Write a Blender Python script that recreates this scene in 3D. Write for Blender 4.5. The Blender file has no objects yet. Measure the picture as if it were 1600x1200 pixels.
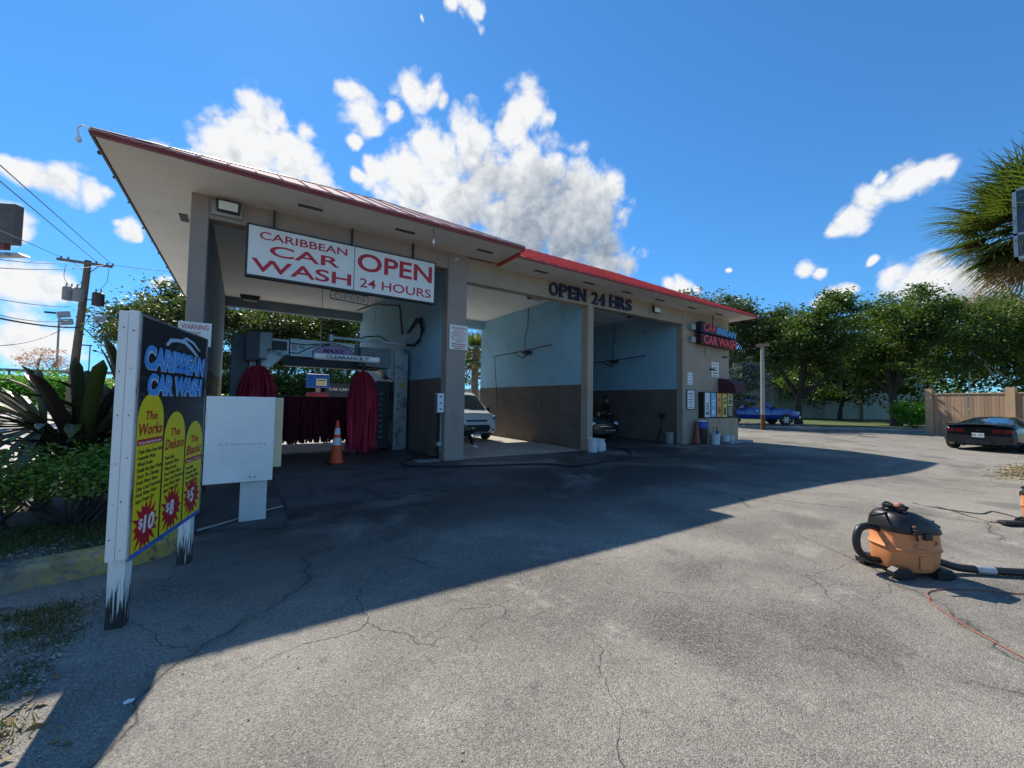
import bpy, bmesh, math, random
import numpy as np
from mathutils import Vector, Matrix, noise as mnoise

SC = bpy.context.scene
COL = SC.collection
R = math.radians
rnd = random.Random(7)

# ------------------------------------------------------------------ camera
cam_d = bpy.data.cameras.new('camera')
cam = bpy.data.objects.new('camera', cam_d)
COL.objects.link(cam)
SC.camera = cam
cam_d.sensor_fit = 'HORIZONTAL'
cam_d.sensor_width = 36.0
cam_d.lens = 36.0 * 637.0 / 1600.0
cam_d.clip_end = 6000.0
cam_d.clip_start = 0.05
YAW, PITCH, ROLL = R(33.42), R(2.49), R(0.99)
_f = Vector((math.sin(YAW) * math.cos(PITCH), math.cos(YAW) * math.cos(PITCH), math.sin(PITCH)))
_r = Vector((math.cos(YAW), -math.sin(YAW), 0))
_u = _r.cross(_f)
_r2 = _r * math.cos(ROLL) + _u * math.sin(ROLL)
_u2 = -_r * math.sin(ROLL) + _u * math.cos(ROLL)
_m = Matrix((( _r2.x, _u2.x, -_f.x, 0), (_r2.y, _u2.y, -_f.y, 0), (_r2.z, _u2.z, -_f.z, 1.5), (0, 0, 0, 1)))
cam.matrix_world = _m

# ------------------------------------------------------------------ sun, sky, exposure
SUN = Vector((0.02, 0.97, 1.0)).normalized()
sun_d = bpy.data.lights.new('sun', 'SUN')
sun_d.energy = 3.7
sun_d.angle = R(0.5)
sun_d.color = (1.0, 0.92, 0.79)
sun = bpy.data.objects.new('sun', sun_d)
COL.objects.link(sun)
sun.location = (0, 40, 60)
sun.rotation_euler = SUN.to_track_quat('Z', 'Y').to_euler()
SC.view_settings.view_transform = 'Standard'
SC.view_settings.look = 'None'
SC.view_settings.gamma = 1.0
SC.view_settings.exposure = 0.86
SC.view_settings.use_curve_mapping = False
SC.cycles.max_bounces = 8
SC.cycles.diffuse_bounces = 5
SC.cycles.transparent_max_bounces = 8
SC.cycles.use_denoising = True

CLOUDS=[((-40,-9.9,1,25),[(-0.1333,0.899,0.4173,0.0206),(-0.1572,0.895,0.4175,0.0136),(-0.2775,0.9032,0.3275,0.0237),(-0.2461,0.911,0.3311,0.0291),(-0.2192,0.9191,0.3274,0.0218),(-0.2949,0.8972,0.3287,0.0169),(-0.2011,0.9217,0.3318,0.0107),(-0.2983,0.9187,0.2589,0.0235),(-0.3075,0.9202,0.2424,0.0271),(-0.1714,0.9432,0.2844,0.0171),(-0.1831,0.939,0.2911,0.0093),(-0.1618,0.9472,0.2768,0.0077),(-0.2789,0.9441,0.1758,0.0332),(-0.2944,0.9409,0.1673,0.0324),(-0.2529,0.9512,0.1769,0.0217),(-0.3062,0.936,0.174,0.0198),(-0.2751,0.9579,0.0816,0.0422)]),
 ((-9.9,7.6,1,34),[(0.0011,0.8621,0.5067,0.0461),(-0.0265,0.8842,0.4664,0.0514),(0.0336,0.8798,0.4742,0.0542),(-0.059,0.8964,0.4393,0.0354),(0.0675,0.889,0.4529,0.051),(-0.0906,0.9048,0.416,0.0277),(-0.005,0.9057,0.4239,0.0648),(0.1081,0.8909,0.4412,0.0295),(0.084,0.8553,0.5113,0.022),(-0.1333,0.899,0.4173,0.0206),(-0.1572,0.895,0.4175,0.0136),(0.1275,0.897,0.4233,0.0242),(0.1462,0.8012,0.5803,0.0238),(-0.1714,0.9432,0.2844,0.0171),(-0.1831,0.939,0.2911,0.0093),(-0.1618,0.9472,0.2768,0.0077),(-0.1378,0.9698,0.2013,0.0153)]),
 ((7.6,16,1,29.8),[(0.277,0.8279,0.4877,0.0506),(0.2836,0.8441,0.4551,0.0584),(0.2185,0.8564,0.4678,0.0349),(0.1823,0.8665,0.4648,0.0171),(0.3038,0.8569,0.4164,0.0537),(0.0336,0.8798,0.4742,0.0542),(0.0675,0.889,0.4529,0.051),(0.1081,0.8909,0.4412,0.0295),(0.084,0.8553,0.5113,0.022),(0.1275,0.897,0.4233,0.0242),(0.1749,0.8408,0.5123,0.0141)]),
 ((7.6,16,29.8,40),[(0.277,0.8279,0.4877,0.0506),(0.2836,0.8441,0.4551,0.0584),(0.2185,0.8564,0.4678,0.0349),(0.0336,0.8798,0.4742,0.0542),(0.0675,0.889,0.4529,0.051),(0.084,0.8553,0.5113,0.022),(0.1462,0.8012,0.5803,0.0238),(0.167,0.8126,0.5583,0.0314),(0.1879,0.8209,0.5392,0.0255),(0.1749,0.8408,0.5123,0.0141),(0.2487,0.7571,0.6041,0.0314),(0.2221,0.7899,0.5716,0.0183)]),
 ((16,24.5,1,35.3),[(0.3799,0.7506,0.5406,0.0563),(0.295,0.787,0.5419,0.0341),(0.3337,0.7924,0.5107,0.0571),(0.277,0.8279,0.4877,0.0506),(0.4238,0.7577,0.4963,0.0786),(0.5224,0.75,0.4057,0.1263),(0.3898,0.8107,0.4369,0.0817),(0.2836,0.8441,0.4551,0.0584),(0.2185,0.8564,0.4678,0.0349),(0.3038,0.8569,0.4164,0.0537),(0.2487,0.7571,0.6041,0.0314),(0.2831,0.7444,0.6048,0.0284),(0.3093,0.7418,0.595,0.0163),(0.2221,0.7899,0.5716,0.0183)]),
 ((16,24.5,35.3,48),[(0.3799,0.7506,0.5406,0.0563),(0.295,0.787,0.5419,0.0341),(0.3337,0.7924,0.5107,0.0571),(0.4238,0.7577,0.4963,0.0786),(0.2487,0.7571,0.6041,0.0314),(0.2831,0.7444,0.6048,0.0284),(0.3093,0.7418,0.595,0.0163),(0.2221,0.7899,0.5716,0.0183),(0.3256,0.6299,0.7051,0.02),(0.2787,0.6506,0.7064,0.0138),(0.3051,0.6281,0.7158,0.0245),(0.2442,0.6836,0.6878,0.004)]),
 ((24.5,37,1,42),[(0.4581,0.6642,0.5908,0.0454),(0.4474,0.6946,0.5633,0.037),(0.4959,0.6489,0.577,0.0218),(0.3799,0.7506,0.5406,0.0563),(0.3337,0.7924,0.5107,0.0571),(0.4238,0.7577,0.4963,0.0786),(0.5129,0.7141,0.4765,0.0935),(0.598,0.6623,0.4513,0.0806),(0.5224,0.75,0.4057,0.1263),(0.621,0.6864,0.3785,0.1054),(0.3898,0.8107,0.4369,0.0817),(0.6668,0.6709,0.3244,0.0858),(0.3038,0.8569,0.4164,0.0537),(0.3093,0.7418,0.595,0.0163)]),
 ((37,50.2,1,42),[(0.4581,0.6642,0.5908,0.0454),(0.4959,0.6489,0.577,0.0218),(0.4238,0.7577,0.4963,0.0786),(0.5129,0.7141,0.4765,0.0935),(0.598,0.6623,0.4513,0.0806),(0.6349,0.6212,0.4593,0.046),(0.6509,0.5993,0.4661,0.0233),(0.5224,0.75,0.4057,0.1263),(0.621,0.6864,0.3785,0.1054),(0.6668,0.6709,0.3244,0.0858)]),
 ((24.5,31,42,52),[(0.3256,0.6299,0.7051,0.02),(0.3438,0.638,0.689,0.0114),(0.2787,0.6506,0.7064,0.0138),(0.3051,0.6281,0.7158,0.0245)]),
 ((50.2,62.5,1,22),[(0.621,0.6864,0.3785,0.1054),(0.6668,0.6709,0.3244,0.0858),(0.8014,0.5397,0.2579,0.027),(0.7843,0.56,0.2668,0.0164),(0.8178,0.5195,0.2476,0.0133),(0.8428,0.4554,0.2867,0.0062)]),
 ((62.5,72,1,26),[(0.902,0.2628,0.3424,0.028),(0.8997,0.2857,0.3301,0.0186),(0.9003,0.343,0.2681,0.0179),(0.9109,0.3226,0.2573,0.0132),(0.9307,0.2974,0.213,0.0236),(0.9255,0.316,0.2086,0.0175),(0.9348,0.2792,0.2194,0.0136),(0.8428,0.4554,0.2867,0.0062)]),
 ((72,99,1,18),[(0.902,0.2628,0.3424,0.028),(0.8997,0.2857,0.3301,0.0186),(0.9109,0.3226,0.2573,0.0132),(0.9577,0.1898,0.2165,0.0417),(0.9657,0.1538,0.2093,0.0484),(0.9748,0.1209,0.1877,0.046),(0.9478,0.2198,0.231,0.0232),(0.9307,0.2974,0.213,0.0236),(0.9255,0.316,0.2086,0.0175),(0.9348,0.2792,0.2194,0.0136),(0.9317,0.2499,0.2635,0.008),(0.983,0.0935,0.1582,0.032)]),
 ((72,99,18,28),[(0.906,0.1761,0.385,0.0263),(0.8996,0.1961,0.3901,0.0252),(0.9017,0.2128,0.3765,0.0241),(0.8982,0.2434,0.366,0.0252),(0.902,0.2628,0.3424,0.028),(0.8997,0.2857,0.3301,0.0186),(0.9117,0.1554,0.3802,0.0136),(0.8896,0.2277,0.396,0.0113)])]

def build_world():
    w = bpy.data.worlds.new('World')
    SC.world = w
    w.use_nodes = True
    nt = w.node_tree
    nt.nodes.clear()
    N = nt.nodes.new
    L = nt.links.new
    out = N('ShaderNodeOutputWorld')
    bg = N('ShaderNodeBackground')
    sky = N('ShaderNodeTexSky')
    sky.sky_type = 'NISHITA'
    sky.sun_disc = False
    sky.sun_elevation = math.asin(SUN.z)
    sky.sun_rotation = math.atan2(SUN.x, SUN.y)
    sky.air_density = 1.0
    sky.dust_density = 0.05
    sky.ozone_density = 4.0
    bg.inputs[1].default_value = SKY_STR
    hs = N('ShaderNodeHueSaturation')
    hs.inputs['Saturation'].default_value = 1.06
    hs.inputs['Value'].default_value = 0.92
    # roll the glare round the sun and at the horizon off towards blue
    k1 = N('ShaderNodeVectorMath'); k1.operation = 'MULTIPLY_ADD'; L(sky.outputs[0], k1.inputs[0]); k1.inputs[1].default_value = (.19, .085, .030); k1.inputs[2].default_value = (1, 1, 1)
    k2 = N('ShaderNodeVectorMath'); k2.operation = 'DIVIDE'; L(sky.outputs[0], k2.inputs[0]); L(k1.outputs[0], k2.inputs[1])
    k3 = N('ShaderNodeVectorMath'); k3.operation = 'MULTIPLY'; L(k2.outputs[0], k3.inputs[0]); k3.inputs[1].default_value = (.54, .80, .91)
    L(k3.outputs[0], hs.inputs['Color'])

    L(hs.outputs[0], bg.inputs[0]); L(bg.outputs[0], out.inputs[0])
    w.cycles.sampling_method = 'MANUAL'
    w.cycles.sample_map_resolution = 1024
SKY_STR = 0.13
CL_N, CL_V, CL_O, CL_K = 2.1, 1.2, 3.42, 1.8          # noise, billow, fullness of the clouds
CL_LO, CL_HI = (1.15, 1.45, 1.85), (3.9, 3.95, 4.0)

def cloud_mat(name, blobs):
    m = bpy.data.materials.new(name); m.use_nodes = True
    m.cycles.emission_sampling = 'NONE'
    nt = m.node_tree; nt.nodes.clear(); N = nt.nodes.new; L = nt.links.new
    out = N('ShaderNodeOutputMaterial'); ge = N('ShaderNodeNewGeometry'); nn = N('ShaderNodeVectorMath'); nn.operation = 'NORMALIZE'
    L(ge.outputs['Position'], nn.inputs[0]); D = nn.outputs[0]
    def field(blobs, V, fine=True):
        nz = N('ShaderNodeTexNoise'); nz.inputs['Scale'].default_value = 10.0; nz.inputs['Detail'].default_value = 2.0
        L(V, nz.inputs['Vector'])
        wad = N('ShaderNodeVectorMath'); wad.operation = 'MULTIPLY_ADD'
        L(nz.outputs['Color'], wad.inputs[0]); wad.inputs[1].default_value = (.05, .05, .05)
        of = N('ShaderNodeVectorMath'); of.operation = 'SUBTRACT'; L(V, of.inputs[0]); of.inputs[1].default_value = (.025, .025, .025)
        L(of.outputs[0], wad.inputs[2])
        acc = None
        for (x, y, z, r) in blobs:
            d = N('ShaderNodeVectorMath'); d.operation = 'DISTANCE'
            L(wad.outputs[0], d.inputs[0]); d.inputs[1].default_value = (x, y, z)
            m = N('ShaderNodeMath'); m.operation = 'MULTIPLY'
            L(d.outputs['Value'], m.inputs[0]); m.inputs[1].default_value = 1.0 / r
            if acc is None: acc = m
            else:
                mm = N('ShaderNodeMath'); mm.operation = 'SMOOTH_MIN'
                L(acc.outputs[0], mm.inputs[0]); L(m.outputs[0], mm.inputs[1]); mm.inputs[2].default_value = .22
                acc = mm
        return acc, wad
    def puff(V):
        n2 = N('ShaderNodeTexNoise'); n2.inputs['Scale'].default_value = 19.0; n2.inputs['Detail'].default_value = 9.0; n2.inputs['Roughness'].default_value = .64
        L(V, n2.inputs['Vector'])
        vo = N('ShaderNodeTexVoronoi'); vo.feature = 'F1'; vo.inputs['Scale'].default_value = 23.0; vo.inputs['Detail'].default_value = 3.0; vo.inputs['Roughness'].default_value = .5
        L(V, vo.inputs['Vector'])
        a = N('ShaderNodeMath'); a.operation = 'MULTIPLY_ADD'; L(n2.outputs['Fac'], a.inputs[0]); a.inputs[1].default_value = CL_N; a.inputs[2].default_value = -.5 * CL_N
        b = N('ShaderNodeMath'); b.operation = 'MULTIPLY_ADD'; L(vo.outputs['Distance'], b.inputs[0]); b.inputs[1].default_value = -CL_V; L(a.outputs[0], b.inputs[2])
        return b.outputs[0]
    def clouds(blobs):
        acc, wad = field(blobs, D)
        p0 = puff(wad.outputs[0])
        sv = N('ShaderNodeVectorMath'); sv.operation = 'ADD'; L(wad.outputs[0], sv.inputs[0]); sv.inputs[1].default_value = SUN * .014
        p1 = puff(sv.outputs[0])
        dv = N('ShaderNodeVectorMath'); dv.operation = 'ADD'; L(D, dv.inputs[0]); dv.inputs[1].default_value = SUN * .075
        accs, wads = field(blobs, dv.outputs[0])
        dn = N('ShaderNodeMath'); dn.operation = 'MULTIPLY_ADD'; L(acc.outputs[0], dn.inputs[0]); dn.inputs[1].default_value = -CL_K; L(p0, dn.inputs[2])
        d0 = N('ShaderNodeMath'); d0.operation = 'ADD'; L(dn.outputs[0], d0.inputs[0]); d0.inputs[1].default_value = CL_O
        al = N('ShaderNodeMapRange'); al.interpolation_type = 'SMOOTHSTEP'
        al.inputs['From Min'].default_value = 0.0; al.inputs['From Max'].default_value = 1.35
        L(d0.outputs[0], al.inputs['Value'])
        e1 = N('ShaderNodeMath'); e1.operation = 'SUBTRACT'; L(p0, e1.inputs[0]); L(p1, e1.inputs[1])
        ds = N('ShaderNodeMath'); ds.operation = 'SUBTRACT'; ds.inputs[0].default_value = 1.0; L(accs.outputs[0], ds.inputs[1])
        c2 = N('ShaderNodeMapRange'); L(ds.outputs[0], c2.inputs['Value'])      # cloud between this spot and the sun takes light away
        c2.inputs['From Min'].default_value = -.35; c2.inputs['From Max'].default_value = .40
        c2.inputs['To Min'].default_value = .98; c2.inputs['To Max'].default_value = .20
        sh = N('ShaderNodeMath'); sh.operation = 'MULTIPLY_ADD'; sh.use_clamp = True
        L(e1.outputs[0], sh.inputs[0]); sh.inputs[1].default_value = .30; L(c2.outputs[0], sh.inputs[2])
        cr = N('ShaderNodeValToRGB')
        cr.color_ramp.elements[0].color = (CL_LO[0], CL_LO[1], CL_LO[2], 1); cr.color_ramp.elements[0].position = .05
        cr.color_ramp.elements[1].color = (CL_HI[0], CL_HI[1], CL_HI[2], 1); cr.color_ramp.elements[1].position = .95
        L(sh.outputs[0], cr.inputs[0])
        bc = N('ShaderNodeEmission'); bc.inputs[1].default_value = SKY_STR; L(cr.outputs[0], bc.inputs[0])
        tp = N('ShaderNodeBsdfTransparent')
        mx = N('ShaderNodeMixShader'); L(al.outputs[0], mx.inputs[0]); L(tp.outputs[0], mx.inputs[1]); L(bc.outputs[0], mx.inputs[2])
        return mx

    L(clouds(blobs).outputs[0], out.inputs[0])
    return m

def build_sky():
    """fair-weather clouds on pieces of a dome 2.5 km away, all round the sky"""
    wedges = list(CLOUDS)
    rr = random.Random(11)
    for k in range(13):                      # unseen clouds round the rest of the sky, made fuller for white fill light
        a0, a1 = 99 + k * 17.0, 99 + (k + 1) * 17.0
        if a0 > 180: a0 -= 360; a1 -= 360
        az = R((a0 + a1) / 2); el = R(rr.choice((9, 13, 18, 24, 31, 42)) + rr.uniform(-2, 2)); bl = []
        for j in range(9):
            a2 = az + rr.uniform(-.085, .085) / math.cos(el); e2 = el + rr.uniform(-.05, .06)
            bl.append((math.sin(a2) * math.cos(e2), math.cos(a2) * math.cos(e2), math.sin(e2), rr.uniform(.035, .075)))
        wedges.append(((a0, a1, math.degrees(el) - 8, math.degrees(el) + 9), bl))
    me = bpy.data.meshes.new('sky'); V = []; F = []; MI = []
    for wi, ((a0, a1, e0, e1), bl) in enumerate(wedges):
        na, ne = max(2, int((a1 - a0) / 3)), max(2, int((e1 - e0) / 3)); b0 = len(V)
        for i in range(ne + 1):
            for j in range(na + 1):
                a = R(a0 + (a1 - a0) * j / na); e = R(e0 + (e1 - e0) * i / ne)
                V.append((2500 * math.sin(a) * math.cos(e), 2500 * math.cos(a) * math.cos(e), 2500 * math.sin(e)))
        for i in range(ne):
            for j in range(na):
                q = b0 + i * (na + 1) + j; F.append((q, q + 1, q + na + 2, q + na + 1)); MI.append(wi)
        me.materials.append(cloud_mat('clouds_%d' % wi, bl))
    me.from_pydata(V, [], F); me.polygons.foreach_set('material_index', MI)
    o = bpy.data.objects.new('sky', me); COL.objects.link(o)
    o['kind'] = 'structure'; o['label'] = 'white fair-weather clouds scattered over the blue sky'
build_world()
build_sky()

# ------------------------------------------------------------------ helpers
WL = {}                      # object -> world position of its root (unrotated roots only)

def tag(o, label=None, cat=None, group=None, kind=None):
    if label: o['label'] = label
    if cat: o['category'] = cat
    if group: o['group'] = group
    if kind: o['kind'] = kind
    return o

def thing(name, label, cat, loc=(0, 0, 0), rz=0.0, group=None):
    o = bpy.data.objects.new(name, None)
    o.empty_display_size = .2
    COL.objects.link(o)
    o.location = loc
    o.rotation_euler = (0, 0, rz)
    WL[o] = Vector(loc)
    return tag(o, label, cat, group)

class MB:
    def __init__(s):
        s.v = []; s.f = []; s.m = []
    def add(s, vs, fs, mi=0):
        b = len(s.v)
        s.v += [tuple(p) for p in vs]
        s.f += [tuple(i + b for i in q) for q in fs]
        s.m += [mi] * len(fs)
        return s
    def box(s, a, b, mi=0):
        x0, y0, z0 = (min(a[i], b[i]) for i in range(3)); x1, y1, z1 = (max(a[i], b[i]) for i in range(3))
        return s.add([(x0, y0, z0), (x1, y0, z0), (x1, y1, z0), (x0, y1, z0), (x0, y0, z1), (x1, y0, z1), (x1, y1, z1), (x0, y1, z1)],
              [(0, 3, 2, 1), (4, 5, 6, 7), (0, 1, 5, 4), (1, 2, 6, 5), (2, 3, 7, 6), (3, 0, 4, 7)], mi)
    def obox(s, c, ax, ay, az, mi=0):
        c, ax, ay, az = Vector(c), Vector(ax), Vector(ay), Vector(az)
        vs = [c + ax * i + ay * j + az * k for k in (-1, 1) for (i, j) in ((-1, -1), (1, -1), (1, 1), (-1, 1))]
        return s.add(vs, [(0, 3, 2, 1), (4, 5, 6, 7), (0, 1, 5, 4), (1, 2, 6, 5), (2, 3, 7, 6), (3, 0, 4, 7)], mi)
    def tube(s, path, r, n=8, cap=True, mi=0):
        P = [Vector(p) for p in path]
        rs = r if isinstance(r, (list, tuple)) else [r] * len(P)
        up = None; vs = []
        for i, p in enumerate(P):
            t = (P[min(i + 1, len(P) - 1)] - P[max(i - 1, 0)]).normalized()
            if up is None:
                up = t.orthogonal().normalized()
            up = (up - t * up.dot(t))
            if up.length < 1e-6: up = t.orthogonal()
            up.normalize()
            b = t.cross(up)
            for k in range(n):
                a = 2 * math.pi * k / n
                vs.append(p + (up * math.cos(a) + b * math.sin(a)) * rs[i])
        fs = []
        for i in range(len(P) - 1):
            for k in range(n):
                k2 = (k + 1) % n
                fs.append((i * n + k, i * n + k2, (i + 1) * n + k2, (i + 1) * n + k))
        if cap:
            fs.append(tuple(range(n - 1, -1, -1)))
            fs.append(tuple(range((len(P) - 1) * n, len(P) * n)))
        return s.add(vs, fs, mi)
    def lathe(s, prof, n=20, c=(0, 0, 0), axis='z', sx=1, sy=1, mi=0, cap=True):
        vs = []; fs = []
        for (r, z) in prof:
            for k in range(n):
                a = 2 * math.pi * k / n
                x, y = r * math.cos(a) * sx, r * math.sin(a) * sy
                p = (x, y, z) if axis == 'z' else ((z, x, y) if axis == 'x' else (y, z, x))
                vs.append((p[0] + c[0], p[1] + c[1], p[2] + c[2]))
        for i in range(len(prof) - 1):
            for k in range(n):
                k2 = (k + 1) % n
                fs.append((i * n + k, i * n + k2, (i + 1) * n + k2, (i + 1) * n + k))
        if cap:
            fs.append(tuple(range(n - 1, -1, -1))); fs.append(tuple(range((len(prof) - 1) * n, len(prof) * n)))
        return s.add(vs, fs, mi)
    def prism(s, poly, o, ex, ey, ez, mi=0):
        """2-D polygon (u, v) at o + u*ex + v*ey, extruded along the vector ez"""
        o, ex, ey, ez = Vector(o), Vector(ex), Vector(ey), Vector(ez)
        n = len(poly)
        A = [o + ex * u + ey * v for u, v in poly]
        vs = A + [p + ez for p in A]
        fs = [tuple(range(n - 1, -1, -1)), tuple(range(n, 2 * n))] + [(i, (i + 1) % n, n + (i + 1) % n, n + i) for i in range(n)]
        return s.add(vs, fs, mi)
    def grid(s, rows, mi=0, closed=False):
        h, w = len(rows), len(rows[0]); vs = [p for r_ in rows for p in r_]; fs = []
        for i in range(h - 1):
            for k in range(w if closed else w - 1):
                k2 = (k + 1) % w
                fs.append((i * w + k, i * w + k2, (i + 1) * w + k2, (i + 1) * w + k))
        return s.add(vs, fs, mi)
    def build(s, name, mats, parent=None, world=True, smooth=False, bevel=0, loc=None, solid=0, subsurf=0, angle=40):
        off = WL.get(parent, Vector((0, 0, 0))) if (parent and world) else Vector((0, 0, 0))
        me = bpy.data.meshes.new(name)
        me.from_pydata([(p[0] - off.x, p[1] - off.y, p[2] - off.z) for p in s.v], [], s.f)
        for mt in (mats if isinstance(mats, (list, tuple)) else [mats]):
            me.materials.append(mt)
        if any(s.m):
            me.polygons.foreach_set('material_index', s.m)
        bm = bmesh.new(); bm.from_mesh(me)
        bmesh.ops.recalc_face_normals(bm, faces=bm.faces)
        bm.to_mesh(me); bm.free()
        if smooth:
            me.polygons.foreach_set('use_smooth', [True] * len(me.polygons))
            try: me.set_sharp_from_angle(angle=R(angle))
            except Exception: pass
        o = bpy.data.objects.new(name, me)
        COL.objects.link(o)
        if loc: o.location = loc
        if parent:
            o.parent = parent
            if world: WL[o] = off
            else: WL[o] = Vector((0, 0, 0))
        else:
            WL[o] = Vector(loc) if loc else Vector((0, 0, 0))
        if solid:
            md = o.modifiers.new('thick', 'SOLIDIFY'); md.thickness = solid; md.offset = 0
        if subsurf:
            md = o.modifiers.new('sub', 'SUBSURF'); md.levels = subsurf; md.render_levels = subsurf
        if bevel:
            md = o.modifiers.new('bevel', 'BEVEL'); md.width = bevel; md.segments = 2; md.limit_method = 'ANGLE'; md.angle_limit = R(40)
        return o

def text(name, s, mat, parent, o, ex, ey, h, w=None, depth=.004, bold=0.0, shear=0.0, center=False, world=True, space=1.0):
    """lettering laid on a plane: o = lower-left corner, ex = reading direction, ey = up; h = capital height, w = total width"""
    cu = bpy.data.curves.new(name, 'FONT')
    cu.body = s; cu.size = 1.0; cu.offset = bold; cu.shear = shear; cu.resolution_u = 2 if h < .12 else 6; cu.space_character = space
    cu.fill_mode = 'FRONT'
    to = bpy.data.objects.new(name + '_tmp', cu)
    COL.objects.link(to)
    dg = bpy.context.evaluated_depsgraph_get(); dg.update()
    me = bpy.data.meshes.new_from_object(to.evaluated_get(dg))
    bpy.data.objects.remove(to); bpy.data.curves.remove(cu)
    n = len(me.vertices)
    co = np.zeros(n * 3); me.vertices.foreach_get('co', co); co = co.reshape(-1, 3)
    fs = [tuple(p.vertices) for p in me.polygons]
    bpy.data.meshes.remove(me)
    x0, x1 = co[:, 0].min(), co[:, 0].max(); y0, y1 = co[:, 1].min(), co[:, 1].max()
    caps = .73 if any(ch.isupper() or ch.isdigit() for ch in s) else .73
    sy = h / caps if w is None or not s.isupper() else h / (y1 - y0)
    yb = 0 if sy == h / caps else y0
    sx = sy if w is None else w / (x1 - x0)
    ex, ey = Vector(ex).normalized(), Vector(ey).normalized(); nz = ex.cross(ey); o = Vector(o)
    if center: o = o - ex * ((x1 - x0) * sx / 2)
    m = MB()
    front = [o + ex * ((c[0] - x0) * sx) + ey * ((c[1] - yb) * sy) + nz * depth for c in co]
    back = [p - nz * depth for p in front]
    # outline edges
    ec = {}
    for q in fs:
        for i in range(len(q)):
            a, b = q[i], q[(i + 1) % len(q)]
            ec.setdefault((min(a, b), max(a, b)), []).append((a, b))
    side = [(v[0][1], v[0][0], v[0][0] + n, v[0][1] + n) for v in ec.values() if len(v) == 1]
    m.add(front + back, fs + [(b, a, b2, a2) if False else (a, b, a2, b2) for (a, b, b2, a2) in []] + [(s_[0], s_[1], s_[2], s_[3]) for s_ in side])
    return m.build(name, mat, parent, world=world)

def copy_tree(o, parent=None):
    c = o.copy(); COL.objects.link(c); c.parent = parent
    if o in WL: WL[c] = WL[o]
    for ch in list(o.children): copy_tree(ch, c)
    return c

# ------------------------------------------------------------------ materials
MATS = {}
def mat(name, col, rough=.7, var=.15, scale=3.0, bump=0.0, bscale=60.0, metal=0.0, coat=0.0, spec=.5, col2=None, detail=6.0, dirt=None, streak=0.0):
    """principled surface whose colour drifts between two tones with noise, plus fine relief"""
    if name in MATS: return MATS[name]
    m = bpy.data.materials.new(name); m.use_nodes = True
    nt = m.node_tree; N = nt.nodes.new; L = nt.links.new
    p = nt.nodes['Principled BSDF']
    p.inputs['Roughness'].default_value = rough
    p.inputs['Metallic'].default_value = metal
    p.inputs['Coat Weight'].default_value = coat
    p.inputs['Coat Roughness'].default_value = .06
    p.inputs['Specular IOR Level'].default_value = spec
    tc = N('ShaderNodeTexCoord')
    nz = N('ShaderNodeTexNoise'); nz.inputs['Scale'].default_value = scale; nz.inputs['Detail'].default_value = detail; nz.inputs['Roughness'].default_value = .62
    if streak:
        mp = N('ShaderNodeMapping'); mp.inputs['Scale'].default_value = (1, 1, streak)
        L(tc.outputs['Object'], mp.inputs[0]); L(mp.outputs[0], nz.inputs['Vector'])
    else:
        L(tc.outputs['Object'], nz.inputs['Vector'])
    mx = N('ShaderNodeMix'); mx.data_type = 'RGBA'
    a = col2 if col2 else tuple(c * (1 - var) for c in col)
    b = col if col2 else tuple(min(1, c * (1 + var)) for c in col)
    mx.inputs['A'].default_value = (*a, 1); mx.inputs['B'].default_value = (*b, 1)
    mr = N('ShaderNodeMapRange'); mr.inputs['From Min'].default_value = .32; mr.inputs['From Max'].default_value = .68
    L(nz.outputs['Fac'], mr.inputs['Value']); L(mr.outputs[0], mx.inputs['Factor'])
    last = mx.outputs['Result']
    if dirt:
        n2 = N('ShaderNodeTexNoise'); n2.inputs['Scale'].default_value = dirt[1]; n2.inputs['Detail'].default_value = 8; n2.inputs['Roughness'].default_value = .7
        L(tc.outputs['Object'], n2.inputs['Vector'])
        r2 = N('ShaderNodeMapRange'); r2.inputs['From Min'].default_value = dirt[2]; r2.inputs['From Max'].default_value = dirt[2] + .13
        L(n2.outputs['Fac'], r2.inputs['Value'])
        m2 = N('ShaderNodeMix'); m2.data_type = 'RGBA'; m2.inputs['B'].default_value = (*dirt[0], 1)
        L(r2.outputs[0], m2.inputs['Factor']); L(last, m2.inputs['A']); last = m2.outputs['Result']
    L(last, p.inputs['Base Color'])
    if bump:
        nb = N('ShaderNodeTexNoise'); nb.inputs['Scale'].default_value = bscale; nb.inputs['Detail'].default_value = 4
        L(tc.outputs['Object'], nb.inputs['Vector'])
        bp = N('ShaderNodeBump'); bp.inputs['Strength'].default_value = bump; bp.inputs['Distance'].default_value = .01
        L(nb.outputs['Fac'], bp.inputs['Height']); L(bp.outputs[0], p.inputs['Normal'])
    MATS[name] = m
    return m

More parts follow.
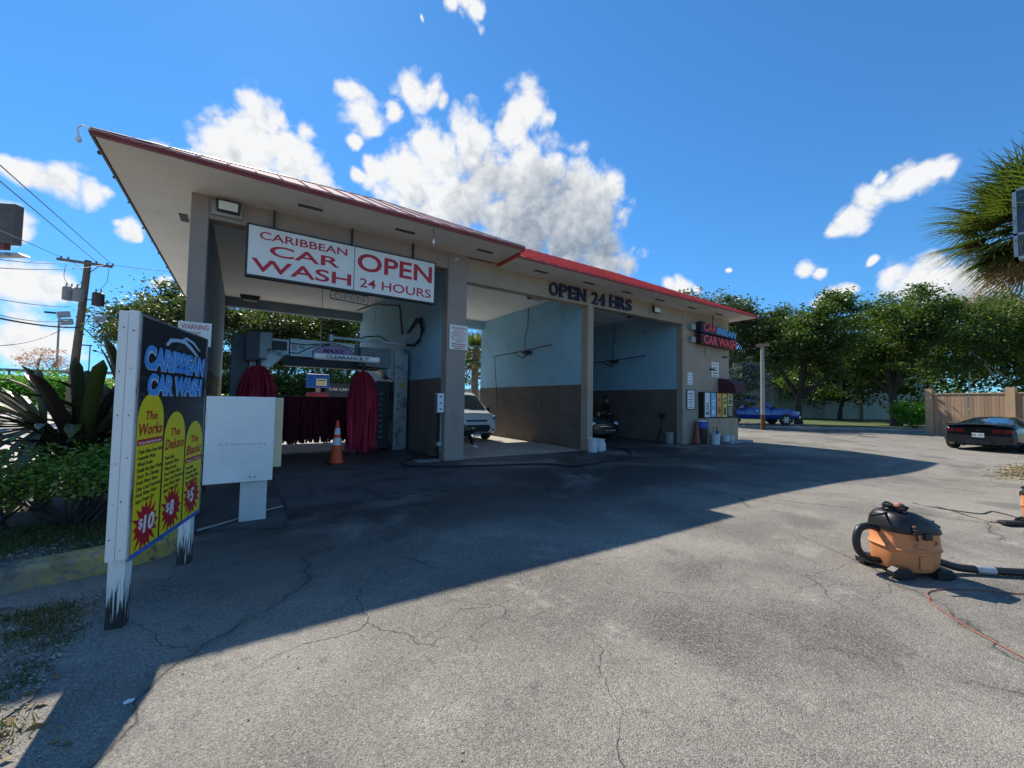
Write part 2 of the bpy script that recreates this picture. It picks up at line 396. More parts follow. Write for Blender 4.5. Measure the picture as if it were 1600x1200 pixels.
def leaf_mat(name, c1, c2, trans=.35, rough=.45):
    if name in MATS: return MATS[name]
    m = bpy.data.materials.new(name); m.use_nodes = True
    nt = m.node_tree; N = nt.nodes.new; L = nt.links.new
    p = nt.nodes['Principled BSDF']; out = nt.nodes['Material Output']
    ge = N('ShaderNodeNewGeometry'); tc = N('ShaderNodeTexCoord')
    nz = N('ShaderNodeTexNoise'); nz.inputs['Scale'].default_value = .7; nz.inputs['Detail'].default_value = 3
    L(tc.outputs['Object'], nz.inputs['Vector'])
    ad = N('ShaderNodeMath'); ad.operation = 'MULTIPLY_ADD'; ad.inputs[1].default_value = .55
    L(ge.outputs['Random Per Island'], ad.inputs[0])
    ml = N('ShaderNodeMath'); ml.operation = 'MULTIPLY_ADD'; ml.inputs[1].default_value = 1.4; ml.inputs[2].default_value = -.48
    L(nz.outputs['Fac'], ml.inputs[0]); L(ml.outputs[0], ad.inputs[2])
    ad.use_clamp = True
    mx = N('ShaderNodeMix'); mx.data_type = 'RGBA'; mx.inputs['A'].default_value = (*c1, 1); mx.inputs['B'].default_value = (*c2, 1)
    L(ad.outputs[0], mx.inputs['Factor'])
    L(mx.outputs['Result'], p.inputs['Base Color'])
    p.inputs['Roughness'].default_value = rough
    p.inputs['Specular IOR Level'].default_value = .4
    tr = N('ShaderNodeBsdfTranslucent')
    br = N('ShaderNodeMix'); br.data_type = 'RGBA'; br.blend_type = 'MULTIPLY'; br.inputs['Factor'].default_value = 1
    br.inputs['B'].default_value = (1.7, 1.9, .7, 1); L(mx.outputs['Result'], br.inputs['A'])
    L(br.outputs['Result'], tr.inputs['Color'])
    ms = N('ShaderNodeMixShader'); ms.inputs[0].default_value = trans
    L(p.outputs[0], ms.inputs[1]); L(tr.outputs[0], ms.inputs[2]); L(ms.outputs[0], out.inputs[0])
    MATS[name] = m
    return m

def glass_mat(name, col=(.02, .025, .03), rough=.04):
    return mat(name, col, rough, var=.05, spec=.8, coat=.3)

def asphalt_mat():
    m = bpy.data.materials.new('old_asphalt'); m.use_nodes = True
    nt = m.node_tree; N = nt.nodes.new; L = nt.links.new
    p = nt.nodes['Principled BSDF']
    tc = N('ShaderNodeTexCoord'); P = tc.outputs['Object']
    def noise(scale, det=5, ro=.6, vec=None, dist=0):
        n = N('ShaderNodeTexNoise'); n.inputs['Scale'].default_value = scale; n.inputs['Detail'].default_value = det
        n.inputs['Roughness'].default_value = ro; n.inputs['Distortion'].default_value = dist
        L(vec or P, n.inputs['Vector']); return n.outputs['Fac']
    def mr(x, a, b, c=0.0, d=1.0, smooth=True):
        n = N('ShaderNodeMapRange'); n.interpolation_type = 'SMOOTHSTEP' if smooth else 'LINEAR'
        n.inputs['From Min'].default_value = a; n.inputs['From Max'].default_value = b
        n.inputs['To Min'].default_value = c; n.inputs['To Max'].default_value = d
        L(x, n.inputs['Value']); return n.outputs[0]
    def mix(f, a, b, mode='MIX'):
        n = N('ShaderNodeMix'); n.data_type = 'RGBA'; n.blend_type = mode
        if hasattr(f, 'links') or not isinstance(f, (int, float)): L(f, n.inputs['Factor'])
        else: n.inputs['Factor'].default_value = f
        for k, x in (('A', a), ('B', b)):
            if isinstance(x, tuple): n.inputs[k].default_value = (*x, 1)
            else: L(x, n.inputs[k])
        return n.outputs['Result']
    def mth(op, a, b=None):
        n = N('ShaderNodeMath'); n.operation = op
        for i, x in enumerate((a, b)):
            if x is None: continue
            if isinstance(x, (int, float)): n.inputs[i].default_value = x
            else: L(x, n.inputs[i])
        return n.outputs[0]
    # binder with worn, paler and oilier areas
    base = mix(mr(noise(.55, 7, .65), .36, .64), (.145, .128, .105), (.285, .258, .214))
    base = mix(mr(noise(1.7, 6, .72), .54, .70), base, (.36, .33, .28))
    base = mix(mr(noise(.32, 6, .7, dist=.6), .50, .66, 0, .85), base, (.085, .079, .070))
    base = mix(mr(noise(.17, 5, .6, dist=.8), .42, .60, .0, .65), base, (.36, .328, .275))
    base = mix(mr(noise(5.5, 4, .6), .58, .72, 0, .6), base, (.075, .072, .068))
    # oil drips and dried puddles
    ov = N('ShaderNodeTexVoronoi'); ov.voronoi_dimensions = '2D'; ov.inputs['Scale'].default_value = .55
    own = N('ShaderNodeTexNoise'); own.inputs['Scale'].default_value = 2.5; own.inputs['Detail'].default_value = 5; L(P, own.inputs['Vector'])
    owa = N('ShaderNodeVectorMath'); owa.operation = 'MULTIPLY_ADD'; L(own.outputs['Color'], owa.inputs[0]); owa.inputs[1].default_value = (.7, .7, 0); L(P, owa.inputs[2]); L(owa.outputs[0], ov.inputs['Vector'])
    osp = N('ShaderNodeSeparateColor'); L(ov.outputs['Color'], osp.inputs[0])
    spot = mth('MULTIPLY', mr(ov.outputs['Distance'], .10, .30, 1, 0), mr(osp.outputs[0], .55, .6))
    base = mix(mth('MULTIPLY', spot, .6), base, (.05, .047, .043))
    # aggregate: every stone its own tone
    vo = N('ShaderNodeTexVoronoi'); vo.inputs['Scale'].default_value = 120.0; L(P, vo.inputs['Vector'])
    st = N('ShaderNodeSeparateColor'); L(vo.outputs['Color'], st.inputs[0])
    stone = mix(mr(st.outputs[0], .0, 1.0, smooth=False), (.04, .038, .035), (.56, .53, .47))
    base = mix(mr(st.outputs[1], .25, .6, 0, .40), base, stone)
    vf = N('ShaderNodeTexVoronoi'); vf.inputs['Scale'].default_value = 240.0; L(P, vf.inputs['Vector'])
    sf = N('ShaderNodeSeparateColor'); L(vf.outputs['Color'], sf.inputs[0])
    base = mix(mr(sf.outputs[0], .0, 1.0, 0, .36), base, mix(sf.outputs[1], (.03, .03, .03), (.42, .41, .38)))
    base = mix(mr(sf.outputs[2], .84, .88, 0, .6), base, (.022, .021, .02))
    # cracks: warped cell borders, broken up
    wn = N('ShaderNodeTexNoise'); wn.inputs['Scale'].default_value = 1.3; wn.inputs['Detail'].default_value = 6; L(P, wn.inputs['Vector'])
    wa = N('ShaderNodeVectorMath'); wa.operation = 'MULTIPLY_ADD'; L(wn.outputs['Color'], wa.inputs[0]); wa.inputs[1].default_value = (.9, .9, 0); L(P, wa.inputs[2])
    def crack(scale, wid, seed, lo, hi):
        mp = N('ShaderNodeMapping'); mp.inputs['Location'].default_value = (seed, seed * .7, 0); L(wa.outputs[0], mp.inputs[0])
        v = N('ShaderNodeTexVoronoi'); v.voronoi_dimensions = '2D'; v.feature = 'DISTANCE_TO_EDGE'; v.inputs['Scale'].default_value = scale; L(mp.outputs[0], v.inputs['Vector'])
        k = mr(v.outputs['Distance'], 0, wid * scale, 1, 0)
        return mth('MULTIPLY', k, mr(noise(.45, 3, .5, mp.outputs[0]), lo, hi))
    ck = mth('MAXIMUM', crack(.20, .017, 3.1, .44, .52), mth('MAXIMUM', crack(.6, .009, 11.3, .50, .60), crack(2.1, .005, 5.7, .55, .64)))
    base = mix(mth('MULTIPLY', crack(.20, .10, 3.1, .44, .52), .30), base, (.06, .056, .05))
    base = mix(mth('MULTIPLY', ck, .5), base, (.022, .021, .02))
    # damp ground before the bays, spread wider to darken the roof's shade in colour
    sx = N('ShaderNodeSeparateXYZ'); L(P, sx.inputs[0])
    wet_shade = mth('MULTIPLY', mr(sx.outputs['Y'], 2.8, 5.6), mr(sx.outputs['Y'], 12.5, 11))
    wet_shade = mth('MULTIPLY', wet_shade, mth('MULTIPLY', mr(sx.outputs['X'], -1.2, .3), mr(sx.outputs['X'], 17, 12.5)))
    wet_shade = mth('MULTIPLY', wet_shade, mr(noise(.42, 6, .7, dist=.5), .30, .52))
    base = mix(mth('MULTIPLY', wet_shade, .86), base, (.026, .025, .025))
    L(base, p.inputs['Base Color'])
    L(mr(wet_shade, 0, 1, .86, .5), p.inputs['Roughness'])
    p.inputs['Specular IOR Level'].default_value = .2
    h = mth('ADD', mth('MULTIPLY', vo.outputs['Distance'], -.9), mth('MULTIPLY', noise(22, 5), .5))
    h = mth('SUBTRACT', h, mth('MULTIPLY', ck, 1.6))
    bp = N('ShaderNodeBump'); bp.inputs['Strength'].default_value = .7; bp.inputs['Distance'].default_value = .006
    L(h, bp.inputs['Height']); L(bp.outputs[0], p.inputs['Normal'])
    return m

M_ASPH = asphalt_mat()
M_CONC = mat('concrete', (.34, .32, .28), .85, .22, 1.3, .35, 70, dirt=((.14, .13, .12), 2.0, .6))
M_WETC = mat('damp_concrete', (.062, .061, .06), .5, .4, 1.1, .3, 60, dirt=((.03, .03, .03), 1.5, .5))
M_PALEC = mat('pale_concrete', (.50, .48, .44), .85, .12, .8, .2, 60)
M_SOIL = mat('soil', (.075, .062, .045), .95, .5, 6, .8, 40, col2=(.16, .14, .11))
M_GRASS = mat('lawn', (.045, .085, .018), .9, .5, 3, .8, 90, col2=(.10, .12, .035))
M_BLUE = mat('blue_stucco', (.32, .54, .66), .85, .08, .9, .45, 110, dirt=((.22, .40, .50), 1.4, .58))
M_BROWN = mat('dark_brown_stucco', (.160, .125, .10), .85, .20, 1.1, .45, 110, dirt=((.22, .185, .155), 1.3, .60))
M_TAUPE = mat('taupe_stucco', (.36, .285, .24), .88, .08, .9, .45, 110, dirt=((.27, .22, .19), 1.5, .6))
M_TAN = mat('tan_stucco', (.42, .33, .245), .88, .10, .9, .45, 110, dirt=((.31, .24, .18), 1.4, .58))
M_SOFF = mat('soffit_stucco', (.80, .76, .69), .9, .05, .8, .4, 120, dirt=((.58, .52, .45), .9, .58))
M_CEIL = mat('bay_ceiling', (.80, .79, .75), .9, .05, .7, .3, 120, dirt=((.62, .60, .56), .9, .62))
M_GREYB = mat('grey_blue_stucco', (.22, .28, .33), .88, .12, .9, .4, 110)
M_RED = mat('red_metal_roof', (.66, .10, .07), .5, .14, 1.2, .05, 8, metal=0.0, spec=.35, dirt=((.62, .16, .11), 2.5, .62))
M_FADED_SHEEN = mat('faded_sheen_red_roof', (.62, .42, .39), .85, .12, .9, .05, 8, spec=.05, dirt=((.70, .56, .53), 1.4, .52))  # faded red, with the sky's sheen lightened into the colour
M_FASC = mat('fascia_red', (.26, .055, .045), .55, .25, 2.0, .1, 20, dirt=((.40, .30, .27), 3.0, .62))
M_DARK = mat('dark_metal', (.035, .033, .032), .5, .2, 6, .1, 60)
M_BLACK = mat('black_plastic', (.014, .014, .015), .42, .25, 8, .15, 80)
M_RUBBER = mat('rubber', (.018, .018, .018), .75, .3, 12, .3, 60)
M_WHITE = mat('white_paint', (.84, .84, .82), .55, .06, 2.5, .12, 60, dirt=((.52, .51, .48), 4.0, .66))
M_WOODW = mat('painted_post_wood', (.80, .80, .77), .75, .06, 3.0, .4, 30, dirt=((.40, .37, .33), 14.0, .68), streak=.12)
M_STEEL = mat('stainless_steel', (.42, .42, .43), .42, .2, 2.0, .08, 30, metal=.6, dirt=((.14, .14, .15), 2.4, .50), streak=.35)
M_GREYP = mat('grey_machine_paint', (.14, .145, .155), .5, .25, 2.0, .1, 30, dirt=((.06, .06, .065), 2.4, .55))
M_REDT = mat('red_sign_letters', (.55, .018, .035), .5, .06, 5)
M_SIGNW = mat('sign_face_white', (.86, .83, .75), .35, .05, 1.5, dirt=((.62, .58, .50), 2.2, .66))
M_SIGNBK = mat('sign_black', (.012, .012, .016), .35, .2, 4)
M_NAVY = mat('navy_letters', (.012, .018, .055), .45, .2, 4)
M_YEL = mat('sign_yellow', (.86, .69, .012), .45, .05, 2)
M_BURST = mat('burst_red', (.52, .012, .018), .45, .08, 3)
M_SKYB = mat('sign_sky_blue', (.07, .36, .86), .4, .08, 3)
M_PALEB = mat('sign_pale_blue', (.45, .62, .80), .4, .1, 3)
M_GLASS = glass_mat('dark_glass')
M_CHROME = mat('chrome', (.7, .7, .72), .12, .03, 2, metal=1.0)

# ------------------------------------------------------------------ ground
def sst(a, b, x):
    t = max(0.0, min(1.0, (x - a) / (b - a))); return t * t * (3 - 2 * t)
def gz(x, y):
    """gentle fall towards a drain in the middle of the lot, rising again at the verge"""
    d = -.20 * math.exp(-((x - 15.5) / 4.5) ** 2 - ((y - 2.6) / 2.0) ** 2)
    d += .012 * mnoise.noise((x * .35, y * .35, 0)) * sst(14, 6, abs(x - 4))
    if y > 8.2: d *= sst(9.2, 8.2, y)
    return d
def xs(a, b, lo, hi, fine, coarse):
    r_ = []; x = a
    while x < b:
        r_.append(x); x += fine if lo <= x < hi else coarse
    r_.append(b); return r_
gx = xs(-60, 120, -4, 30, .4, 6); gy = xs(-40, 80, -3, 12, .4, 5)
g = MB(); g.grid([[(x, y, gz(x, y)) for x in gx] for y in gy])
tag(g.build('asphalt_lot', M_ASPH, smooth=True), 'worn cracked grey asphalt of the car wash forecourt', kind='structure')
t_ = MB(); t_.box((-3000, -3000, -.6), (3000, 3000, -.5)); tag(t_.build('terrain', M_GRASS), 'flat grassy land out to the horizon', kind='structure')
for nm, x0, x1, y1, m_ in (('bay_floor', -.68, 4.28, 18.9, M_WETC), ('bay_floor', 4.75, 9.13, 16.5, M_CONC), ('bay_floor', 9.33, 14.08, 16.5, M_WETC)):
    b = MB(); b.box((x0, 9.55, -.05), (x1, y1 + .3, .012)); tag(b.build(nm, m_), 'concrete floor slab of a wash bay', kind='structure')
b = MB(); b.box((-1.0, 19.2, -.05), (16, 30, .008)); tag(b.build('rear_drive', M_PALEC), 'sunlit pale concrete drive behind the wash bays', kind='structure')
b = MB(); b.box((-40, 12.5, -.05), (-1.35, 42, .010)); tag(b.build('side_road', M_PALEC), 'pale concrete road left of the building', kind='structure')
# concrete apron strip at the tunnel mouth with joint
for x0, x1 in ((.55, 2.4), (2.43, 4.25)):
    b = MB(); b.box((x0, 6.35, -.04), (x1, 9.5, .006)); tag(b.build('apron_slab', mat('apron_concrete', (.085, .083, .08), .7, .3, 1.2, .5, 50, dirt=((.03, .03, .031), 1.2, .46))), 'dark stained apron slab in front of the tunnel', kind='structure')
# planter with kerbs
b = MB(); b.prism([(-9, 5.02), (-1.6, 4.95), (-.72, 5.15), (-.60, 5.45), (-.62, 8.6), (-1.2, 9.4), (-9, 12)], (0, 0, -.05), (1, 0, 0), (0, 1, 0), (0, 0, .15))
tag(b.build('planter_soil', M_SOIL), 'soil bed of the planter at the left', kind='structure')
def smooth_xy(P, n=5):
    out = []
    for i in range(len(P) - 1):
        p0, p1, p2, p3 = (Vector(P[k]) for k in (max(i - 1, 0), i, i + 1, min(i + 2, len(P) - 1)))
        for k in range(n):
            t = k / n; out.append(tuple(.5 * ((2 * p1) + (-p0 + p2) * t + (2 * p0 - 5 * p1 + 4 * p2 - p3) * t * t + (-p0 + 3 * p1 - 3 * p2 + p3) * t ** 3)))
    out.append(tuple(P[-1])); return out
def kerb(name, path, w, h, m_, label):
    rows = []
    P = [Vector((*p, 0)) for p in path]
    for i, p in enumerate(P):
        t = (P[min(i + 1, len(P) - 1)] - P[max(i - 1, 0)]).normalized(); n = Vector((-t.y, t.x, 0))
        prof = [(-w / 2, -.05), (-w / 2, h * .75), (-w * .36, h * .95), (0, h), (w * .36, h * .95), (w / 2, h * .75), (w / 2, -.05)]
        rows.append([p + n * a + Vector((0, 0, z)) for a, z in prof])
    b = MB(); b.grid(rows); k = len(rows[0])
    b.add(rows[0], [tuple(range(k))]); b.add(rows[-1], [tuple(range(k))])
    return tag(b.build(name, m_, smooth=True), label, kind='structure')
M_KERBY = mat('kerb_yellow', (.50, .37, .11), .85, .25, 3, .6, 40, col2=(.30, .245, .12), dirt=((.12, .105, .08), 5.0, .50))
M_KERB = mat('kerb_concrete', (.24, .225, .19), .9, .25, 2, .5, 40, dirt=((.07, .065, .055), 2.6, .48))
def worn_kerb_mat():
    m = M_KERB.copy(); m.name = 'worn_yellow_kerb'; nt = m.node_tree; N = nt.nodes.new; L = nt.links.new
    p = nt.nodes['Principled BSDF']; src = p.inputs['Base Color'].links[0].from_socket
    tc = N('ShaderNodeTexCoord'); xz = N('ShaderNodeSeparateXYZ'); L(tc.outputs['Object'], xz.inputs[0])
    nz = N('ShaderNodeTexNoise'); nz.inputs['Scale'].default_value = 4.5; nz.inputs['Detail'].default_value = 9; nz.inputs['Roughness'].default_value = .7; L(tc.outputs['Object'], nz.inputs['Vector'])
    a = N('ShaderNodeMath'); a.operation = 'MULTIPLY_ADD'; L(nz.outputs['Fac'], a.inputs[0]); a.inputs[1].default_value = 1.9; L(xz.outputs[0], a.inputs[2])
    k = N('ShaderNodeMapRange'); k.inputs['From Min'].default_value = -.55; k.inputs['From Max'].default_value = .15; k.inputs['To Max'].default_value = .9; L(a.outputs[0], k.inputs['Value'])
    n2 = N('ShaderNodeTexNoise'); n2.inputs['Scale'].default_value = 22; n2.inputs['Detail'].default_value = 6; L(tc.outputs['Object'], n2.inputs['Vector'])
    k2 = N('ShaderNodeMapRange'); k2.inputs['From Min'].default_value = .62; k2.inputs['From Max'].default_value = .52; L(n2.outputs['Fac'], k2.inputs['Value'])
    mu = N('ShaderNodeMath'); mu.operation = 'MULTIPLY'; L(k.outputs[0], mu.inputs[0]); L(k2.outputs[0], mu.inputs[1])
    mx = N('ShaderNodeMix'); mx.data_type = 'RGBA'; L(mu.outputs[0], mx.inputs['Factor']); L(src, mx.inputs['A']); mx.inputs['B'].default_value = (.50, .36, .085, 1)
    L(mx.outputs['Result'], p.inputs['Base Color']); return m
kerb('yellow_kerb', smooth_xy([(-9, 4.55), (-4, 4.58), (-2.2, 4.66), (-1.55, 4.75), (-1.1, 4.86), (-.85, 4.95), (-.66, 5.06), (-.56, 5.22), (-.54, 5.5)]), .26, .19, worn_kerb_mat(), 'worn kerb of the planter with fading yellow paint behind the menu board')
kerb('kerb', [(-.54, 5.5), (-.56, 7), (-.6, 8.6), (-.9, 9.3)], .2, .15, M_KERB, 'grey side kerb of the planter')
b = MB(); b.prism([(-.42, 5.62), (.44, 5.45), (.50, 5.62), (.50, 6.9), (-.42, 6.9)], (0, 0, -.04), (1, 0, 0), (0, 1, 0), (0, 0, .09))
tag(b.build('kerb_island', mat('island_concrete', (.075, .074, .07), .85, .3, 2, .5, 40)), 'low dark kerb island under the white board', kind='structure')
b = MB(); b.prism([(-9, 2.0), (-1.5, 2.1), (-1.05, 2.5), (-.80, 3.0), (-.86, 3.5), (-.95, 4.0), (-1.3, 4.35), (-9, 4.4)], (0, 0, -.03), (1, 0, 0), (0, 1, 0), (0, 0, .040))
tag(b.build('dirt_patch', mat('gravel_dirt', (.13, .12, .10), .95, .5, 9, 1.0, 55, col2=(.30, .28, .24), dirt=((.05, .055, .03), 4.0, .52))), 'gravelly dirt beside the asphalt at the lower left', kind='structure')
# verge and kerb on the right side of the lot
b = MB(); b.prism([(26.5, 17.5), (33.5, 11.6), (41.5, 5.5), (75, -14), (110, 10), (60, 42)], (0, 0, -.1), (1, 0, 0), (0, 1, 0), (0, 0, .22))
tag(b.build('grass_verge', M_GRASS), 'grass verge under the trees', kind='structure')
kerb('verge_kerb', [(24.5, 19), (26.5, 17.4), (33.5, 11.5), (41.5, 5.4), (75, -14.1)], .3, .16, M_CONC, 'pale kerb along the grass verge')
b = MB(); b.prism([(24.0, 21.5), (28.0, 17.6), (35.4, 13.0), (39.4, 15.5), (28, 26)], (0, 0, .1), (1, 0, 0), (0, 1, 0), (0, 0, .03))
tag(b.build('parking_pad', M_ASPH), 'asphalt pad under the blue pickup', kind='structure')
# embankment far left with road rail
_bd = Vector((.90, -.60, 0)).normalized() if False else Vector((-.84, .54, 0))
b = MB()
rows = []
for s in range(-3, 30):
    c0 = Vector((-4.0, 50.0, 0)) + _bd * (s * 3.0)
    n = Vector((.54, .84, 0))
    hh = 3.0 + .04 * s
    rows.append([c0 + n * a + Vector((0, 0, z + .15 * mnoise.noise((s * .7, a * .3, 1)))) for a, z in ((-9, -.3), (-6, .6), (-3, 1.9), (-.8, hh - .1), (0, hh), (8, hh), (14, 0))])
b.grid(rows); tag(b.build('embankment', mat('embankment_grass', (.10, .17, .03), .9, .4, 2, .8, 30, col2=(.20, .25, .06)), smooth=True), 'green grassy embankment of the raised road', kind='structure')

# ------------------------------------------------------------------ the car wash building
bd = thing('car_wash_building', 'three bay drive-through car wash with red metal hip roof', 'building', (8.2, 9.46, 0))
Y0 = 9.46
# walls between the bays: dark dado below, blue above
def wall(name, x0, x1, y0, y1, top, up=M_BLUE):
    b = MB(); b.box((x0, y0, -.1), (x1, y1, 2.10), 0)
    b.box((x0 + .006, y0 + .003, 2.10), (x1 - .006, y1, top), 1)
    return b.build(name, [M_BROWN, up], bd)
wall('side_wall', -.90, -.68, Y0 + .30, 18.9, 5.30, M_GREYB)
wall('dividing_wall', 4.28, 4.75, Y0 + .30, 18.9, 5.30)
wall('dividing_wall', 9.13, 9.33, Y0 + .30, 16.5, 5.2)
wall('dividing_wall', 14.08, 14.30, Y0 + .26, 16.5, 5.2)
b = MB(); b.box((-.93, Y0, -.1), (-.66, Y0 + .30, 5.3)); b.build('column', M_TAUPE, bd, bevel=.015)
b = MB(); b.box((4.24, Y0 - .02, -.1), (4.78, Y0 + .30, 5.3)); b.build('column', M_TAUPE, bd, bevel=.015)
b = MB(); b.box((9.11, Y0, -.1), (9.36, Y0 + .30, 5.15)); b.build('column', M_TAN, bd, bevel=.015)
b = MB(); b.box((14.10, Y0, -.1), (17.40, Y0 + .25, 5.16)); b.box((17.15, Y0 + .25, -.1), (17.40, 16.5, 5.16)); b.box((14.3, 16.3, -.1), (17.15, 16.5, 5.16)); b.build('office_wall', M_TAN, bd)
b = MB(); b.box((-.66, Y0 + .012, 4.86), (4.24, Y0 + .28, 5.3)); b.build('front_beam', M_TAUPE, bd)
b = MB(); b.box((4.78, Y0 + .012, 4.62), (9.11, Y0 + .28, 5.25)); b.box((9.36, Y0 + .012, 4.62), (14.095, Y0 + .28, 5.16)); b.build('front_beam', M_TAN, bd)
b = MB(); b.box((-.68, 18.62, 4.93), (4.28, 18.9, 5.29)); b.build('rear_beam', M_GREYB, bd)
b = MB(); b.box((4.75, 16.25, 4.78), (9.13, 16.5, 5.14)); b.box((9.33, 16.25, 4.78), (14.08, 16.5, 5.14)); b.build('rear_beam', M_BLUE, bd)
b = MB(); b.box((9.33, 16.42, -.05), (14.08, 16.49, 4.78)); b.build('added_rear_shutter', M_GREYB, bd)  # unseen shutter added to keep sunlight out of the black car's bay
b = MB(); b.box((-.68, Y0 + .29, 5.29), (4.28, 18.6, 5.325)); b.build('ceiling', M_CEIL, bd)
b = MB(); b.box((4.76, Y0 + .29, 5.15), (9.12, 16.24, 5.22)); b.build('ceiling', M_CEIL, bd)
b = MB(); b.box((9.34, Y0 + .29, 5.15), (14.07, 16.24, 5.22)); b.build('ceiling', M_CEIL, bd)
# soffits
LX0, LX1, LYF, LYB = -1.98, 5.72, 8.22, 20.1
RX1, RYF, RYB = 17.82, 8.46, 17.5
ZL, ZR = 5.28, 5.16
b = MB(); b.box((LX0 + .03, LYF + .03, ZL), (LX1 - .02, Y0 + .005, ZL + .05)); b.build('soffit', M_SOFF, bd)
b = MB(); b.box((-1.32, Y0 + .012, ZL + .001), (-.905, LYB, ZL + .05)); b.build('soffit', M_SOFF, bd)
b = MB(); b.prism([(0, 0), (.63, 0), (.63, .05), (0, .02)], (LX0 + .03, Y0 + .012, ZL + .002), (1, 0, 0), (0, 0, 1), (0, LYB - Y0, 0)); b.build('soffit', M_SOFF, bd)
b = MB(); b.box((LX1 + .03, RYF + .03, ZR), (RX1 - .03, Y0 + .005, ZR + .05)); b.box((17.41, Y0 + .006, ZR), (RX1 - .03, RYB, ZR + .05)); b.build('soffit', M_SOFF, bd)
# fascia and drip edge
def fascia(p0, p1, z0, z1, n, m_=M_FASC):
    p0, p1, n = Vector((*p0, 0)), Vector((*p1, 0)), Vector((*n, 0))
    t = (p1 - p0); c = (p0 + p1) / 2 + Vector((0, 0, (z0 + z1) / 2))
    b = MB(); b.obox(c, t / 2, n * .016, (0, 0, (z1 - z0) / 2))
    fo = b.build('fascia', m_, bd)
    b = MB(); b.obox((p0 + p1) / 2 + n * .022 + Vector((0, 0, z1 - .012)), t / 2, n * .012, (0, 0, .03)); b.build('drip_edge', mat('drip_edge_red', (.34, .06, .055), .5, .3, 2, dirt=((.50, .42, .40), 3, .6)), fo)
fascia((LX0, LYF), (LX1, LYF), ZL - .012, ZL + .07, (0, -1))
fascia((LX0, LYB), (LX0, LYF), ZL - .012, ZL + .07, (-1, 0), M_DARK)
fascia((LX1, LYF), (LX1, LYF + 1.2), ZL - .012, ZL + .07, (1, 0))
fascia((LX1, RYF), (RX1, RYF), ZR - .01, ZR + .035, (0, -1), mat('fascia_pale', (.52, .45, .40), .7, .15, 2, .1, 20))
fascia((RX1, RYF), (RX1, RYB), ZR - .01, ZR + .035, (1, 0), M_FASC)
# gable-side flashing scraps under the left eave edge
for k in range(9):
    yy = 8.9 + k * 1.1 + rnd.uniform(-.4, .4)
    b = MB(); b.obox((LX0 - .03, yy, ZL + .02 + rnd.uniform(-.04, .02)), (.018, 0, .006), (0, rnd.uniform(.02, .05), 0), (0, 0, .012)); b.build('edge_clip', M_DARK, bd)
# roofs: a body plus every standing seam panel of the slopes in view
def panel_slope(name, e0, e1, top, z_e, rf, n, m_, lift=.014, seam=.06):
    """front slope: eave from e0 to e1 (x), top(x) -> (y, z) upper end of the slope line above x"""
    w = (e1 - e0) / n
    for i in range(n):
        xa, xb = e0 + i * w, e0 + (i + 1) * w
        ya, za = top(xa); yb_, zb = top(xb)
        ye = rf
        b = MB()
        up = Vector((0, 0, lift))
        A, B_ = Vector((xa + .012, ye - .05, z_e - .02)) + up, Vector((xb - .012, ye - .05, z_e - .02)) + up
        C_, D = Vector((xb - .012, yb_, zb)) + up, Vector((xa + .012, ya, za)) + up
        mid = [A, B_, C_, D]
        low = [p - Vector((0, 0, .012)) for p in mid]
        b.add(mid + low, [(0, 1, 2, 3), (7, 6, 5, 4), (0, 4, 5, 1), (1, 5, 6, 2), (2, 6, 7, 3), (3, 7, 4, 0)])
        # raised seam on its left edge
        q = [Vector((xa - .012, ye - .055, z_e - .02)) + up, Vector((xa + .012, ye - .055, z_e - .02)) + up, Vector((xa + .012, ya, za)) + up, Vector((xa - .012, ya, za)) + up]
        h = Vector((0, 0, seam)); 
        if (q[2] - q[1]).length > .12:
            b.add(q + [p + h for p in q], [(0, 3, 2, 1), (4, 5, 6, 7), (0, 1, 5, 4), (1, 2, 6, 5), (2, 3, 7, 6), (3, 0, 4, 7)])
        b.build('roof_panel', m_, name)
zeL, zeR = ZL + .07, ZR + .035
AP = (3.2, 12.05, 7.36)
b = MB()
c00, c10, c11, c01 = (LX0, LYF, zeL), (LX1, LYF, zeL), (LX1, LYB, zeL), (LX0, LYB, zeL)
ap2 = (3.2, 16.8, 7.36)
b.add([c00, c10, c11, c01, AP, ap2], [(0, 1, 4), (1, 2, 5, 4), (2, 3, 5), (3, 0, 4, 5), (0, 3, 2, 1)])
roofL = b.build('roof', M_FADED_SHEEN, bd)
def topL(x):
    if x <= AP[0]: t = (x - LX0) / (AP[0] - LX0)
    else: t = (LX1 - x) / (LX1 - AP[0])
    t = max(0.0, t); return LYF + (AP[1] - LYF) * t, zeL + (AP[2] - zeL) * t
panel_slope(roofL, LX0, LX1, topL, zeL, LYF, 19, M_FADED_SHEEN, seam=.03)
b = MB()
r0, r1 = (6.2, 12.6, 7.32), (13.7, 12.6, 7.32)
b.add([(LX1 + .02, RYF, zeR), (RX1, RYF, zeR), (RX1, RYB, zeR), (LX1 + .02, RYB, zeR), (LX1 + .02, 12.6, 7.32), r1], [(0, 1, 5, 4), (1, 2, 5), (2, 3, 4, 5), (3, 0, 4), (0, 3, 2, 1)])
roofR = b.build('roof', M_RED, bd)
def topR(x):
    t = 1.0 if x <= r1[0] else max(0.0, (RX1 - x) / (RX1 - r1[0]))
    return RYF + (12.6 - RYF) * t, zeR + (7.32 - zeR) * t
panel_slope(roofR, LX1 + .02, RX1, topR, zeR, RYF, 30, M_RED)
# hip caps
for a, c_, pr, mm in (((LX0, LYF, zeL), AP, roofL, M_DARK), ((LX1, LYF, zeL), AP, roofL, M_FADED_SHEEN), ((RX1, RYF, zeR), r1, roofR, M_RED), (r0, r1, roofR, M_DARK)):
    b = MB(); d = Vector((0, 0, .012)); b.tube([Vector(a) + d, Vector(c_) + d], .028, 6); b.build('hip_cap', mm, pr)
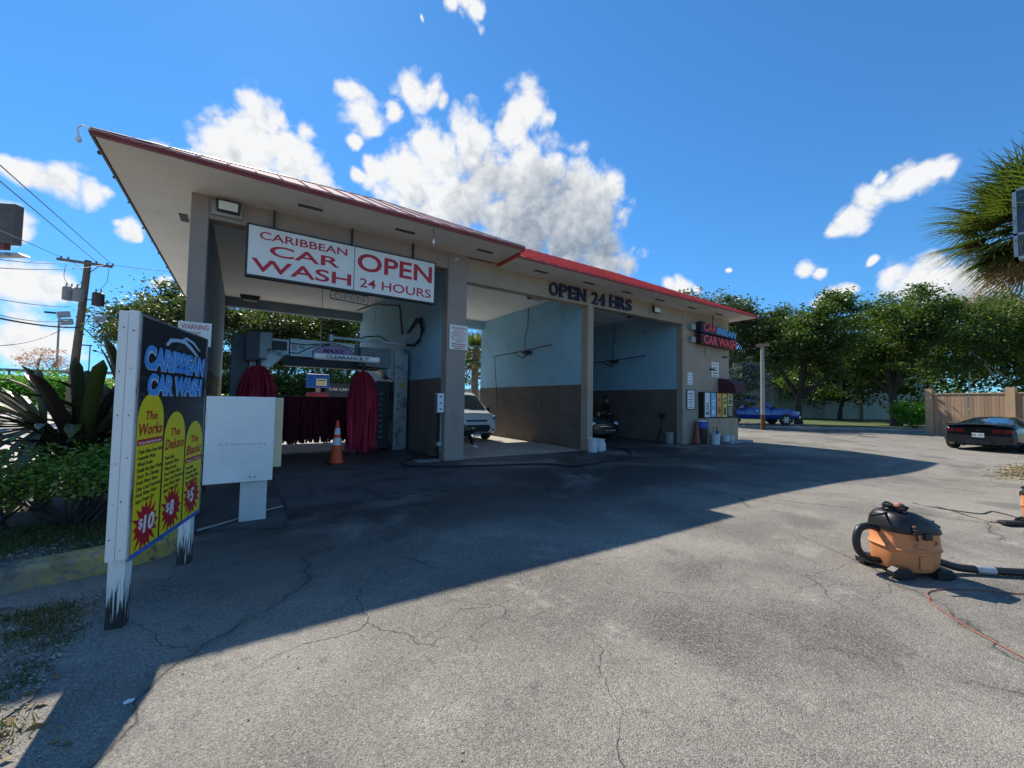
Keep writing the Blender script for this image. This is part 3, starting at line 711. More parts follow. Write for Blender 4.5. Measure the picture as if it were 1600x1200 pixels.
# soffit vents
def vent(x, y, z, dx, dy):
    b = MB(); b.box((x - dx, y - dy, z - .012), (x + dx, y + dy, z + .002)); vo = b.build('soffit_vent', M_DARK, bd)
    b = MB()
    for k in (-1, 0, 1):
        if dx > dy: b.box((x - dx * .95, y + k * dy * .55 - .006, z - .020), (x + dx * .95, y + k * dy * .55 + .006, z - .0125))
        else: b.box((x + k * dx * .55 - .006, y - dy * .95, z - .020), (x + k * dx * .55 + .006, y + dy * .95, z - .0125))
    b.build('vent_louvre', mat('vent_grey', (.12, .11, .10), .7), vo)
for x in (.98, 2.9, 4.95): vent(x, 8.85, ZL, .22, .05)
for x in (6.85, 8.7, 10.4, 12.1, 14.0, 15.85): vent(x, 9.0, ZR, .22, .05)
for y in (10.95, 12.95, 15): vent(-1.18, y, ZL, .07, .22)
vent(17.6, 10.6, ZR, .05, .2)
# awning over the service window
b = MB(); rows = []
for k in range(9):
    a = math.pi / 2 * k / 8
    yy = 9.44 - .72 * math.sin(a); zz = 2.12 + .50 * math.cos(a)
    rows.append([(16.55, yy, zz), (17.36, yy, zz)])
rows.append([(16.55, 8.72, 2.03), (17.36, 8.72, 2.03)])
b.grid(rows)
side = [r_[0] for r_ in rows] + [(16.55, 9.44, 2.03)]; b.add(side, [tuple(range(len(side)))])
side = [r_[1] for r_ in rows] + [(17.36, 9.44, 2.03)]; b.add(side, [tuple(range(len(side)))])
M_AWN = mat('burgundy_canvas', (.085, .025, .032), .8, .2, 4, .2, 80)
aw = b.build('awning', M_AWN, bd, smooth=True, angle=50)
b = MB()
for k in range(6): b.box((16.56 + k * .135, 8.708, 2.005), (16.56 + k * .135 + .11, 8.72, 2.045))
b.build('valance', M_AWN, aw)
# plinth box under the machines
b = MB(); b.box((15.12, 9.02, -.05), (17.28, 9.45, .98)); pl = b.build('plinth', mat('plinth_tan', (.44, .33, .215), .85, .12, 1.5, .3, 90, dirt=((.25, .19, .13), 2.5, .58)), bd, bevel=.01)
b = MB(); b.box((16.55, 9.005, .16), (16.75, 9.018, .30)); b.build('hatch', M_DARK, pl)
# conduit on the tunnel wall
b = MB(); b.tube([(3.95, 18.2, 5.3), (4.2, 16, 5.2), (4.22, 13.2, 4.6), (4.2, 12.8, 3.6)], .03, 6); b.tube([(4.24, 9.9, 0), (4.24, 9.9, 1.2)], .02, 6); b.build('conduit', M_DARK, bd)

# ------------------------------------------------------------------ signs on and around the building
EX, EZ = (1, 0, 0), (0, 0, 1)
# hanging light box
s = thing('lightbox_sign', 'long white hanging light box with red CARIBBEAN CAR WASH OPEN 24 HOURS lettering', 'sign', (1.9, 9.36, 3.86))
b = MB(); b.box((-.06, 9.305, 3.84), (3.84, 9.45, 4.88)); b.build('cabinet', M_DARK, s, bevel=.01)
fl = MB(); fl.box((-.02, 9.292, 3.88), (1.93, 9.306, 4.84)); f1 = fl.build('face_panel', M_SIGNW, s)
fl = MB(); fl.box((1.945, 9.292, 3.88), (3.80, 9.306, 4.84)); f2 = fl.build('face_panel', M_SIGNW, s)
YS = 9.2915
text('lettering', 'CARIBBEAN', M_REDT, f1, (.16, YS, 4.60), EX, EZ, .155, 1.62, bold=.012)
text('lettering', 'CAR', M_REDT, f1, (.34, YS, 4.30), EX, EZ, .22, 1.30, bold=.015)
text('lettering', 'WASH', M_REDT, f1, (.04, YS, 3.955), EX, EZ, .255, 1.84, bold=.015)
text('lettering', 'OPEN', M_REDT, f2, (2.0, YS, 4.34), EX, EZ, .40, 1.74, bold=.018)
text('lettering', '24 HOURS', M_REDT, f2, (2.06, YS, 3.975), EX, EZ, .20, 1.66, bold=.008)
b = MB()
for x in (.4, 1.9, 3.3): b.box((x - .015, 9.40, 4.88), (x + .015, 9.47, 5.28))
b.build('hanger', M_DARK, s)
# neon open sign
s = thing('neon_sign', 'small unlit neon OPEN sign hanging under the light box', 'sign', (1.9, 9.42, 3.66))
b = MB()
fr = [(1.5, 3.66), (2.28, 3.62), (2.28, 3.82), (1.5, 3.82)]
b.tube([(x, 9.42, z) for x, z in fr + fr[:1]], .012, 6); b.build('frame', M_DARK, s)
text('lettering', 'OPEN', mat('neon_tube_off', (.16, .05, .05), .3, .1, 4), s, (1.56, 9.41, 3.675), EX, EZ, .11, .64, depth=.01, bold=-.012)
b = MB(); b.box((1.55, 9.415, 3.82), (1.565, 9.425, 3.86)); b.box((2.2, 9.415, 3.82), (2.215, 9.425, 3.86)); b.build('hanger', M_DARK, s)
# letters OPEN 24 HRS with slab serifs
s = thing('wall_lettering', 'dark navy OPEN 24 HRS letters fixed to the front beam', 'sign', (9.1, 9.46, 4.66))
def serif_letter(ch, x, w, z, h, y=9.455, d=.05):
    t = text('letter', ch, M_NAVY, s, (x, y - .0, z), EX, EZ, h, w, depth=d, bold=.018)
    b = MB(); sr = .035
    feet = {'P': [(0, .42)], 'N': [(0, .3)], 'H': [(0, .36), (.64, 1)], 'R': [(0, .4), (.78, 1.06)], 'E': [(0, .3)], '4': [(.45, .95)]}
    tops = {'P': [(-.04, .2)], 'N': [(-.04, .25), (.7, 1.04)], 'H': [(0, .36), (.64, 1)], 'R': [(-.04, .2)], 'E': [(-.04, .2)]}
    for a, c_ in feet.get(ch, []): b.box((x + (a - .05) * w, y - d - .002, z - .003), (x + c_ * w, y - .001, z + sr))
    for a, c_ in tops.get(ch, []): b.box((x + a * w, y - d - .002, z + h - sr), (x + c_ * w, y - .001, z + h + .003))
    if ch == 'E':
        b.box((x + .86 * w, y - d - .002, z), (x + w, y - .001, z + .12)); b.box((x + .86 * w, y - d - .002, z + h - .12), (x + w, y - .001, z + h))
    if b.v: b.build('serif', M_NAVY, t)
for ch, x, w in (('O', 7.50, .34), ('P', 7.90, .31), ('E', 8.27, .30), ('N', 8.62, .36), ('2', 9.24, .28), ('4', 9.55, .30), ('H', 10.06, .38), ('R', 10.47, .36), ('S', 10.86, .27)):
    serif_letter(ch, x, w, 4.70, .40)
# box sign on the office end
s = thing('channel_sign', 'two-row red and blue CARIBBEAN CAR WASH cabinet sign on the office corner', 'sign', (16, 9.3, 3.9))
poly = [(14.85, 3.90), (17.35, 3.84), (17.42, 4.20), (14.80, 4.30)]
b = MB(); b.prism([(x, z) for x, z in poly], (0, 9.12, 0), EX, EZ, (0, .25, 0)); c1 = b.build('cabinet', mat('maroon_cabinet', (.075, .012, .015), .5, .2, 3), s, bevel=.01)
poly = [(14.82, 4.36), (17.35, 4.26), (17.38, 4.56), (15.9, 4.70), (14.85, 4.78)]
b = MB(); b.prism([(x, z) for x, z in poly], (0, 9.12, 0), EX, EZ, (0, .25, 0)); c2 = b.build('cabinet', mat('navy_cabinet', (.02, .02, .04), .5, .2, 3), s, bevel=.01)
M_CHR = mat('channel_red', (.72, .045, .04), .4, .06, 3); M_CHB = mat('channel_blue', (.16, .42, .70), .4, .08, 3)
text('lettering', 'CAR WASH', M_CHR, c1, (14.93, 9.118, 3.915), (1, 0, -.02), EZ, .34, 2.4, depth=.03, bold=.03)
text('lettering', 'CAR', M_CHR, c2, (14.93, 9.118, 4.41), (1, 0, -.03), EZ, .33, .86, depth=.03, bold=.02, shear=.2)
text('lettering', 'IBBEAN', M_CHB, c2, (15.83, 9.118, 4.38), (1, 0, -.05), EZ, .27, 1.5, depth=.03, bold=.02, shear=.2)
for z in (4.05, 4.55):
    b = MB(); b.box((14.45, 9.28, z - .11), (14.72, 9.455, z + .11)); b.build('ballast_box', mat('galvanised', (.42, .43, .43), .5, .15, 4, metal=.4), s, bevel=.01)
b = MB(); b.tube([(15.75, 9.2, 4.72), (15.75, 9.2, 5.14)], .02, 6); b.tube([(15.6, 9.44, 3.85), (15.6, 9.452, 3.4)], .008, 5); b.build('conduit', M_DARK, s)

def plate(name, label, x0, x1, z0, z1, y, lines, tm=M_REDT, bgm=M_SIGNW, frame=None, cat='sign', hdr=None, hm=None):
    t = thing(name, label, cat, ((x0 + x1) / 2, y, z0))
    b = MB(); b.box((x0, y - .006, z0), (x1, y + .006, z1)); p = b.build('plate', bgm, t)
    if frame:
        fb = MB(); w = .03
        for a in ((x0 - w, z0 - w, x1 + w, z0), (x0 - w, z1, x1 + w, z1 + w), (x0 - w, z0, x0, z1), (x1, z0, x1 + w, z1)):
            fb.box((a[0], y - .016, a[1]), (a[2], y + .008, a[3]))
        fb.build('frame', frame, t)
    n = len(lines); zz = z1 - .05 * (z1 - z0)
    tot = sum(l[1] for l in lines) * 1.45
    k = (z1 - z0) * .93 / tot
    for (str_, hh, wf) in lines:
        zz -= hh * k * 1.2
        w_ = (x1 - x0) * wf
        if str_ == '~':
            lb = MB(); lb.box(((x0 + x1) / 2 - w_ / 2, y - .008, zz), ((x0 + x1) / 2 + w_ / 2, y - .0062, zz + hh * k * .6)); lb.build('faded_line', tm, p)
        else: text('lettering', str_, (hm if (hm and hh == lines[0][1]) else tm), p, ((x0 + x1) / 2 - w_ / 2, y - .0065, zz), EX, EZ, hh * k, w_, depth=.002, bold=.006)
        zz -= hh * k * .25
    return t
warn = [('WARNING', 1.7, .8), ('WE ARE NOT', 1, .55), ('RESPONSIBLE FOR', 1, .8), ('DAMAGES THAT', 1, .7), ('MAY HAPPEN TO', 1, .76), ('THE CAR WHILE', 1, .74), ('WASHING', 1, .42), ('~', 1, .78), ('~', 1, .72), ('~', 1, .5)]
plate('warning_sign', 'white warning notice with red writing on the taupe pillar by the tunnel', 4.30, 4.82, 2.80, 3.43, 9.42, [l for l in warn if l[0]])
plate('warning_sign', 'white warning notice half hidden behind the black menu board', -1.02, -.53, 2.42, 2.86, 9.43, [('WARNING', 1.7, .82), ('DO NOT', 1.1, .36), ('~', 1.1, .6), ('~', 1.1, .3)], tm=M_REDT)
plate('notice_sign', 'tall white NOTICE plate high on the office wall above the awning', 16.05, 16.58, 2.66, 3.28, 9.445, [('NOTICE', 1.2, .7), ('~', 1, .6), ('~', 1, .66), ('~', 1, .66), ('~', 1, .5)], tm=mat('dull_red_ink', (.35, .10, .10), .6))
plate('paper_notice', 'small blank white paper notice on the office wall', 14.40, 14.72, 2.28, 2.76, 9.447, [('~', .4, .6), ('~', .4, .6), ('~', .4, .5), ('~', .4, .6)], tm=mat('faint_ink', (.50, .50, .50), .6), bgm=M_WHITE)
plate('framed_notice', 'white notice board in a black frame beside the vending panels', 14.36, 14.84, 1.34, 2.06, 9.44, [('~', .7, .7), ('~', .5, .5), ('~', .5, .66), ('~', .5, .6), ('~', .5, .3), ('~', .5, .6)], tm=mat('grey_ink', (.30, .32, .34), .6), bgm=M_WHITE, frame=M_BLACK)
s = thing('house_numbers', 'pale street number digits on the tan office wall', 'sign', (15.15, 9.455, 2.5))
for ch, x in (('3', 15.0), ('5', 15.13), ('4', 15.26)): text('digit', ch, mat('number_pale', (.55, .52, .47), .5), s, (x, 9.458, 2.5 - .02 * (x > 15.1)), EX, EZ, .15, .085, depth=.01, bold=.01)

# vending panels
s = thing('vending_panels', 'bank of tall colourful vending panels in black frame on the office front', 'vending machine', (16.2, 9.2, .98))
b = MB(); b.box((15.14, 9.06, .985), (17.26, 9.44, 2.02)); b.build('housing', M_BLACK, s, bevel=.01)
VP = [((.78, .77, .74), (.08, .07, .06)), ((.22, .50, .72), (.75, .78, .8)), ((.78, .30, .07), (.30, .05, .03)), ((.80, .62, .08), (.06, .05, .04)), ((.66, .52, .30), (.10, .08, .06))]
for i, (c1, c2) in enumerate(VP):
    x0 = 15.20 + i * .415; x1 = x0 + (.33 if i < 4 else .36)
    z0 = 1.03 if i < 4 else 1.48
    b = MB(); b.box((x0, 9.035, z0), (x1, 9.058, 1.99)); p = b.build('panel', mat('vend_panel_%d' % i, c1, .3, .12, 5), s)
    M2 = mat('vend_print_%d' % i, c2, .3, .3, 9)
    b = MB(); cx = (x0 + x1) / 2
    if i == 0:
        for k in range(4): b.obox((cx + .02 * (-1) ** k, 9.034, 1.25 + k * .1), (.07, 0, .03), (0, .001, 0), (0, 0, .03))
        b.box((x0 + .05, 9.033, 1.12), (x1 - .05, 9.0345, 1.2))
    elif i == 1:
        b.lathe([(.11, 0), (.11, .002)], 16, (cx, 9.032, 1.22), 'y'); b.box((x0 + .05, 9.033, 1.5), (x1 - .05, 9.0345, 1.56)); b.box((x0 + .07, 9.033, 1.64), (x1 - .07, 9.0345, 1.7))
    elif i == 2:
        b.prism([(-.12, 0), (.12, .04), (.10, .28), (.03, .2), (.0, .42), (-.06, .24), (-.11, .3)], (cx, 9.0345, 1.15), EX, EZ, (0, -.002, 0))
        b.lathe([(.07, 0), (.07, .002)], 12, (cx, 9.032, 1.72), 'y')
    elif i == 3:
        b.box((x0 + .06, 9.033, 1.1), (x1 - .06, 9.0345, 1.42)); b.obox((cx, 9.034, 1.62), (.11, 0, .05), (0, .001, 0), (-.02, 0, .04)); b.obox((cx, 9.034, 1.78), (.11, 0, .05), (0, .001, 0), (-.02, 0, .03))
    else:
        b.box((x0 + .05, 9.033, 1.55), (x1 - .05, 9.0345, 1.75)); b.box((x0 + .08, 9.033, 1.82), (x1 - .08, 9.0345, 1.9))
    b.build('print', M2, p)
b = MB()
for k in range(5): b.box((16.88, 9.04, 1.08 + k * .075), (17.2, 9.058, 1.12 + k * .075))
b.build('coin_slot', M_STEEL, s)
s.location.y += .17

# flood light and bay lights
def flood(name, label, x, y, z, rot=0, m_=M_SIGNW):
    t = thing(name, label, 'light', (x, y, z))
    b = MB(); b.box((x - .20, y - .01, z - .16), (x + .28, y + .04, z + .10)); b.build('back_plate', mat('plate_grey', (.40, .37, .33), .7), t)
    b = MB(); b.prism([(-.18, -.10), (.18, -.10), (.20, .12), (-.20, .12)], (x + .06, y - .10, z), EX, EZ, (0, .09, 0)); b.build('housing', M_DARK, t, bevel=.01)
    b = MB(); b.box((x - .09, y - .115, z - .075), (x + .21, y - .101, z + .085)); b.build('lens', m_, t)
    b = MB(); b.tube([(x - .1, y - .02, z + .1), (x - .13, y - .03, z + .22), (x - .05, y, z + .26), (x, y, z + .14)], .008, 5); b.build('cable', M_DARK, t)
flood('flood_light', 'grey flood light with pale lens above the left pillar of the tunnel', -.42, 9.42, 5.10)
flood('wall_light', 'small flood light on the beam right of the OPEN 24 HRS letters', 12.35, 9.43, 4.90)
def bay_light(label, x, y, z):
    t = thing('bay_light', label, 'light', (x, y, z), group='lights under the bay ceilings')
    b = MB(); b.prism([(-.32, 0), (.32, 0), (.26, -.16), (-.26, -.16)], (x, y - .18, z), EX, EZ, (0, .36, 0)); b.build('housing', M_DARK, t, bevel=.01)
    b = MB(); b.box((x - .22, y - .14, z - .172), (x + .22, y + .14, z - .161)); b.build('lens', mat('dull_lens', (.30, .29, .27), .3), t)
bay_light('dark boxy ceiling light inside the tunnel with the brushes', .10, 18.1, 5.29)
bay_light('dark boxy ceiling light above the white van bay', 8.2, 11.0, 5.15)
bay_light('dark boxy ceiling light above the black car bay', 13.2, 11.0, 5.15)
for lab, x, y, z in (('white bullet security camera on the pillar above the light box end', 4.45, 9.42, 5.12), ('dark dome security camera beside the tall NOTICE plate', 15.98, 9.42, 2.98), ('tiny dark security camera under the box sign', 16.95, 9.42, 3.55)):
    t = thing('security_camera', lab, 'camera', (x, y, z))
    m_ = M_WHITE if z > 5 else M_DARK
    b = MB(); b.lathe([(.045, 0), (.045, .02)], 12, (x, y + .01, z), 'y'); b.build('mount', m_, t)
    b = MB(); b.lathe([(.03, 0), (.035, .05), (.035, .14), (.02, .15)], 12, (x, y - .15, z - .02), 'y'); c_ = b.build('barrel', m_, t, smooth=True)
    b = MB(); b.lathe([(.022, 0), (.018, .008)], 12, (x, y - .156, z - .02), 'y'); b.build('lens', M_GLASS, c_)
# pendant bulb and loose wiring at the eave
t = thing('hanging_bulb', 'bare bulb on a wire hanging from the front eave', 'light', (3.35, 8.3, 4.9))
b = MB(); b.tube([(3.35, 8.30, 5.28), (3.36, 8.30, 5.02)], .006, 5); b.build('wire', M_DARK, t)
b = MB(); b.lathe([(.012, .06), (.02, .03), (.03, -.02), (.02, -.05), (.004, -.06)], 10, (3.36, 8.30, 4.97)); b.build('bulb', M_WHITE, t, smooth=True)
t = thing('corner_bulb', 'wire and lamp dangling from the left roof corner', 'light', (-2.1, 8.2, 5.2))
b = MB(); b.tube([(-1.98, 8.22, 5.34), (-2.08, 8.2, 5.37), (-2.12, 8.2, 5.30), (-2.10, 8.2, 5.2)], .012, 6); b.build('bracket', M_WHITE, t)
b = MB(); b.lathe([(.015, .05), (.035, .0), (.03, -.04), (.005, -.06)], 10, (-2.10, 8.2, 5.16)); b.build('bulb', M_WHITE, t, smooth=True)

# ------------------------------------------------------------------ menu board
SA, SB = Vector((-.590, 3.62, 0)), Vector((-.330, 4.73, 0))
ud = (SB - SA).normalized(); nd = Vector((ud.y, -ud.x, 0)); LEN = (SB - SA).length
ms = thing('menu_board', 'black and yellow wash price board CARIBBEAN CAR WASH on two white posts', 'sign', tuple(SA + ud * .5))
UP = Vector((0, 0, 1))
def sp(u, z, off=0.0): return SA + ud * u + UP * z + nd * off
def rotted_post_mat():
    m = M_WOODW.copy(); m.name = 'rotted_white_post'; nt = m.node_tree; N = nt.nodes.new; L = nt.links.new
    p = nt.nodes['Principled BSDF']; src = p.inputs['Base Color'].links[0].from_socket
    tc = N('ShaderNodeTexCoord'); mp = N('ShaderNodeMapping'); mp.inputs['Scale'].default_value = (120, 120, 6); L(tc.outputs['Object'], mp.inputs[0])
    nz = N('ShaderNodeTexNoise'); nz.inputs['Scale'].default_value = 1.0; nz.inputs['Detail'].default_value = 6; L(mp.outputs[0], nz.inputs['Vector'])
    xz = N('ShaderNodeSeparateXYZ'); L(tc.outputs['Object'], xz.inputs[0])
    h = N('ShaderNodeMapRange'); h.inputs['From Min'].default_value = .04; h.inputs['From Max'].default_value = .42; h.inputs['To Min'].default_value = .27; h.inputs['To Max'].default_value = .70; L(xz.outputs[2], h.inputs['Value'])
    d = N('ShaderNodeMath'); d.operation = 'SUBTRACT'; L(nz.outputs['Fac'], d.inputs[0]); L(h.outputs[0], d.inputs[1])
    k = N('ShaderNodeMapRange'); k.inputs['From Min'].default_value = -.02; k.inputs['From Max'].default_value = .14; L(d.outputs[0], k.inputs['Value'])
    mx = N('ShaderNodeMix'); mx.data_type = 'RGBA'; L(k.outputs[0], mx.inputs['Factor']); L(src, mx.inputs['A']); mx.inputs['B'].default_value = (.035, .032, .026, 1)
    L(mx.outputs['Result'], p.inputs['Base Color']); return m
M_POSTW = rotted_post_mat()
for u in (.03, LEN - .03):
    b = MB(); b.obox(sp(u, .95, -.042), ud * .045, nd * .045, UP * 1.05); po = b.build('post', M_POSTW, ms, bevel=.004)
PH0, PH1 = .455, 2.03
for o_, w_, z_ in ((-.057, .0245, 0), (-.004, .0265, .006)):
    b = MB(); b.obox(sp(-.055, 1.245 + z_, o_), ud * .012, nd * w_, UP * .80); sb_ = b.build('side_board', M_WOODW, ms, bevel=.003)
    b = MB()
    for k in range(6): b.obox(sp(-.0675, .55 + .27 * k + rnd.uniform(-.05, .05), o_ + rnd.uniform(-.012, .012)), ud * .001, nd * rnd.uniform(.002, .005), UP * rnd.uniform(.002, .005))
    b.build('nail_head', M_DARK, sb_)
b = MB(); b.obox(sp(LEN + .055, 1.245, -.030), ud * .012, nd * .052, UP * .80); b.build('side_board', M_WOODW, ms, bevel=.003)
b = MB(); b.obox(sp(LEN / 2, 1.245, .012), ud * (LEN / 2 + .04), nd * .006, UP * .79); b.build('backing', M_WOODW, ms)
PU0, PU1 = -.038, LEN + .04
b = MB(); b.obox(sp((PU0 + PU1) / 2, (PH0 + PH1) / 2, .022), ud * ((PU1 - PU0) / 2), nd * .003, UP * ((PH1 - PH0) / 2)); pan = b.build('panel', M_SIGNBK, ms)
b = MB()
for (a0, z0, a1, z1) in ((PU0 - .008, PH0 - .008, PU0 + .006, PH1 + .008), (PU1 - .006, PH0 - .008, PU1 + .008, PH1 + .008), (PU0, PH1 - .006, PU1, PH1 + .008)):
    b.obox(sp((a0 + a1) / 2, (z0 + z1) / 2, .024), ud * ((a1 - a0) / 2), nd * .007, UP * ((z1 - z0) / 2))
b.build('trim', M_STEEL, pan)
b = MB(); b.obox(sp((PU0 + PU1) / 2, PH0 - .008, .024), ud * ((PU1 - PU0) / 2), nd * .007, UP * .016); b.build('trim', mat('trim_blue', (.06, .16, .50), .5), pan)
PW, PHH = PU1 - PU0, PH1 - PH0
def pp(s_, t_, off=.0255): return sp(PU0 + PW * s_, PH1 - PHH * t_, off)
def ptxt(str_, s0, s1, tb, h, m_, par, off=.0285, **k):
    return text('lettering', str_, m_, par, pp(s0, tb, off), ud + UP * k.pop('rise', 0), UP, h, PW * (s1 - s0), depth=.0015, **k)
# title in two layers: pale blue outline, bright face
for off, m_, dz in ((.0265, mat('title_outline', (.62, .74, .86), .4), .004), (.0285, M_SKYB, 0)):
    ptxt('CARIBBEAN', .05 + dz * .6, .97, .222 + dz, .168, m_, pan, off=off, bold=.075 if dz else .040, shear=.12)
    ptxt('CAR WASH', .10 + dz * .6, .93, .335 + dz, .155, m_, pan, off=off, bold=.075 if dz else .040, shear=.12)
# car outline swoosh
b = MB()
sw = [(.30, .095), (.36, .060), (.48, .050), (.60, .048), (.72, .075), (.84, .115), (.80, .118), (.70, .092), (.58, .066), (.48, .066), (.38, .076), (.33, .10)]
b.prism(sw, pp(0, 0, .0262), ud * PW, UP * -PHH, nd * .0015)
sw = [(.52, .052), (.60, .028), (.74, .040), (.88, .085), (.83, .080), (.72, .052), (.61, .042), (.56, .055)]
b.prism(sw, pp(0, 0, .0258), ud * PW, UP * -PHH, nd * .0012); b.build('car_swoosh', M_PALEB, pan)
# bubbles
def ring(par, s_, t_, r, m_, w=.006):
    b = MB(); c_ = pp(s_, t_, .0256); n_ = 28; rows = []
    for k in range(n_ + 1):
        a = 2 * math.pi * k / n_; d = ud * math.cos(a) + UP * math.sin(a)
        rows.append([c_ + d * (r - w), c_ + d * r])
    b.grid(rows); b.build('bubble_print', m_, par)
M_BUB = mat('bubble_grey', (.10, .12, .16), .3)
for s_, t_, r in ((.52, .155, .11), (.06, .315, .09), (.54, .44, .20), (.88, .36, .065), (.98, .47, .13), (.05, .345, .03), (.20, .30, .06)): ring(pan, s_, t_, r, M_BUB)
# three yellow arches
def arch(s0, s1, t0, items, head, sub, price, pr):
    w = PW * (s1 - s0); r = w / 2; ht = PHH * (1 - t0)
    poly = [(0, 0), (w, 0)] + [(r + r * math.cos(a), ht - r * 1.05 + r * 1.05 * math.sin(a)) for a in [math.pi * k / 20 for k in range(21)]]
    b = MB(); b.prism(poly, pp(s0, 1.0, .0252), ud, UP, nd * .0022); y = b.build('price_column', M_YEL, pan)
    def tx(str_, zc, h, wf, m_, **k):
        return text('lettering', str_, m_, y, pp(s0, 1.0, .0276) + ud * (w * (1 - wf) / 2) + UP * zc, ud, UP, h, w * wf, depth=.0012, **k)
    tx(head[0], ht - r * .98, .062, .46, M_BURST, bold=.02, shear=.15)
    tx(head[1], ht - r * .98 - .100, .080, .90, M_BURST, bold=.02, shear=.15)
    zz = ht - r * .98 - .135
    if sub:
        b = MB(); b.obox(pp(s0, 1.0, .0280) + ud * (w / 2) + UP * (zz - .014), ud * (w * .48), nd * .0008, UP * .020); rb = b.build('ribbon', M_BURST, y)
        text('lettering', sub, M_WHITE, rb, pp(s0, 1.0, .0289) + ud * (w * .08) + UP * (zz - .026), ud, UP, .02, w * .84, depth=.0008)
        zz -= .05
    for it in items:
        zz -= .041
        wf = min(.92, .07 * len(it) * .66)
        text('lettering', it, M_SIGNBK, y, pp(s0, 1.0, .0276) + ud * (w * .07) + UP * zz, ud, UP, .029, w * wf, depth=.0012, bold=.008, shear=.1)
    c_ = pp(s0, 1.0, .0277) + ud * (w * .48) + UP * (.165 + pr)
    b = MB(); pts = []
    for k in range(32):
        a = 2 * math.pi * k / 32; q = (.175 if k % 2 == 0 else .112) * (1 + .12 * math.sin(k * 2.3)); pts.append((math.cos(a) * q * w / .36, math.sin(a) * q))
    b.prism(pts, c_, ud, UP, nd * .0018); bu = b.build('price_burst', M_BURST, y)
    text('lettering', '$', M_WHITE, bu, c_ + nd * .002 - ud * (w * .27) - UP * .005, ud, UP, .065, w * .15, depth=.0015, bold=.02)
    text('lettering', price, M_WHITE, bu, c_ + nd * .002 - ud * (w * .10) - UP * .045, ud, UP, .115, w * (.42 if len(price) > 1 else .20), depth=.0015, bold=.03, shear=.1)
arch(.015, .325, .325, ['Triple Shine Foam Bath', 'Foamerite Wash', 'Wheel Scrubs', 'Double Pass Super Wash', 'Twice The Cleaning', 'Fresh Water Rinse', 'Clear Coat Protectant', 'Fresh Water Rinse', 'Super Power Dry'], ('The', 'Works'), 'Plus Super Sealant Paint Protection', '10', -.01)
arch(.350, .660, .415, ['Foam Bath', 'Foamerite Wash', 'Wheel Scrubs', 'Fresh Water Rinse', 'Clear Coat Protectant', 'Fresh Water Rinse', 'Super Power Dry'], ('The', 'Deluxe'), None, '8', .0)
arch(.685, .990, .475, ['Foam Bath', 'Foamerite Wash', 'Fresh Water Rinse', 'Super Power Dry'], ('The', 'Basic'), 'Super Wash', '5', .01)

# ------------------------------------------------------------------ blank white pay station board
t = thing('pay_station', 'pay station with blank white ATTENTION back board on a wide white pedestal', 'pay station', (.15, 5.8, 0))
b = MB(); b.box((-.335, 5.70, .515), (.335, 5.722, 1.505)); bo = b.build('back_board', M_WHITE, t, bevel=.002)
b = MB(); b.box((-.28, 5.7225, .66), (.425, 6.18, 1.50)); b.build('cabinet', mat('cream_cabinet', (.62, .52, .33), .5, .1, 3, dirt=((.40, .33, .2), 3, .6)), t, bevel=.01)
b = MB(); b.obox((.152, 5.80, .25), (.135, 0, 0), (0, .06, 0), (0, 0, .27)); b.build('pedestal', mat('pedestal_white', (.62, .62, .60), .6, .08, 3, .2, 40, dirt=((.30, .25, .2), 7, .66)), t, bevel=.006)
M_FAINT = mat('faded_ink', (.46, .48, .50), .6)
text('lettering', 'ATTENTION', M_FAINT, bo, (-.21, 5.6995, .935), EX, EZ, .032, .46, depth=.001, bold=.004)
for k in range(7):
    w_ = (.44, .40, .46, .42, .45, .38, .30)[k]
    lb = MB(); lb.box((-.2, 5.6982, .902 - k * .028), (-.2 + w_, 5.6998, .906 - k * .028)); lb.build('faded_line', mat('very_faded_ink', (.60, .61, .62), .6), bo)
for x in (.10, .15): 
    b = MB(); b.box((x, 5.697, .56), (x + .014, 5.7, .575)); b.build('screw_hole', M_DARK, bo)

# ------------------------------------------------------------------ wash gantry in the tunnel
M_MOP = None
def mop_mat(name, c1, c2):
    m = leaf_mat(name, c2, c1, .08, .95); return m
M_MOP = mop_mat('red_mop_cloth', (.78, .05, .10), (.14, .006, .018))
M_MOPD = mop_mat('dark_mop_cloth', (.22, .016, .040), (.05, .006, .012))
gm = thing('wash_gantry', 'grey rollover wash machine with red mop brushes in the tunnel', 'wash machine', (2.0, 12.6, 0))
b = MB(); b.box((-.28, 12.15, .0), (.10, 13.3, 3.06)); b.build('leg_cabinet', M_GREYP, gm, bevel=.02)
b = MB(); b.prism([(.0, 2.42), (.33, 2.36), (.33, 2.80), (.50, 2.55), (.50, 3.10), (.02, 3.16)][:0] or [(.02, 2.40), (.30, 2.40), (.30, 3.12), (.02, 3.12)], (0, 11.72, 0), EX, EZ, (0, .42, 0)); b.build('motor_box', mat('machine_dark', (.055, .058, .065), .5, .25, 3), gm, bevel=.015)
b = MB(); b.prism([(.30, 2.46), (.47, 2.46), (.47, 2.70), (.56, 2.70), (.56, 3.11), (.30, 3.11)], (0, 11.72, 0), EX, EZ, (0, .40, 0)); b.build('motor_cover', mat('machine_light', (.34, .35, .37), .5, .12, 3), gm, bevel=.01)
# curved shroud
b = MB(); b.prism([(.10, 2.25), (.55, 2.25), (.92, 2.62), (.98, 2.62), (.98, 3.03), (.10, 3.06)], (0, 12.16, 0), EX, EZ, (0, .5, 0)); b.build('shroud', M_STEEL, gm, bevel=.02)
b = MB(); b.box((.50, 12.10, 2.74), (.92, 12.158, 2.97)); b.build('recess', M_DARK, gm, bevel=.01)
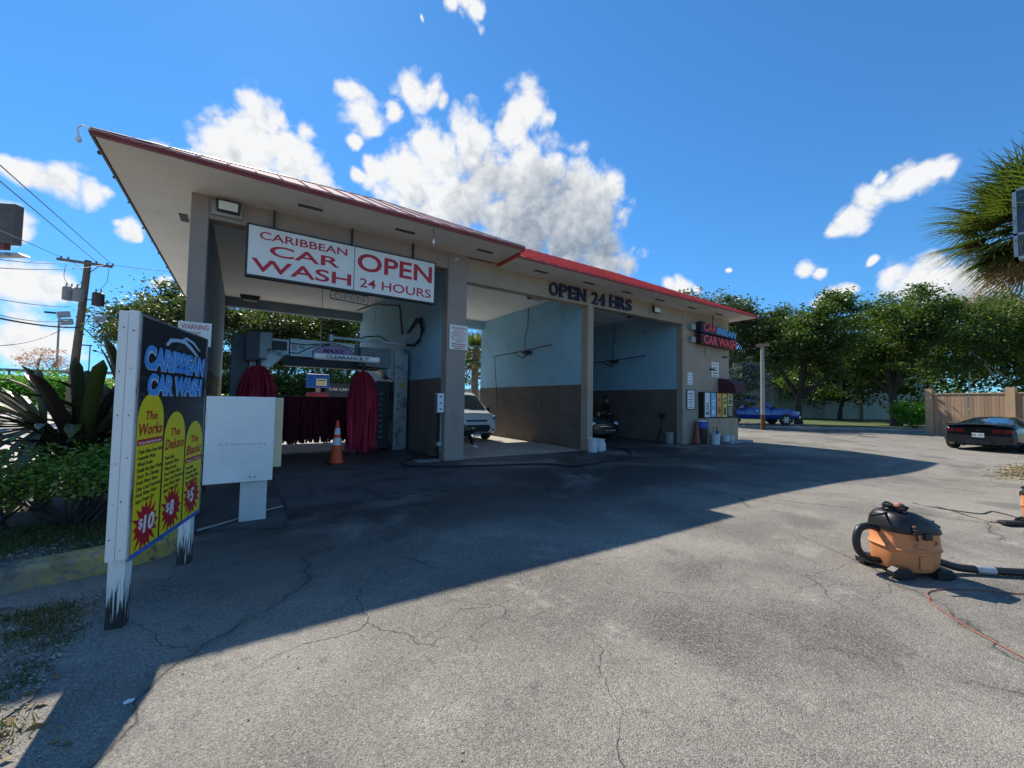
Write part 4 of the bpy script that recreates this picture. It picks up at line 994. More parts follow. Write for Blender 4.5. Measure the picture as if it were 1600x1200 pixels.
# top beam with the printed panel
b = MB(); b.prism([(.995, 2.60), (2.68, 2.60), (2.68, 3.07), (.995, 3.07)], (0, 12.14, 0), EX, EZ, (0, .55, 0)); tb = b.build('beam_panel', mat('panel_silver', (.50, .51, .53), .35, .08, 2, metal=.2), gm, bevel=.01)
b = MB(); b.box((.9, 12.35, 2.36), (3.7, 12.8, 2.598)); b.build('spray_arch', mat('machine_black', (.02, .02, .022), .5), gm)
# oval emblem and flowing lines
YP = 12.138
def disc(par, name, cx, cz, rx, rz, y, m_, th=.004, top=False):
    b = MB(); n_ = 32
    pts = [(cx + rx * math.cos(2 * math.pi * k / n_), cz + rz * math.sin(2 * math.pi * k / n_)) for k in range(n_)]
    if top: pts = [(x, max(z, cz - rz * .35)) for x, z in pts]
    b.prism(pts, (0, y, 0), EX, EZ, (0, -th, 0)); return b.build(name, m_, par)
disc(tb, 'emblem_rim', 2.08, 2.72, .56, .25, YP, M_SIGNBK, top=True)
em = disc(tb, 'emblem', 2.08, 2.72, .53, .225, YP - .004, mat('emblem_lilac', (.48, .30, .52), .4, .15, 6), top=True)
text('lettering', 'MAXX', mat('emblem_purple', (.26, .015, .20), .4, .2, 5), em, (1.78, YP - .0085, 2.755), EX, EZ, .12, .60, depth=.004, bold=.05, shear=.3)
b = MB()
b.tube([(1.0, YP - .004, 2.94), (1.4, YP - .004, 2.93), (1.75, YP - .004, 2.99), (2.1, YP - .004, 3.02), (2.67, YP - .004, 2.9)], .014, 5)
b.tube([(1.0, YP - .004, 2.69), (1.2, YP - .004, 2.69), (1.36, YP - .004, 2.80), (1.6, YP - .004, 2.92), (1.95, YP - .004, 2.985)], .014, 5); b.build('flow_line', M_SIGNBK, tb)
for k in range(3):
    b = MB(); b.box((1.03, YP - .006, 2.87 - k * .05), (1.16, YP, 2.895 - k * .05)); b.build('print_mark', M_BURST, tb)
    if k < 2:
        b = MB(); b.box((1.20, YP - .006, 2.87 - k * .05), (1.34, YP, 2.89 - k * .05)); b.build('print_mark', M_SIGNBK, tb)
b = MB(); b.box((2.62, 12.10, 2.60), (2.74, 12.5, 3.06)); b.build('beam_joint', M_GREYP, gm)
b = MB(); b.prism([(2.745, 2.46), (3.56, 2.40), (3.60, 2.46), (3.60, 2.98), (2.745, 2.98)], (0, 11.95, 0), EX, EZ, (0, .6, 0)); b.build('motor_cover', mat('machine_mid', (.22, .23, .245), .5, .15, 3), gm, bevel=.02)
b = MB(); b.prism([(3.0, 2.40), (3.35, 2.38), (3.7, 2.1), (3.82, 2.0), (3.82, 2.9), (3.6, 2.9), (3.6, 2.42)], (0, 12.2, 0), EX, EZ, (0, .7, 0)); b.build('shroud', M_STEEL, gm, bevel=.02)
b = MB(); b.box((3.78, 12.10, .0), (4.18, 13.3, 3.0)); rl = b.build('leg_cabinet', M_STEEL, gm, bevel=.015)
b = MB(); b.box((3.92, 12.085, 1.88), (4.06, 12.099, 2.0)); b.build('sticker', mat('sticker_orange', (.52, .30, .05), .5), rl)
for z in (1.6, 1.42, 1.2):
    b = MB(); b.box((3.88, 12.085, z), (3.92, 12.099, z + .06)); b.build('latch', M_DARK, rl)
b = MB(); b.box((3.32, 12.3, .05), (3.70, 13.2, 2.05)); b.box((3.36, 12.28, .3), (3.5, 12.3, 1.8), 0); b.build('pump_cabinet', mat('machine_black', (.02, .02, .022), .5), gm, bevel=.02)
b = MB()
for k in range(9): b.box((3.38, 12.255, .35 + k * .16), (3.5, 12.278, .43 + k * .16))
b.build('louvre', M_GREYP, gm)
# carrier arm with looped hoses to the wall
b = MB(); b.box((1.92, 11.90, 3.13), (4.05, 11.98, 3.20)); b.box((1.90, 11.86, 3.05), (2.0, 12.0, 3.24)); b.build('hose_arm', M_STEEL, gm, bevel=.006)
for k in range(3):
    b = MB(); r_ = .40 + k * .06
    b.tube([(4.05, 11.95 - k * .04, 3.15), (4.15, 11.6 - k * .05, 3.10), (4.2, 11.25, 3.2 + k * .03), (4.2, 11.1 - k * .06, 3.5), (4.2, 11.25 - k * .03, 3.75 + k * .05), (4.22, 11.6, 3.82 + k * .05), (4.24, 12.4, 3.6)], .028, 8); b.build('hose', M_RUBBER, gm, smooth=True)
b = MB(); b.tube([(2.7, 12.1, 3.2), (2.9, 12.1, 3.3), (3.3, 12.1, 3.36), (3.7, 12.3, 3.2)], .018, 6); b.build('hose', M_RUBBER, gm, smooth=True)
# mop brushes: every strip of cloth hangs on its own
def mop(name, cx, cy, ztop, zbot, r0, r1, n, m_, seed, par=gm, w=.030):
    q = random.Random(seed); b = MB()
    for k in range(n):
        a = 2 * math.pi * k / n + q.uniform(-.05, .05); lay = q.choice((1.10, 1.0, .93, .86, .78))
        rows = []
        zb = zbot + abs(q.gauss(0, .22)); ph = q.uniform(0, 6)
        for j in range(9):
            t = j / 8
            rad = (r0 + (r1 - r0) * (1 - (1 - min(1, t * 2.6)) ** 2)) * lay * (1 - .10 * t * t) + .030 * math.sin(ph + t * 7) * t + .02 * math.sin(ph * 5)
            z = ztop + (zb - ztop) * t + .05 * math.sin(min(1, t * 4) * math.pi)
            aa = a + .06 * math.sin(ph * 2 + t * 5)
            rad_v = Vector((math.cos(aa), math.sin(aa), 0)); tan = Vector((-math.sin(aa), math.cos(aa), 0))
            ww = w * (.55 + .6 * min(1, t * 3))
            c_ = Vector((cx, cy, z)) + rad_v * rad
            tw = tan * math.cos(ph + t) + rad_v * math.sin(ph + t) * .6
            rows.append([c_ - tw * ww, c_ + rad_v * .012, c_ + tw * ww])
        b.grid(rows)
    return b.build(name, m_, par, smooth=True)
def brush(cx, cy, zt, zb, r, seed):
    b = MB(); b.tube([(cx, cy, zb), (cx, cy, zt + .28)], .05, 10); s_ = b.build('brush_shaft', M_DARK, gm)
    mo = mop('mop_strips', cx, cy, zt, zb, .10, r, 150, M_MOP, seed, s_, .026); mo['kind'] = 'stuff'
    mo = mop('mop_core', cx, cy, zt - .05, zb + .05, .07, r * .72, 60, M_MOPD, seed + 1, s_, .06); mo['kind'] = 'stuff'
brush(.30, 11.9, 2.28, .06, .36, 3)
brush(2.78, 11.75, 2.26, .02, .37, 5)
# low horizontal mitter curtain
b = MB(); b.tube([(.5, 12.9, 1.5), (3.4, 12.9, 1.5)], .06, 10); sh = b.build('mitter_bar', M_DARK, gm)
b = MB(); q = random.Random(9)
for k in range(420):
    x = .50 + 2.9 * q.random(); y = 12.9 + q.uniform(-.22, .22); zb = q.uniform(.22, .40); rows = []
    ph = q.uniform(0, 6)
    for j in range(6):
        t = j / 5; z = 1.53 + (zb - 1.53) * t
        yy = y + (-.05 + .03 * math.sin(ph + 4 * t)); xx = x + .015 * math.sin(ph * 3 + 5 * t)
        rows.append([(xx - .022, yy, z), (xx, yy - .015, z), (xx + .022, yy, z)])
    b.grid(rows)
mo = b.build('mop_strips', M_MOPD, sh, smooth=True); mo['kind'] = 'stuff'
b = MB(); b.box((.12, 12.3, 0), (.5, 13.2, .5)); b.build('base', M_DARK, gm, bevel=.02)

# clearance bar
t = thing('clearance_bar', 'white CLEARANCE 7 tube hanging on chains before the wash machine', 'clearance bar', (2.13, 10.6, 2.5))
b = MB(); b.lathe([(.03, -.76), (.075, -.755), (.082, -.72), (.078, -.70), (.078, .70), (.082, .72), (.075, .755), (.03, .76)], 20, (2.13, 10.6, 2.50), 'x'); tb_ = b.build('tube', M_WHITE, t, smooth=True)
text('lettering', "CLEARANCE 7'", M_SIGNBK, tb_, (1.62, 10.520, 2.465), EX, EZ, .075, 1.0, depth=.003, bold=.03)
for x in (1.5, 2.76):
    b = MB(); b.tube([(x, 10.6, 2.57), (x + .02, 10.6, 5.34)], .007, 5); b.build('chain', M_STEEL, t)
b = MB(); b.tube([(2.1, 11.2, 5.34), (1.6, 11.4, 4.55)], .005, 4); tag(b.build('pull_cord', M_DARK), 'thin slanting cord under the tunnel ceiling', 'cord')

# ------------------------------------------------------------------ wall fittings in the bays
def boom(label, x, y, z, ya, yb):
    t = thing('hose_boom', label, 'boom', (x, y, z), group='swivel hose booms in the bays')
    b = MB(); b.box((x - .04, y - .10, z - .1), (x + .30, y + .10, z + .02)); b.build('bracket', M_DARK, t)
    b = MB(); b.tube([(x + .28, y, z - .04), (x - .05, y - .0, z - .28), (x - .05, y + .6, z + .0)], .02, 6); b.tube([(x - .05, y, z - .28), (x - .05, y - .45, z + .02)], .018, 6); b.build('strut', M_DARK, t)
    b = MB(); b.tube([(x - .05, ya, z - .03), (x - .05, y, z), (x - .05, yb, z + .06)], .024, 6); b.build('arm', mat('boom_grey', (.10, .10, .105), .5, .2, 5), t)
    b = MB(); b.tube([(x + .05, y - .02, z), (x + .1, y + .1, z + .5), (x + .25, y + .12, z + 1.0), (x + .27, y + .12, 5.15)], .014, 6); b.tube([(x - .05, ya, z - .04), (x + .02, ya + .02, z - .5), (x + .12, ya + .0, 1.7), (x + .2, ya + .05, 1.1)], .014, 6); b.build('hose', M_RUBBER, t, smooth=True)
boom('swivel hose boom high on the blue wall behind the white van', 8.83, 12.6, 3.42, 14.7, 10.9)
boom('swivel hose boom high on the blue wall above the black car', 13.78, 12.75, 3.42, 14.6, 10.9)
for lab, x, y, z in (('rightmost but three wall hook on the dark dado of the van bay', 9.13, 14.0, 1.5), ('second hook from the rear on the van bay dado', 9.13, 13.35, 1.5), ('third hook from the rear on the van bay dado', 9.13, 12.6, 1.5), ('foremost of the four hooks in a row on the van bay dado', 9.13, 12.05, 1.5), ('lone low hook on the van bay dado near the bay mouth', 9.13, 10.4, 1.06), ('small hook on the dado behind the man in dark clothes', 14.08, 12.0, 1.52)):
    t = thing('wall_hook', lab.replace('rightmost but three wall hook', 'rearmost of the four wall hooks'), 'hook', (x, y, z), group='mat hooks on the bay walls')
    b = MB(); b.box((x - .012, y - .05, z - .10), (x, y + .05, z + .10)); b.build('plate', mat('hook_grey', (.22, .20, .18), .5, metal=.4), t)
    b = MB(); b.tube([(x - .01, y, z + .06), (x - .06, y, z + .06), (x - .07, y, z - .05), (x - .03, y, z - .08)], .012, 6); b.build('clip', M_DARK, t)
t = thing('hose_valve', 'dark valve box with hanging hose on the black car bay wall', 'valve', (14.07, 10.3, .1))
b = MB(); b.box((13.98, 10.2, .95), (14.07, 10.42, 1.15)); b.build('box', M_DARK, t, bevel=.01)
b = MB(); b.tube([(14.0, 10.3, .95), (13.98, 10.32, .6), (14.0, 10.45, .25), (13.95, 10.5, .02)], .02, 6); b.build('hose', M_RUBBER, t, smooth=True)
# coin box on the tunnel wall by the pillar
t = thing('coin_box', 'grey and white coin control box on the tunnel side of the pillar', 'control box', (4.15, 9.75, .1))
b = MB(); b.box((4.06, 9.50, 1.20), (4.235, 9.66, 1.68)); cb = b.build('box', M_WHITE, t, bevel=.01)
b = MB(); b.box((4.05, 9.505, 1.22), (4.06, 9.655, 1.66)); b.build('door', mat('box_blue_grey', (.16, .18, .25), .5), cb)
for z in (1.58, 1.42, 1.27):
    b = MB(); b.box((4.11, 9.492, z), (4.17, 9.50, z + .03)); b.build('slot', M_DARK, cb)
b = MB(); b.tube([(4.2, 9.6, 1.2), (4.2, 9.6, .5), (4.2, 9.62, .02)], .016, 6); b.build('conduit', M_STEEL, t)
b = MB(); b.box((4.1, 9.55, .36), (4.235, 9.68, .46)); b.build('outlet_box', mat('galvanised', (.42, .43, .43), .5, .15, 4, metal=.4), t, bevel=.006)
b = MB(); b.box((3.55, 9.42, .0), (4.15, 9.78, .03)); tag(b.build('drain_cover', mat('drain_grey', (.24, .24, .23), .7, .2, 6, .3, 40), bevel=.005), 'pale square drain cover at the foot of the pillar', 'drain cover')

# ------------------------------------------------------------------ cones, buckets, hoses
def cone(label, x, y, h, m_, tilt=0, bands=True):
    z0 = gz(x, y)
    t = thing('traffic_cone', label, 'cone', (x, y, z0), group='traffic cones')
    t.rotation_euler = (tilt, tilt * .5, .3)
    b = MB(); w = h * .20; b.box((-w, -w, 0), (w, w, .035)); b.build('base', M_BLACK, t, world=False, bevel=.01)
    def rr(z): return h * .155 + (h * .028 - h * .155) * z / h
    b = MB(); b.lathe([(rr(.03), .03), (rr(h * .5), h * .5), (rr(h * .97), h * .97), (rr(h) * .6, h)], 20); bo_ = b.build('body', m_, t, world=False, smooth=True)
    if bands:
        for z0_, z1_ in ((h * .44, h * .60), (h * .68, h * .82)):
            b = MB(); b.lathe([(rr(z0_) + .003, z0_), (rr(z1_) + .003, z1_)], 20, cap=False); b.build('reflective_band', mat('reflective_white', (.62, .62, .62), .3, .1, 8), bo_, world=False, smooth=True)
    return t
cone('bright orange traffic cone with white bands at the tunnel mouth', 1.86, 10.1, 1.0, mat('cone_orange', (.80, .075, .012), .45, .1, 4))
cone('grimy faded orange cone leaning by the office wall', 14.62, 9.2, .85, mat('cone_dirty', (.36, .10, .055), .8, .35, 6), .03, False)
def bucket(name, label, x, y, r, h, m_, fill=None, group='buckets by the bays', handle=True, seed=0):
    z0 = gz(x, y) + .003
    t = thing(name, label, 'bucket', (x, y, z0 + (.012 if y > 9.55 else 0)), rz=seed * 1.3, group=group)
    b = MB(); b.lathe([(r * .84, 0), (r, h), (r * 1.05, h), (r * 1.05, h - .02), (r * 1.0, h - .03)], 22, cap=False); b.lathe([(r * .84, 0), (r * .01, .004)], 22, cap=False); b.lathe([(r * .96, h), (r * .82, .01)], 22, cap=False)
    bo_ = b.build('body', m_, t, world=False, smooth=True)
    if fill:
        b = MB(); b.lathe([(r * .9, h * .8), (.001, h * .86)], 16, cap=False); b.build('contents', fill, t, world=False)
    if handle:
        b = MB(); b.tube([(r * 1.05 * math.cos(a), r * .75 * math.sin(a) * .35 - r * .2, h * .9 - abs(math.sin(a)) * r * .9) for a in [math.pi * k / 10 for k in range(11)]], .005, 5); b.build('handle', M_STEEL, t, world=False)
    return t
M_BUCKW = mat('bucket_white', (.66, .67, .68), .4, .07, 4, dirt=((.40, .40, .40), 5, .62))
bucket('bucket', 'largest white bucket at the foot of the tan column', 9.05, 9.15, .17, .42, M_BUCKW, seed=1)
bucket('bucket', 'white bucket with red rag right of the largest bucket by the column', 9.42, 9.22, .155, .38, M_BUCKW, mat('red_rag', (.5, .05, .04), .9, .3, 9, .5, 40), seed=2)
bucket('bucket', 'dull grey bucket standing alone inside the black car bay', 13.75, 9.8, .17, .42, mat('bucket_grey', (.24, .23, .22), .6, .2, 4), seed=3)
bucket('bucket', 'white bucket holding bottles by the tan plinth', 15.25, 8.82, .17, .40, M_BUCKW, mat('dark_fill', (.05, .05, .06), .8), seed=4)
bucket('bucket', 'left of two short white pails before the plinth', 15.95, 8.8, .15, .32, M_BUCKW, seed=5)
bucket('bucket', 'right of two short white pails before the plinth', 16.35, 8.82, .15, .33, mat('pail_cream', (.62, .58, .50), .5, .1, 4), seed=6)
t = thing('trash_drum', 'dark bin with blue lid against the office wall', 'bin', (14.95, 9.2, 0))
b = MB(); b.lathe([(.17, 0), (.20, .55), (.20, .60)], 20); b.build('body', M_BLACK, t, world=False, smooth=True)
b = MB(); b.lathe([(.215, .60), (.215, .78), (.19, .84), (.05, .86)], 20); l_ = b.build('lid', mat('lid_blue', (.02, .06, .40), .4, .1, 4), t, world=False, smooth=True)
b = MB(); b.lathe([(.20, .862), (.19, .90), (.02, .91)], 20); b.build('lid_cap', M_WHITE, l_, world=False, smooth=True)
for i, (lab, x, y, m_) in enumerate((('purple bottle standing in the bucket by the plinth', 15.28, 8.78, mat('bottle_purple', (.18, .06, .22), .3)), ('pale spray bottle standing in the bucket by the plinth', 15.2, 8.86, mat('bottle_grey', (.40, .40, .42), .3)), ('white bottle with red cap behind the column buckets', 9.68, 9.28, M_WHITE))):
    z = .30 if i < 2 else .0
    t = thing('bottle', lab, 'bottle', (x, y, z))
    b = MB(); b.lathe([(.05, 0), (.055, .02), (.055, .2), (.03, .25), (.018, .26), (.018, .30)], 14); b.build('body', m_, t, world=False, smooth=True)
    b = MB(); b.lathe([(.022, .30), (.022, .35), (.015, .36)], 10); b.box((-.05, -.012, .33), (.02, .012, .36)); b.build('cap', M_BURST, t, world=False)
b = MB()
for k in range(4): b.box((15.75, 8.50 + k * .125, .02), (17.45, 8.60 + k * .125, .10))
b.box((15.8, 8.5, 0), (15.9, 9.0, .021)); b.box((17.2, 8.5, 0), (17.3, 9.0, .021))
tag(b.build('pallet', mat('grey_plastic', (.26, .29, .33), .6, .2, 4), bevel=.006), 'low grey blue plastic pallet on the ground before the plinth', 'pallet')
def smooth_path(P, n=6):
    P = [Vector(p) for p in P]; out = []
    for i in range(len(P) - 1):
        p0, p1, p2, p3 = P[max(i - 1, 0)], P[i], P[i + 1], P[min(i + 2, len(P) - 1)]
        for k in range(n):
            t = k / n; out.append(.5 * ((2 * p1) + (-p0 + p2) * t + (2 * p0 - 5 * p1 + 4 * p2 - p3) * t * t + (-p0 + 3 * p1 - 3 * p2 + p3) * t ** 3))
    out.append(P[-1]); return out
def cord(name, label, pts, r, m_, cat='cord', lift=0):
    P = smooth_path([(x, y, gz(x, y) + r + .002 + lift) for x, y in pts])
    P = [Vector((p.x, p.y, gz(p.x, p.y) + r + .002 + lift)) for p in P]
    b = MB(); b.tube(P, r, 7); return tag(b.build(name, m_, smooth=True), label, cat)
cord('water_hose', 'black water hose looping over the ground before the bays', [(4.9, 10.4), (4.2, 10.0), (3.55, 9.95), (3.2, 9.5), (3.17, 8.95), (3.9, 8.45), (5.0, 8.1), (6.06, 7.73), (6.49, 7.2), (7.55, 7.32), (8.62, 7.53), (9.8, 8.3), (10.4, 9.3), (10.3, 10.2)], .021, M_RUBBER, 'hose', .008)
cord('garden_hose', 'thin pale hose curving on the kerb island behind the menu board', [(-.35, 5.5), (-.2, 5.62), (-.05, 5.75), (.2, 6.0), (.5, 6.2)], .012, mat('pale_hose', (.30, .29, .27), .6), 'hose', .06)

# ------------------------------------------------------------------ vehicles
class Car:
    def __init__(s, st):
        """stations: (x, half width, sill z, belt z, top z, half width of roof)"""
        s.P = []
        for (x, w, z0, zb, zt, wr) in st:
            zm = z0 + (zb - z0) * .45
            h = [(x, 0, z0), (x, w * .86, z0), (x, w * .985, z0 + (zb - z0) * .22), (x, w, zm), (x, w * .965, zb), (x, wr, zt - (zt - zb) * .10), (x, wr * .86, zt), (x, 0, zt + .02 * min(1, (zt - zb) * 4) + .01)]
            s.P.append([Vector(p) for p in h] + [Vector((p[0], -p[1], p[2])) for p in h[6:0:-1]])
    def body(s):
        b = MB(); b.grid(s.P, closed=True)
        n = len(s.P[0])
        b.add(s.P[0], [tuple(range(n))]); b.add(s.P[-1], [tuple(range(n))]); return b
    def at(s, a, k):
        i = min(int(a), len(s.P) - 2); t = a - i; n = len(s.P[0]); k0 = int(math.floor(k)); u = k - k0
        def q(i_): return s.P[i_][k0 % n].lerp(s.P[i_][(k0 + 1) % n], u)
        return q(i).lerp(q(i + 1), t)
    def patch(s, a0, a1, k0, k1, off=.008, na=6, nk=6):
        rows = []
        for i in range(na + 1):
            r_ = []
            for j in range(nk + 1):
                a = a0 + (a1 - a0) * i / na; k = k0 + (k1 - k0) * j / nk
                p = s.at(a, k); e = .02
                n = (s.at(min(a + e, len(s.P) - 1.001), k) - s.at(max(a - e, 0), k)).cross(s.at(a, k + e) - s.at(a, k - e))
                if n.length > 1e-9: n.normalize()
                c_ = Vector((p.x, 0, .75)); 
                if n.dot(p - c_) < 0: n = -n
                r_.append(p + n * off)
            rows.append(r_)
        b = MB(); b.grid(rows); return b
def wheel(par, x, y, r, w, rimm, spokes=5):
    b = MB(); sgn = 1 if y > 0 else -1
    b.lathe([(r * .62, -w / 2), (r * .93, -w / 2), (r, -w * .3), (r, w * .3), (r * .93, w / 2), (r * .62, w / 2)], 24, (x, y, r), 'y')
    t = b.build('wheel', M_RUBBER, par, world=False, smooth=True)
    b = MB(); b.lathe([(r * .64, 0), (r * .60, .02), (r * .16, .02), (r * .12, .035)], 20, (x, y + sgn * (w / 2 - .03) - (.02 if sgn < 0 else 0), r), 'y'); 
    b.build('rim', mat('rim_dark', (.05, .05, .052), .4, metal=.5), t, world=False, smooth=True)
    b = MB()
    for k in range(spokes):
        a = 2 * math.pi * k / spokes
        d = Vector((math.cos(a), 0, math.sin(a)))
        b.obox(Vector((x, y + sgn * (w / 2 + .004), r)) + d * r * .34, d * r * .28, Vector((0, .012, 0)), Vector((-d.z, 0, d.x)) * .035)
    b.build('spoke', rimm, t, world=False)
    return t
def arch_patch(par, x, y, r, m_=M_BLACK):
    b = MB(); n = 16; s_ = 1 if y > 0 else -1
    pts = [(x + r * math.cos(math.pi * k / n), r * .92 + r * math.sin(math.pi * k / n) - r * .2) for k in range(n + 1)]
    b.prism([(p[0], p[1]) for p in pts] + [(x - r, .2), (x + r, .2)], (0, y - .01 * s_, 0), (1, 0, 0), (0, 0, 1), (0, .02 * s_, 0)); b.build('wheel_arch', m_, par, world=False)
def part(par, name, m_, fn, **k):
    b = MB(); fn(b); return b.build(name, m_, par, world=False, **k)

# white van in the middle bay
PAINTW = mat('van_white', (.62, .66, .68), .3, .04, 2, coat=.6)
v = thing('van', 'white compact delivery van parked nose out in the middle bay', 'van', (7.18, 15.42, .012), rz=-math.pi / 2)
C_ = Car([(-2.2, .84, .36, 1.0, 1.72, .68), (-2.1, .91, .28, 1.05, 1.82, .76), (-.4, .92, .26, 1.06, 1.84, .77), (.55, .92, .26, 1.06, 1.83, .75), (.85, .92, .26, 1.07, 1.76, .72), (1.62, .91, .26, 1.06, 1.12, .80), (2.0, .89, .28, .95, 1.02, .72), (2.19, .84, .30, .80, .90, .66), (2.25, .78, .34, .74, .82, .58)])
C_.body().build('body', PAINTW, v, world=False, smooth=True, angle=35)
C_.patch(4.08, 4.95, 5.35, 8.65).build('windscreen', M_GLASS, v, world=False, smooth=True)
for k in (4.1, 9.1): C_.patch(2.4, 4.1, k, k + .8).build('side_window', M_GLASS, v, world=False, smooth=True)
def hexgrille(b): b.prism([(-.50, .62), (-.58, .50), (-.46, .36), (.46, .36), (.58, .50), (.50, .62)], (2.262, 0, 0), (0, 1, 0), (0, 0, 1), (.02, 0, 0))
gr = part(v, 'lower_grille', M_BLACK, hexgrille)
part(v, 'lower_grille_slat', M_DARK, lambda b: [b.box((2.283, -.5, z), (2.292, .5, z + .012)) for z in (.41, .46, .51, .56)])
part(v, 'upper_grille', M_BLACK, lambda b: b.prism([(-.42, .74), (-.44, .80), (.44, .80), (.42, .74)], (2.255, 0, 0), (0, 1, 0), (0, 0, 1), (.02, 0, 0)))
bdg = part(v, 'badge', mat('badge_blue', (.02, .06, .28), .3), lambda b: b.lathe([(.06, 0), (.06, .01)], 16, (2.276, 0, .77), 'x', sx=1.5, sy=.6))
part(bdg, 'badge_rim', M_CHROME, lambda b: b.lathe([(.068, 0), (.068, .004)], 16, (2.272, 0, .77), 'x', sx=1.5, sy=.6))
part(v, 'bumper_slot', M_BLACK, lambda b: b.prism([(-.6, .33), (-.56, .27), (.56, .27), (.6, .33)], (2.255, 0, 0), (0, 1, 0), (0, 0, 1), (.02, 0, 0)))
part(v, 'licence_plate', M_WHITE, lambda b: b.box((2.276, -.16, .20), (2.284, .16, .29)))
for s_ in (-1, 1):
    hl = part(v, 'headlight', mat('headlamp_clear', (.20, .23, .25), .08, coat=1), lambda b: b.prism([(.62 * s_, .84), (.84 * s_, .98), (.885 * s_, .92), (.85 * s_, .78), (.70 * s_, .74)], (2.02, 0, 0), (0, 1, 0), (0, 0, 1), (.19, 0, 0)), bevel=.02)
    part(v, 'fog_light', M_BLACK, lambda b: b.lathe([(.05, 0), (.045, .02)], 12, (2.235, .70 * s_, .42), 'x'))
    mi = part(v, 'mirror', M_BLACK, lambda b: b.obox((1.12, 1.06 * s_, 1.15), (.06, 0, 0), (0, .09, .0), (0, .01, .11)), bevel=.02)
    part(v, 'mirror_arm', M_BLACK, lambda b: b.obox((1.18, .95 * s_, 1.07), (.03, 0, 0), (0, .06, .0), (0, 0, .02)))
    for x in (1.42, -1.35):
        arch_patch(v, x, .915 * s_, .39); wheel(v, x, .83 * s_, .325, .2, mat('rim_silver', (.42, .42, .43), .35, metal=.7))
part(v, 'wiper', M_BLACK, lambda b: b.tube([(1.56, -.5, 1.15), (1.45, .1, 1.235)], .008, 5))
part(v, 'bonnet_seam', M_DARK, lambda b: b.tube([(2.05, -.66, 1.005), (2.07, 0, 1.03), (2.05, .66, 1.005)], .004, 4))

# black car in the right bay
PAINTK = mat('car_black', (.010, .011, .013), .18, .1, 2, coat=.8)
v = thing('black_car', 'black sedan facing out of the darkest bay', 'car', (12.0, 13.65, .012), rz=-math.pi / 2)
C_ = Car([(-2.25, .72, .35, .85, .95, .6), (-2.1, .84, .25, .92, 1.05, .66), (-1.3, .88, .2, .94, 1.14, .62), (-.7, .88, .2, .94, 1.42, .55), (.2, .88, .2, .93, 1.45, .55), (.95, .88, .2, .93, .99, .70), (1.7, .86, .2, .84, .90, .66), (2.1, .80, .22, .70, .77, .58), (2.25, .68, .28, .60, .67, .48)])
C_.body().build('body', PAINTK, v, world=False, smooth=True, angle=35)
C_.patch(4.1, 4.95, 5.4, 8.6).build('windscreen', M_GLASS, v, world=False, smooth=True)
for k in (4.1, 9.1): C_.patch(2.4, 4.3, k, k + .8).build('side_window', M_GLASS, v, world=False, smooth=True)
for s_ in (-1, 1):
    part(v, 'headlight', mat('headlamp_pale', (.52, .60, .68), .1, .1, 6, coat=1), lambda b: b.prism([(.36 * s_, .62), (.60 * s_, .76), (.76 * s_, .74), (.70 * s_, .62), (.5 * s_, .56)], (2.05, 0, 0), (0, 1, 0), (0, 0, 1), (.16, 0, 0)), bevel=.02)
    for x in (1.4, -1.4): arch_patch(v, x, .875 * s_, .38); wheel(v, x, .80 * s_, .32, .2, mat('rim_silver', (.42, .42, .43), .35, metal=.7))
part(v, 'grille', M_DARK, lambda b: b.box((2.25, -.34, .50), (2.265, .34, .62)))
part(v, 'grille_bar', M_CHROME, lambda b: b.box((2.265, -.36, .575), (2.275, .36, .595)))
part(v, 'bumper_trim', mat('trim_grey', (.34, .34, .33), .4), lambda b: b.box((2.252, -.05, .405), (2.28, .52, .44)))
part(v, 'lower_grille', M_BLACK, lambda b: b.box((2.25, -.5, .28), (2.262, .5, .39)))
part(v, 'wiper', M_DARK, lambda b: b.tube([(1.0, .5, 1.02), (.80, -.1, 1.13)], .01, 5))

# dark sports car, rear view
v = thing('sports_car', 'low black sports car parked with its four tailpipes toward the lot', 'car', (24.75, 2.85, 0), rz=R(-6))
C_ = Car([(-2.25, .82, .30, .78, .84, .70), (-2.18, .92, .24, .82, .90, .78), (-1.85, .98, .17, .85, .95, .80), (-1.3, 1.0, .15, .88, 1.04, .68), (-.6, .98, .15, .88, 1.19, .57), (0, .95, .15, .87, 1.235, .53), (.5, .94, .15, .85, 1.13, .55), (.98, .95, .15, .83, .90, .68), (1.6, .96, .15, .78, .84, .7), (2.1, .88, .18, .62, .68, .6), (2.25, .75, .25, .52, .56, .5)])
C_.body().build('body', mat('sports_black', (.012, .011, .012), .16, .1, 2, coat=.9), v, world=False, smooth=True, angle=38)
C_.patch(2.15, 4.2, 6.15, 7.85).build('rear_window', mat('tinted_hatch', (.012, .03, .07), .05, spec=.9, coat=1), v, world=False, smooth=True)
for k in (4.15, 9.15): C_.patch(3.4, 6.2, k, k + .7).build('side_window', M_GLASS, v, world=False, smooth=True)
sp_ = part(v, 'spoiler', M_BLACK, lambda b: b.prism([(-2.3, .965), (-2.28, .995), (-2.05, .965), (-2.05, .93)], (0, -.90, 0), (1, 0, 0), (0, 0, 1), (0, 1.8, 0)), bevel=.008)
part(v, 'rear_fascia', M_BLACK, lambda b: b.prism([(-.80, .30), (-.86, .55), (.86, .55), (.80, .30), (.5, .24), (-.5, .24)], (-2.27, 0, 0), (0, 1, 0), (0, 0, 1), (.03, 0, 0)), bevel=.01)
for y in (-.72, -.46, .46, .72):
    tl = part(v, 'tail_light', mat('tail_red', (.20, .006, .008), .15, .2, 8, coat=1), lambda b: b.prism([(-.11, .02), (-.09, -.06), (.10, -.07), (.12, .03), (.08, .06), (-.08, .06)], (-2.262, y, .74), (0, 1, 0), (0, 0, 1), (.03, 0, 0)), bevel=.008)
